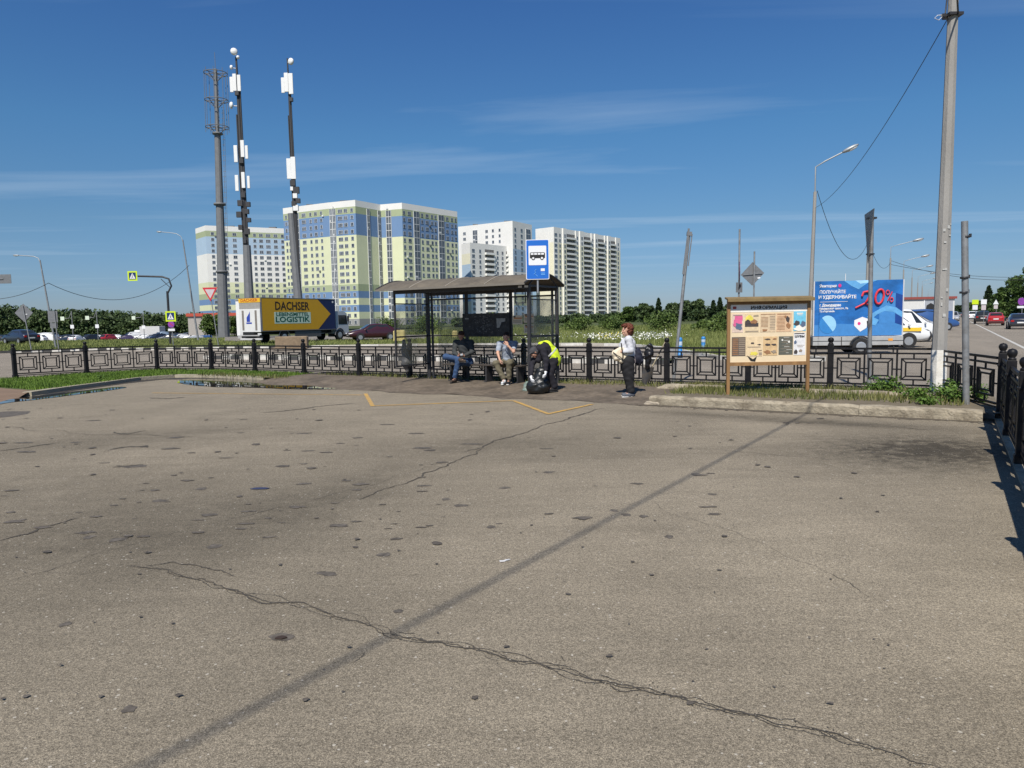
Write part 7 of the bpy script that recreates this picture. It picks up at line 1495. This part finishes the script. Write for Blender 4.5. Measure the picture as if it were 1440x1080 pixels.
ms = bpy.data.materials.new('striped_polo'); ms.use_nodes = True; nt = ms.node_tree; wv = nd(nt, 'ShaderNodeTexWave'); wv.bands_direction = 'Z'; wv.inputs['Scale'].default_value = 9; tc = nd(nt, 'ShaderNodeTexCoord'); nt.links.new(tc.outputs['Object'], wv.inputs['Vector']); rp = nd(nt, 'ShaderNodeMix', data_type='RGBA'); rp.inputs['A'].default_value = (.14, .18, .25, 1); rp.inputs['B'].default_value = (.42, .46, .52, 1); nt.links.new(wv.outputs['Fac'], rp.inputs['Factor']); nt.links.new(rp.outputs['Result'], nt.nodes['Principled BSDF'].inputs['Base Color']); nt.nodes['Principled BSDF'].inputs['Roughness'].default_value = .9
P = [C_(J['pel'], J['wst'], .145, .145), C_(J['wst'], J['chest'], .145, .15), C_(J['chest'], (-.0, -.03, 1.0), .13, .10), C_(J['shL'], J['shR'], .072, .072), C_(J['shL'], (-.235, -.12, .86), .072, .066), C_(J['shR'], (.165, -.16, .90), .072, .066)]
garment('polo_shirt', P, ms, m2_, wr=.005)
P = [C_(J['hpR'], J['knR'], .10, .080), C_(J['knR'], (.02, -.345, .17), .078, .066), C_(J['hpL'], J['knL'], .10, .080), C_(J['knL'], (-.12, -.395, .17), .078, .066), C_(J['hpL'], J['hpR'], .115, .115)]
garment('trousers', P, mat('olive_cloth', (.13, .115, .075), .9, var=.2, scale=12), m2_, wr=.007, wf=28)
for s in 'LR': shoe(m2_, J['an' + s], J['to' + s], mat('shoe_white', (.6, .62, .64), .6) if s == 'L' else M_blackcl, M_sole, hi=True)
# ---- bending worker
kx, ky = G(776, 551, .07)
J = dict(pel=(.03, .05, .74), wst=(-.01, .03, .87), chest=(-.14, -.01, .99), nk=(-.30, -.04, .995), hd=(-.40, -.06, .92), face=(-.62, -.25, -.72), up=(-.68, -.1, .68), shL=(-.20, -.20, .985), shR=(-.22, .15, .985), elL=(-.13, -.27, .73), wrL=(-.15, -.34, .50), elR=(-.44, .0, .66), wrR=(-.48, -.20, .38),
         hpL=(.05, -.06, .72), hpR=(.05, .13, .72), knL=(-.05, -.10, .42), knR=(-.04, .17, .42), anL=(.05, -.07, .09), anR=(.07, .17, .09), toL=(-.10, -.11, .05), toR=(-.08, .14, .05), handL=((-.1, -.45, -.85), (-.9, .1, 0), 1, .6), handR=((.1, -.5, -.8), (.9, .1, 0), -1, .6))
wk, ax = person((kx, ky, .07), 0, 'worker in dark clothes and a yellow safety vest bending over a black rubbish bag', J, M_tan)
g_at = ax[4]; V, Q = nets([('e', g_at(0, -.012, .04), (.088, .105, .082), ax[3]), ('e', g_at(0, .085, .055), (.065, .06, .012), ax[3]), ('e', g_at(0, -.03, -.02), (.084, .085, .08), ax[3])], .008, .02, .002, 40); npmesh('cap', V, Q, mat('cap_grey', (.05, .05, .055), .9, var=.2), wk, smooth=True)
M_dk = mat('work_dark', (.013, .012, .018), .9, var=.25, scale=12)
P = [C_(J['pel'], J['wst'], .165, .155), C_(J['wst'], J['chest'], .155, .165), C_(J['chest'], (-.25, -.03, 1.0), .155, .11), C_(J['shL'], J['shR'], .082, .082), C_(J['shL'], J['elL'], .085, .066), C_(J['elL'], (-.148, -.33, .54), .064, .05), C_(J['shR'], J['elR'], .085, .066), C_(J['elR'], (-.478, -.18, .42), .064, .05), C_((-.20, -.06, .86), (-.30, -.06, .74), .10, .07)]
garment('jacket', P, M_dk, wk, wr=.006, wf=26)
P = [C_(J['hpL'], J['knL'], .118, .09), C_(J['knL'], (.05, -.07, .14), .09, .078), C_(J['hpR'], J['knR'], .118, .09), C_(J['knR'], (.07, .17, .14), .09, .078), C_((.04, .0, .72), (.04, .08, .72), .14, .14)]
garment('trousers', P, M_dk, wk, wr=.006, wf=24)
P = [C_((.04, .04, .74), (-.01, .03, .87), .183, .176), C_((-.01, .03, .87), (-.14, -.01, .995), .176, .186), C_((-.14, -.01, 1.0), (-.24, -.03, 1.01), .18, .135)]
def vest_cut(P_):
    arm = .18 - np.linalg.norm((P_ - np.array((-.18, -.24, .93)))[..., [0, 2]] * [1, .8], axis=-1)
    arm = np.where(P_[..., 1] < -.06, arm, -1)
    return np.maximum(np.maximum(arm, .98 - (P_[..., 2] + .9 * P_[..., 0] * 1.0 + .25)), -.30 - P_[..., 0])
garment('safety_vest', P, mat('vest_yellow', (.62, .78, .03), .7, var=.06), wk, wr=.006, wf=26, cut=vest_cut)
V, Q = nets([C_((.0, .03, .85), (-.03, .03, .885), .1905, .1915)], .010, .02, .006, 26, cut=lambda P_: np.maximum(np.abs(.7 * (P_[..., 2] - .87) - .7 * (P_[..., 0] + .02)) - .022, .74 - P_[..., 2] - P_[..., 0])); npmesh('reflective_strip', V, Q, mat('reflective', (.5, .52, .5), .3), wk, smooth=True)
M_gl = mat('glove_white', (.75, .76, .77), .8)
for s in 'LR':
    d, pn, side, cu = J['hand' + s]; V, Q = nets([(a[0], a[1], a[2], a[3] + .006, a[4] + .006) for a in hand(J['wr' + s], d, pn, side, cu, 1.05)], .0055, .010); npmesh('glove', V, Q, M_gl, wk, smooth=True)
    shoe(wk, J['an' + s], J['to' + s], M_blackcl, M_trim)
# ================================================================== small things
def crumple(nm, loc, prims, m, h, label, cat, wr=.01, wf=22, k=.04, part=None, cut=None):
    V, Q = nets(prims, h, k, wr, wf, cut); o = npmesh(nm, V, Q, m, smooth=True); o.location = loc; tag(o, label, cat); return o
gx_, gy_ = G(757, 557, .0)
bag = crumple('rubbish_bag', (gx_, gy_ + .1, .02), [('e', (0, 0, .19), (.27, .23, .21)), ('e', (.08, .05, .32), (.21, .18, .20)), C_((.02, .0, .30), (.06, -.02, .54), .19, .10), C_((-.10, -.02, .3), (-.17, -.06, .42), .09, .045), C_((.12, .0, .42), (.13, -.06, .54), .09, .06)], mat('bag_plastic', (.012, .014, .015), .38, var=.3, scale=10, bump=.9, bscale=14, spec=.7), .011, 'full black plastic rubbish bag on the ground in front of the worker', 'rubbish bag', .013, 19)
x, y = G(740, 553, .02); cb2 = empty('plastic_bag', (x, y + .1, .03), 0, 'pale green transparent plastic bag lying left of the black rubbish bag', 'plastic bag'); V, Q = nets([C_((0, 0, .06), (.02, .05, .2), .085, .06), C_((.05, 0, .05), (.1, .02, .1), .06, .05)], .009, .03, .012, 30); npmesh('bag_film', V, Q, dirty_glass('green_film', (.30, .42, .38), (.25, .7), .3), cb2, smooth=True)
# litter bin with a hanging bag, left of the shelter
x, y = G(571, 534, .08); bn = empty('litter_bin', (x, y, .08), -.2, 'broken litter bin, dark sack on a bent ring stand, at the shelter\'s left end', 'litter bin')
V, Q = nets([C_((-.03, 0, 1.10), (-.02, 0, .85), .045, .075), C_((-.02, 0, .85), (.03, 0, .48), .075, .135), C_((.03, 0, .48), (.05, 0, .26), .135, .05)], .014, .05, .014, 20); npmesh('sack', V, Q, mat('sack_grey', (.085, .085, .088), .6, var=.3, scale=12), bn, smooth=True)
b = MB(); b.tube([(-.05, .12, 1.15), (-.05, .13, .4), (-.0, .1, 0)], .018, 6); b.tube([(0, .1, .02), (.1, -.1, .015), (.28, -.14, .02), (.42, -.02, .06), (.5, .1, .14)], .016, 6); b.tube([(.15 * math.cos(t), .13 * math.sin(t), .88) for t in np.linspace(0, 6.28, 16)], .012, 6); b.build('ring_stand', M_shel, bn)
# shovel with wooden handle leaning on the fence, black sack on the fence
x, y = G(909, 541, .12); sv_ = empty('shovel', (x, y, .12), 0, 'old shovel with a wooden handle leaning against the fence right of the standing woman', 'shovel')
dx_ = atx(937, y + .35, 1.25) - x; b = MB(); b.tube([(.06, .02, .28), (dx_, .10, 1.17)], .018, 7); b.build('handle', mat('handle_wood', (.30, .26, .18), .8, var=.2), sv_)
b = MB(); n = 8; V = []
for i in range(n + 1):
    t = i / n; w2 = .13 * (1 - .55 * t ** 3) ; 
    for j in range(7): u = -1 + j / 3; V.append((u * w2 + .06 - t * .09, .03 * u * u - .05 * t * 0 - .02, .42 - .42 * t))
fs = [(i * 7 + j, i * 7 + j + 1, (i + 1) * 7 + j + 1, (i + 1) * 7 + j) for i in range(n) for j in range(6)]
b.raw(V, fs, 0, True); b.raw([(p[0], p[1] + .006, p[2]) for p in V], [f[::-1] for f in fs], 0, True); b.build('blade', mat('blade_grey', (.06, .06, .062), .55, .4, var=.3, dirt=(.12, .09, .06), dscale=9, damt=.7), sv_)
x, y = RC(16.25, 6.20); x = atx(913, y - .1, .9); crumple('sack', (x, y - .06, .12), [C_((.03, 0, .92), (.02, 0, .75), .075, .09), C_((.0, 0, .75), (-.03, 0, .40), .09, .045), C_((-.05, 0, .88), (-.05, 0, .7), .05, .04)], mat('sack_black', (.012, .012, .014), .35, var=.3, bump=.6, bscale=20), .012, 'black plastic sack draped over the fence beside the shovel', 'sack', .014, 24)
# bollards
for i, (px, pyb, pyt, lb) in enumerate([(956, 500, 474, 'blue plastic bollard with a pale patterned top, behind the leaning pole'), (989, 491, 473, 'blue plastic bollard farther back, left of the notice board')]):
    x, y = G(px, pyb, .1); H = zat(px, pyt, y) - .1; o = empty('bollard', (x, y, .1), 0, lb, 'bollard'); b = MB(); b.lathe([(0, 0), (.13, 0), (.13, .06), (.10, .08), (.10, H * .8), (.11, H * .85), (.08, H * .97), (0, H)], n=14); b.build('body', mat('bollard_blue', (.03, .20, .48), .5), o)
    b = MB(); b.lathe([(.104, H * .55), (.106, H * .57), (.106, H * .74), (.104, H * .76)], n=14); b.build('pale_band', mat('band_pale', (.45, .55, .65), .5), o)
# concrete and yellow blocks
x, y = G(407, 491, .1); o = empty('concrete_block', (x, y + .6, .1), .12, 'big weathered concrete block in front of the yellow and blue lorry', 'concrete block')
b = MB(); b.box((0, 0, .40), (2.0, .7, .80), ch=.04); b.box((-.2, .2, .03), (2.2, 1.1, .10), ch=.02); b.build('block', mat('block_conc', (.23, .17, .11), .95, var=.25, scale=2.5, dirt=(.11, .08, .055), dscale=1.5, damt=.6, bump=.7, bscale=12), o)
M_yb = mat('yellow_concrete', (.55, .46, .18), .85, var=.2, scale=4)
for px, pyb, w2, h2, lb in ((562, 481, .95, .95, 'rounded yellow-painted block seen through the left glass of the shelter'), (640, 477, .5, .75, 'small yellow-painted block seen behind the man in jeans')):
    x, y = G(px, pyb, .1); o = empty('concrete_block', (x, y, .1), .1, lb, 'concrete block'); b = MB(); b.box((0, 0, h2 / 2), (w2, .5, h2), ch=.10); b.build('block', M_yb, o)
# litter on the ground
M_lit = mat('litter_white', (.62, .62, .62), .6, var=.15, scale=30); rr = random.Random(12)
def scrap(nm, px, py, s, m, label, cat, z=.012, th=.3, seed=1):
    x, y = G(px, py, z); rg = np.random.default_rng(seed); P = [('e', (rg.normal() * s * .5, rg.normal() * s * .35, s * .18), (s * rg.uniform(.3, .6), s * rg.uniform(.3, .5), s * th)) for _ in range(4)]; V, Q = nets(P, s * .09, s * .1, s * .06, 9 / s * .25); o = npmesh(nm, V, Q, m, smooth=False); o.location = (x, y, z); tag(o, label, cat)
scrap('plastic_scrap', 1331, 584, .13, M_lit, 'crumpled white plastic lying against the front kerb at the right', 'litter', th=.22)
scrap('plastic_scrap', 1135, 577, .06, M_lit, 'small white lump of litter at the front kerb below the notice board', 'litter', seed=2)
scrap('plastic_scrap', 651, 534, .06, M_lit, 'white litter under the bench next to the man in jeans', 'litter', z=.12, seed=4) if False else scrap('plastic_scrap', 616, 531, .08, M_lit, 'white litter inside the shelter left of the man in jeans', 'litter', z=.12, seed=4)
for i, (px, py) in enumerate(((805, 536), (812, 535), (820, 537), (800, 537))): scrap('stone', px, py, .05, M_conc, 'pale broken stone at the fence foot right of the shelter', 'stone', z=.13, seed=20 + i)
for o in COL.objects:
    if o.name.startswith('stone'): o['group'] = 'broken stones at the fence foot'
def flatscrap(nm, px, py, P, m, label, cat, z=.011):
    x, y = G(px, py, z); b = MB(); b.prism(P, 0, .006); o = b.build(nm, m); o.location = (x, y, z); tag(o, label, cat)
flatscrap('paper_scrap', 710, 789, [(-.035, -.02), (.0, -.01), (.02, .012), (.04, .03), (.01, .022), (-.015, .0), (-.04, .002)], M_lit, 'small white paper scrap in the middle of the lot', 'litter')
flatscrap('dead_leaf', 395, 897, [(-.03, -.012), (.01, -.02), (.035, 0), (.02, .012), (.0, .02), (-.02, .012)], mat('leaf_brown', (.04, .025, .018), .8), 'dark dead leaf lying left of the main crack', 'leaf')
flatscrap('blue_rag', 366, 687, [(-.10, -.02), (-.03, -.035), (.07, -.03), (.10, .0), (.04, .03), (-.06, .025)], mat('rag_blue', (.03, .04, .09), .8), 'flat dark blue rag on the asphalt at the left', 'rag')
x, y = G(12, 510); 
# broken concrete lump at the left end of the raised bed
x, y = G(955, 560, .0); V, Q = nets([('e', (0, 0, .02), (.30, .22, .16)), ('e', (.45, .05, .03), (.35, .2, .15)), ('e', (-.3, -.05, .0), (.2, .12, .07))], .02, .1, .02, 17); o = npmesh('concrete_rubble', V, Q, M_conc, smooth=False); o.location = (x, y + 1.0, .02); tag(o, 'sloping lump of broken concrete at the foot of the leaning pole', 'rubble')
x, y = G(945, 570, .0); V, Q = nets([('e', (0, 0, .0), (.42, .15, .10)), ('e', (.4, .02, .03), (.3, .14, .11)), ('e', (-.35, .03, .0), (.2, .10, .05))], .016, .08, .018, 21); o = npmesh('broken_kerbstone', V, Q, mat('pale_rubble', (.36, .31, .24), .95, var=.3, scale=8, bump=.8), smooth=False); o.location = (x, y + .15, .0); tag(o, 'pale crumbled kerbstone at the left end of the front kerb', 'kerbstone')
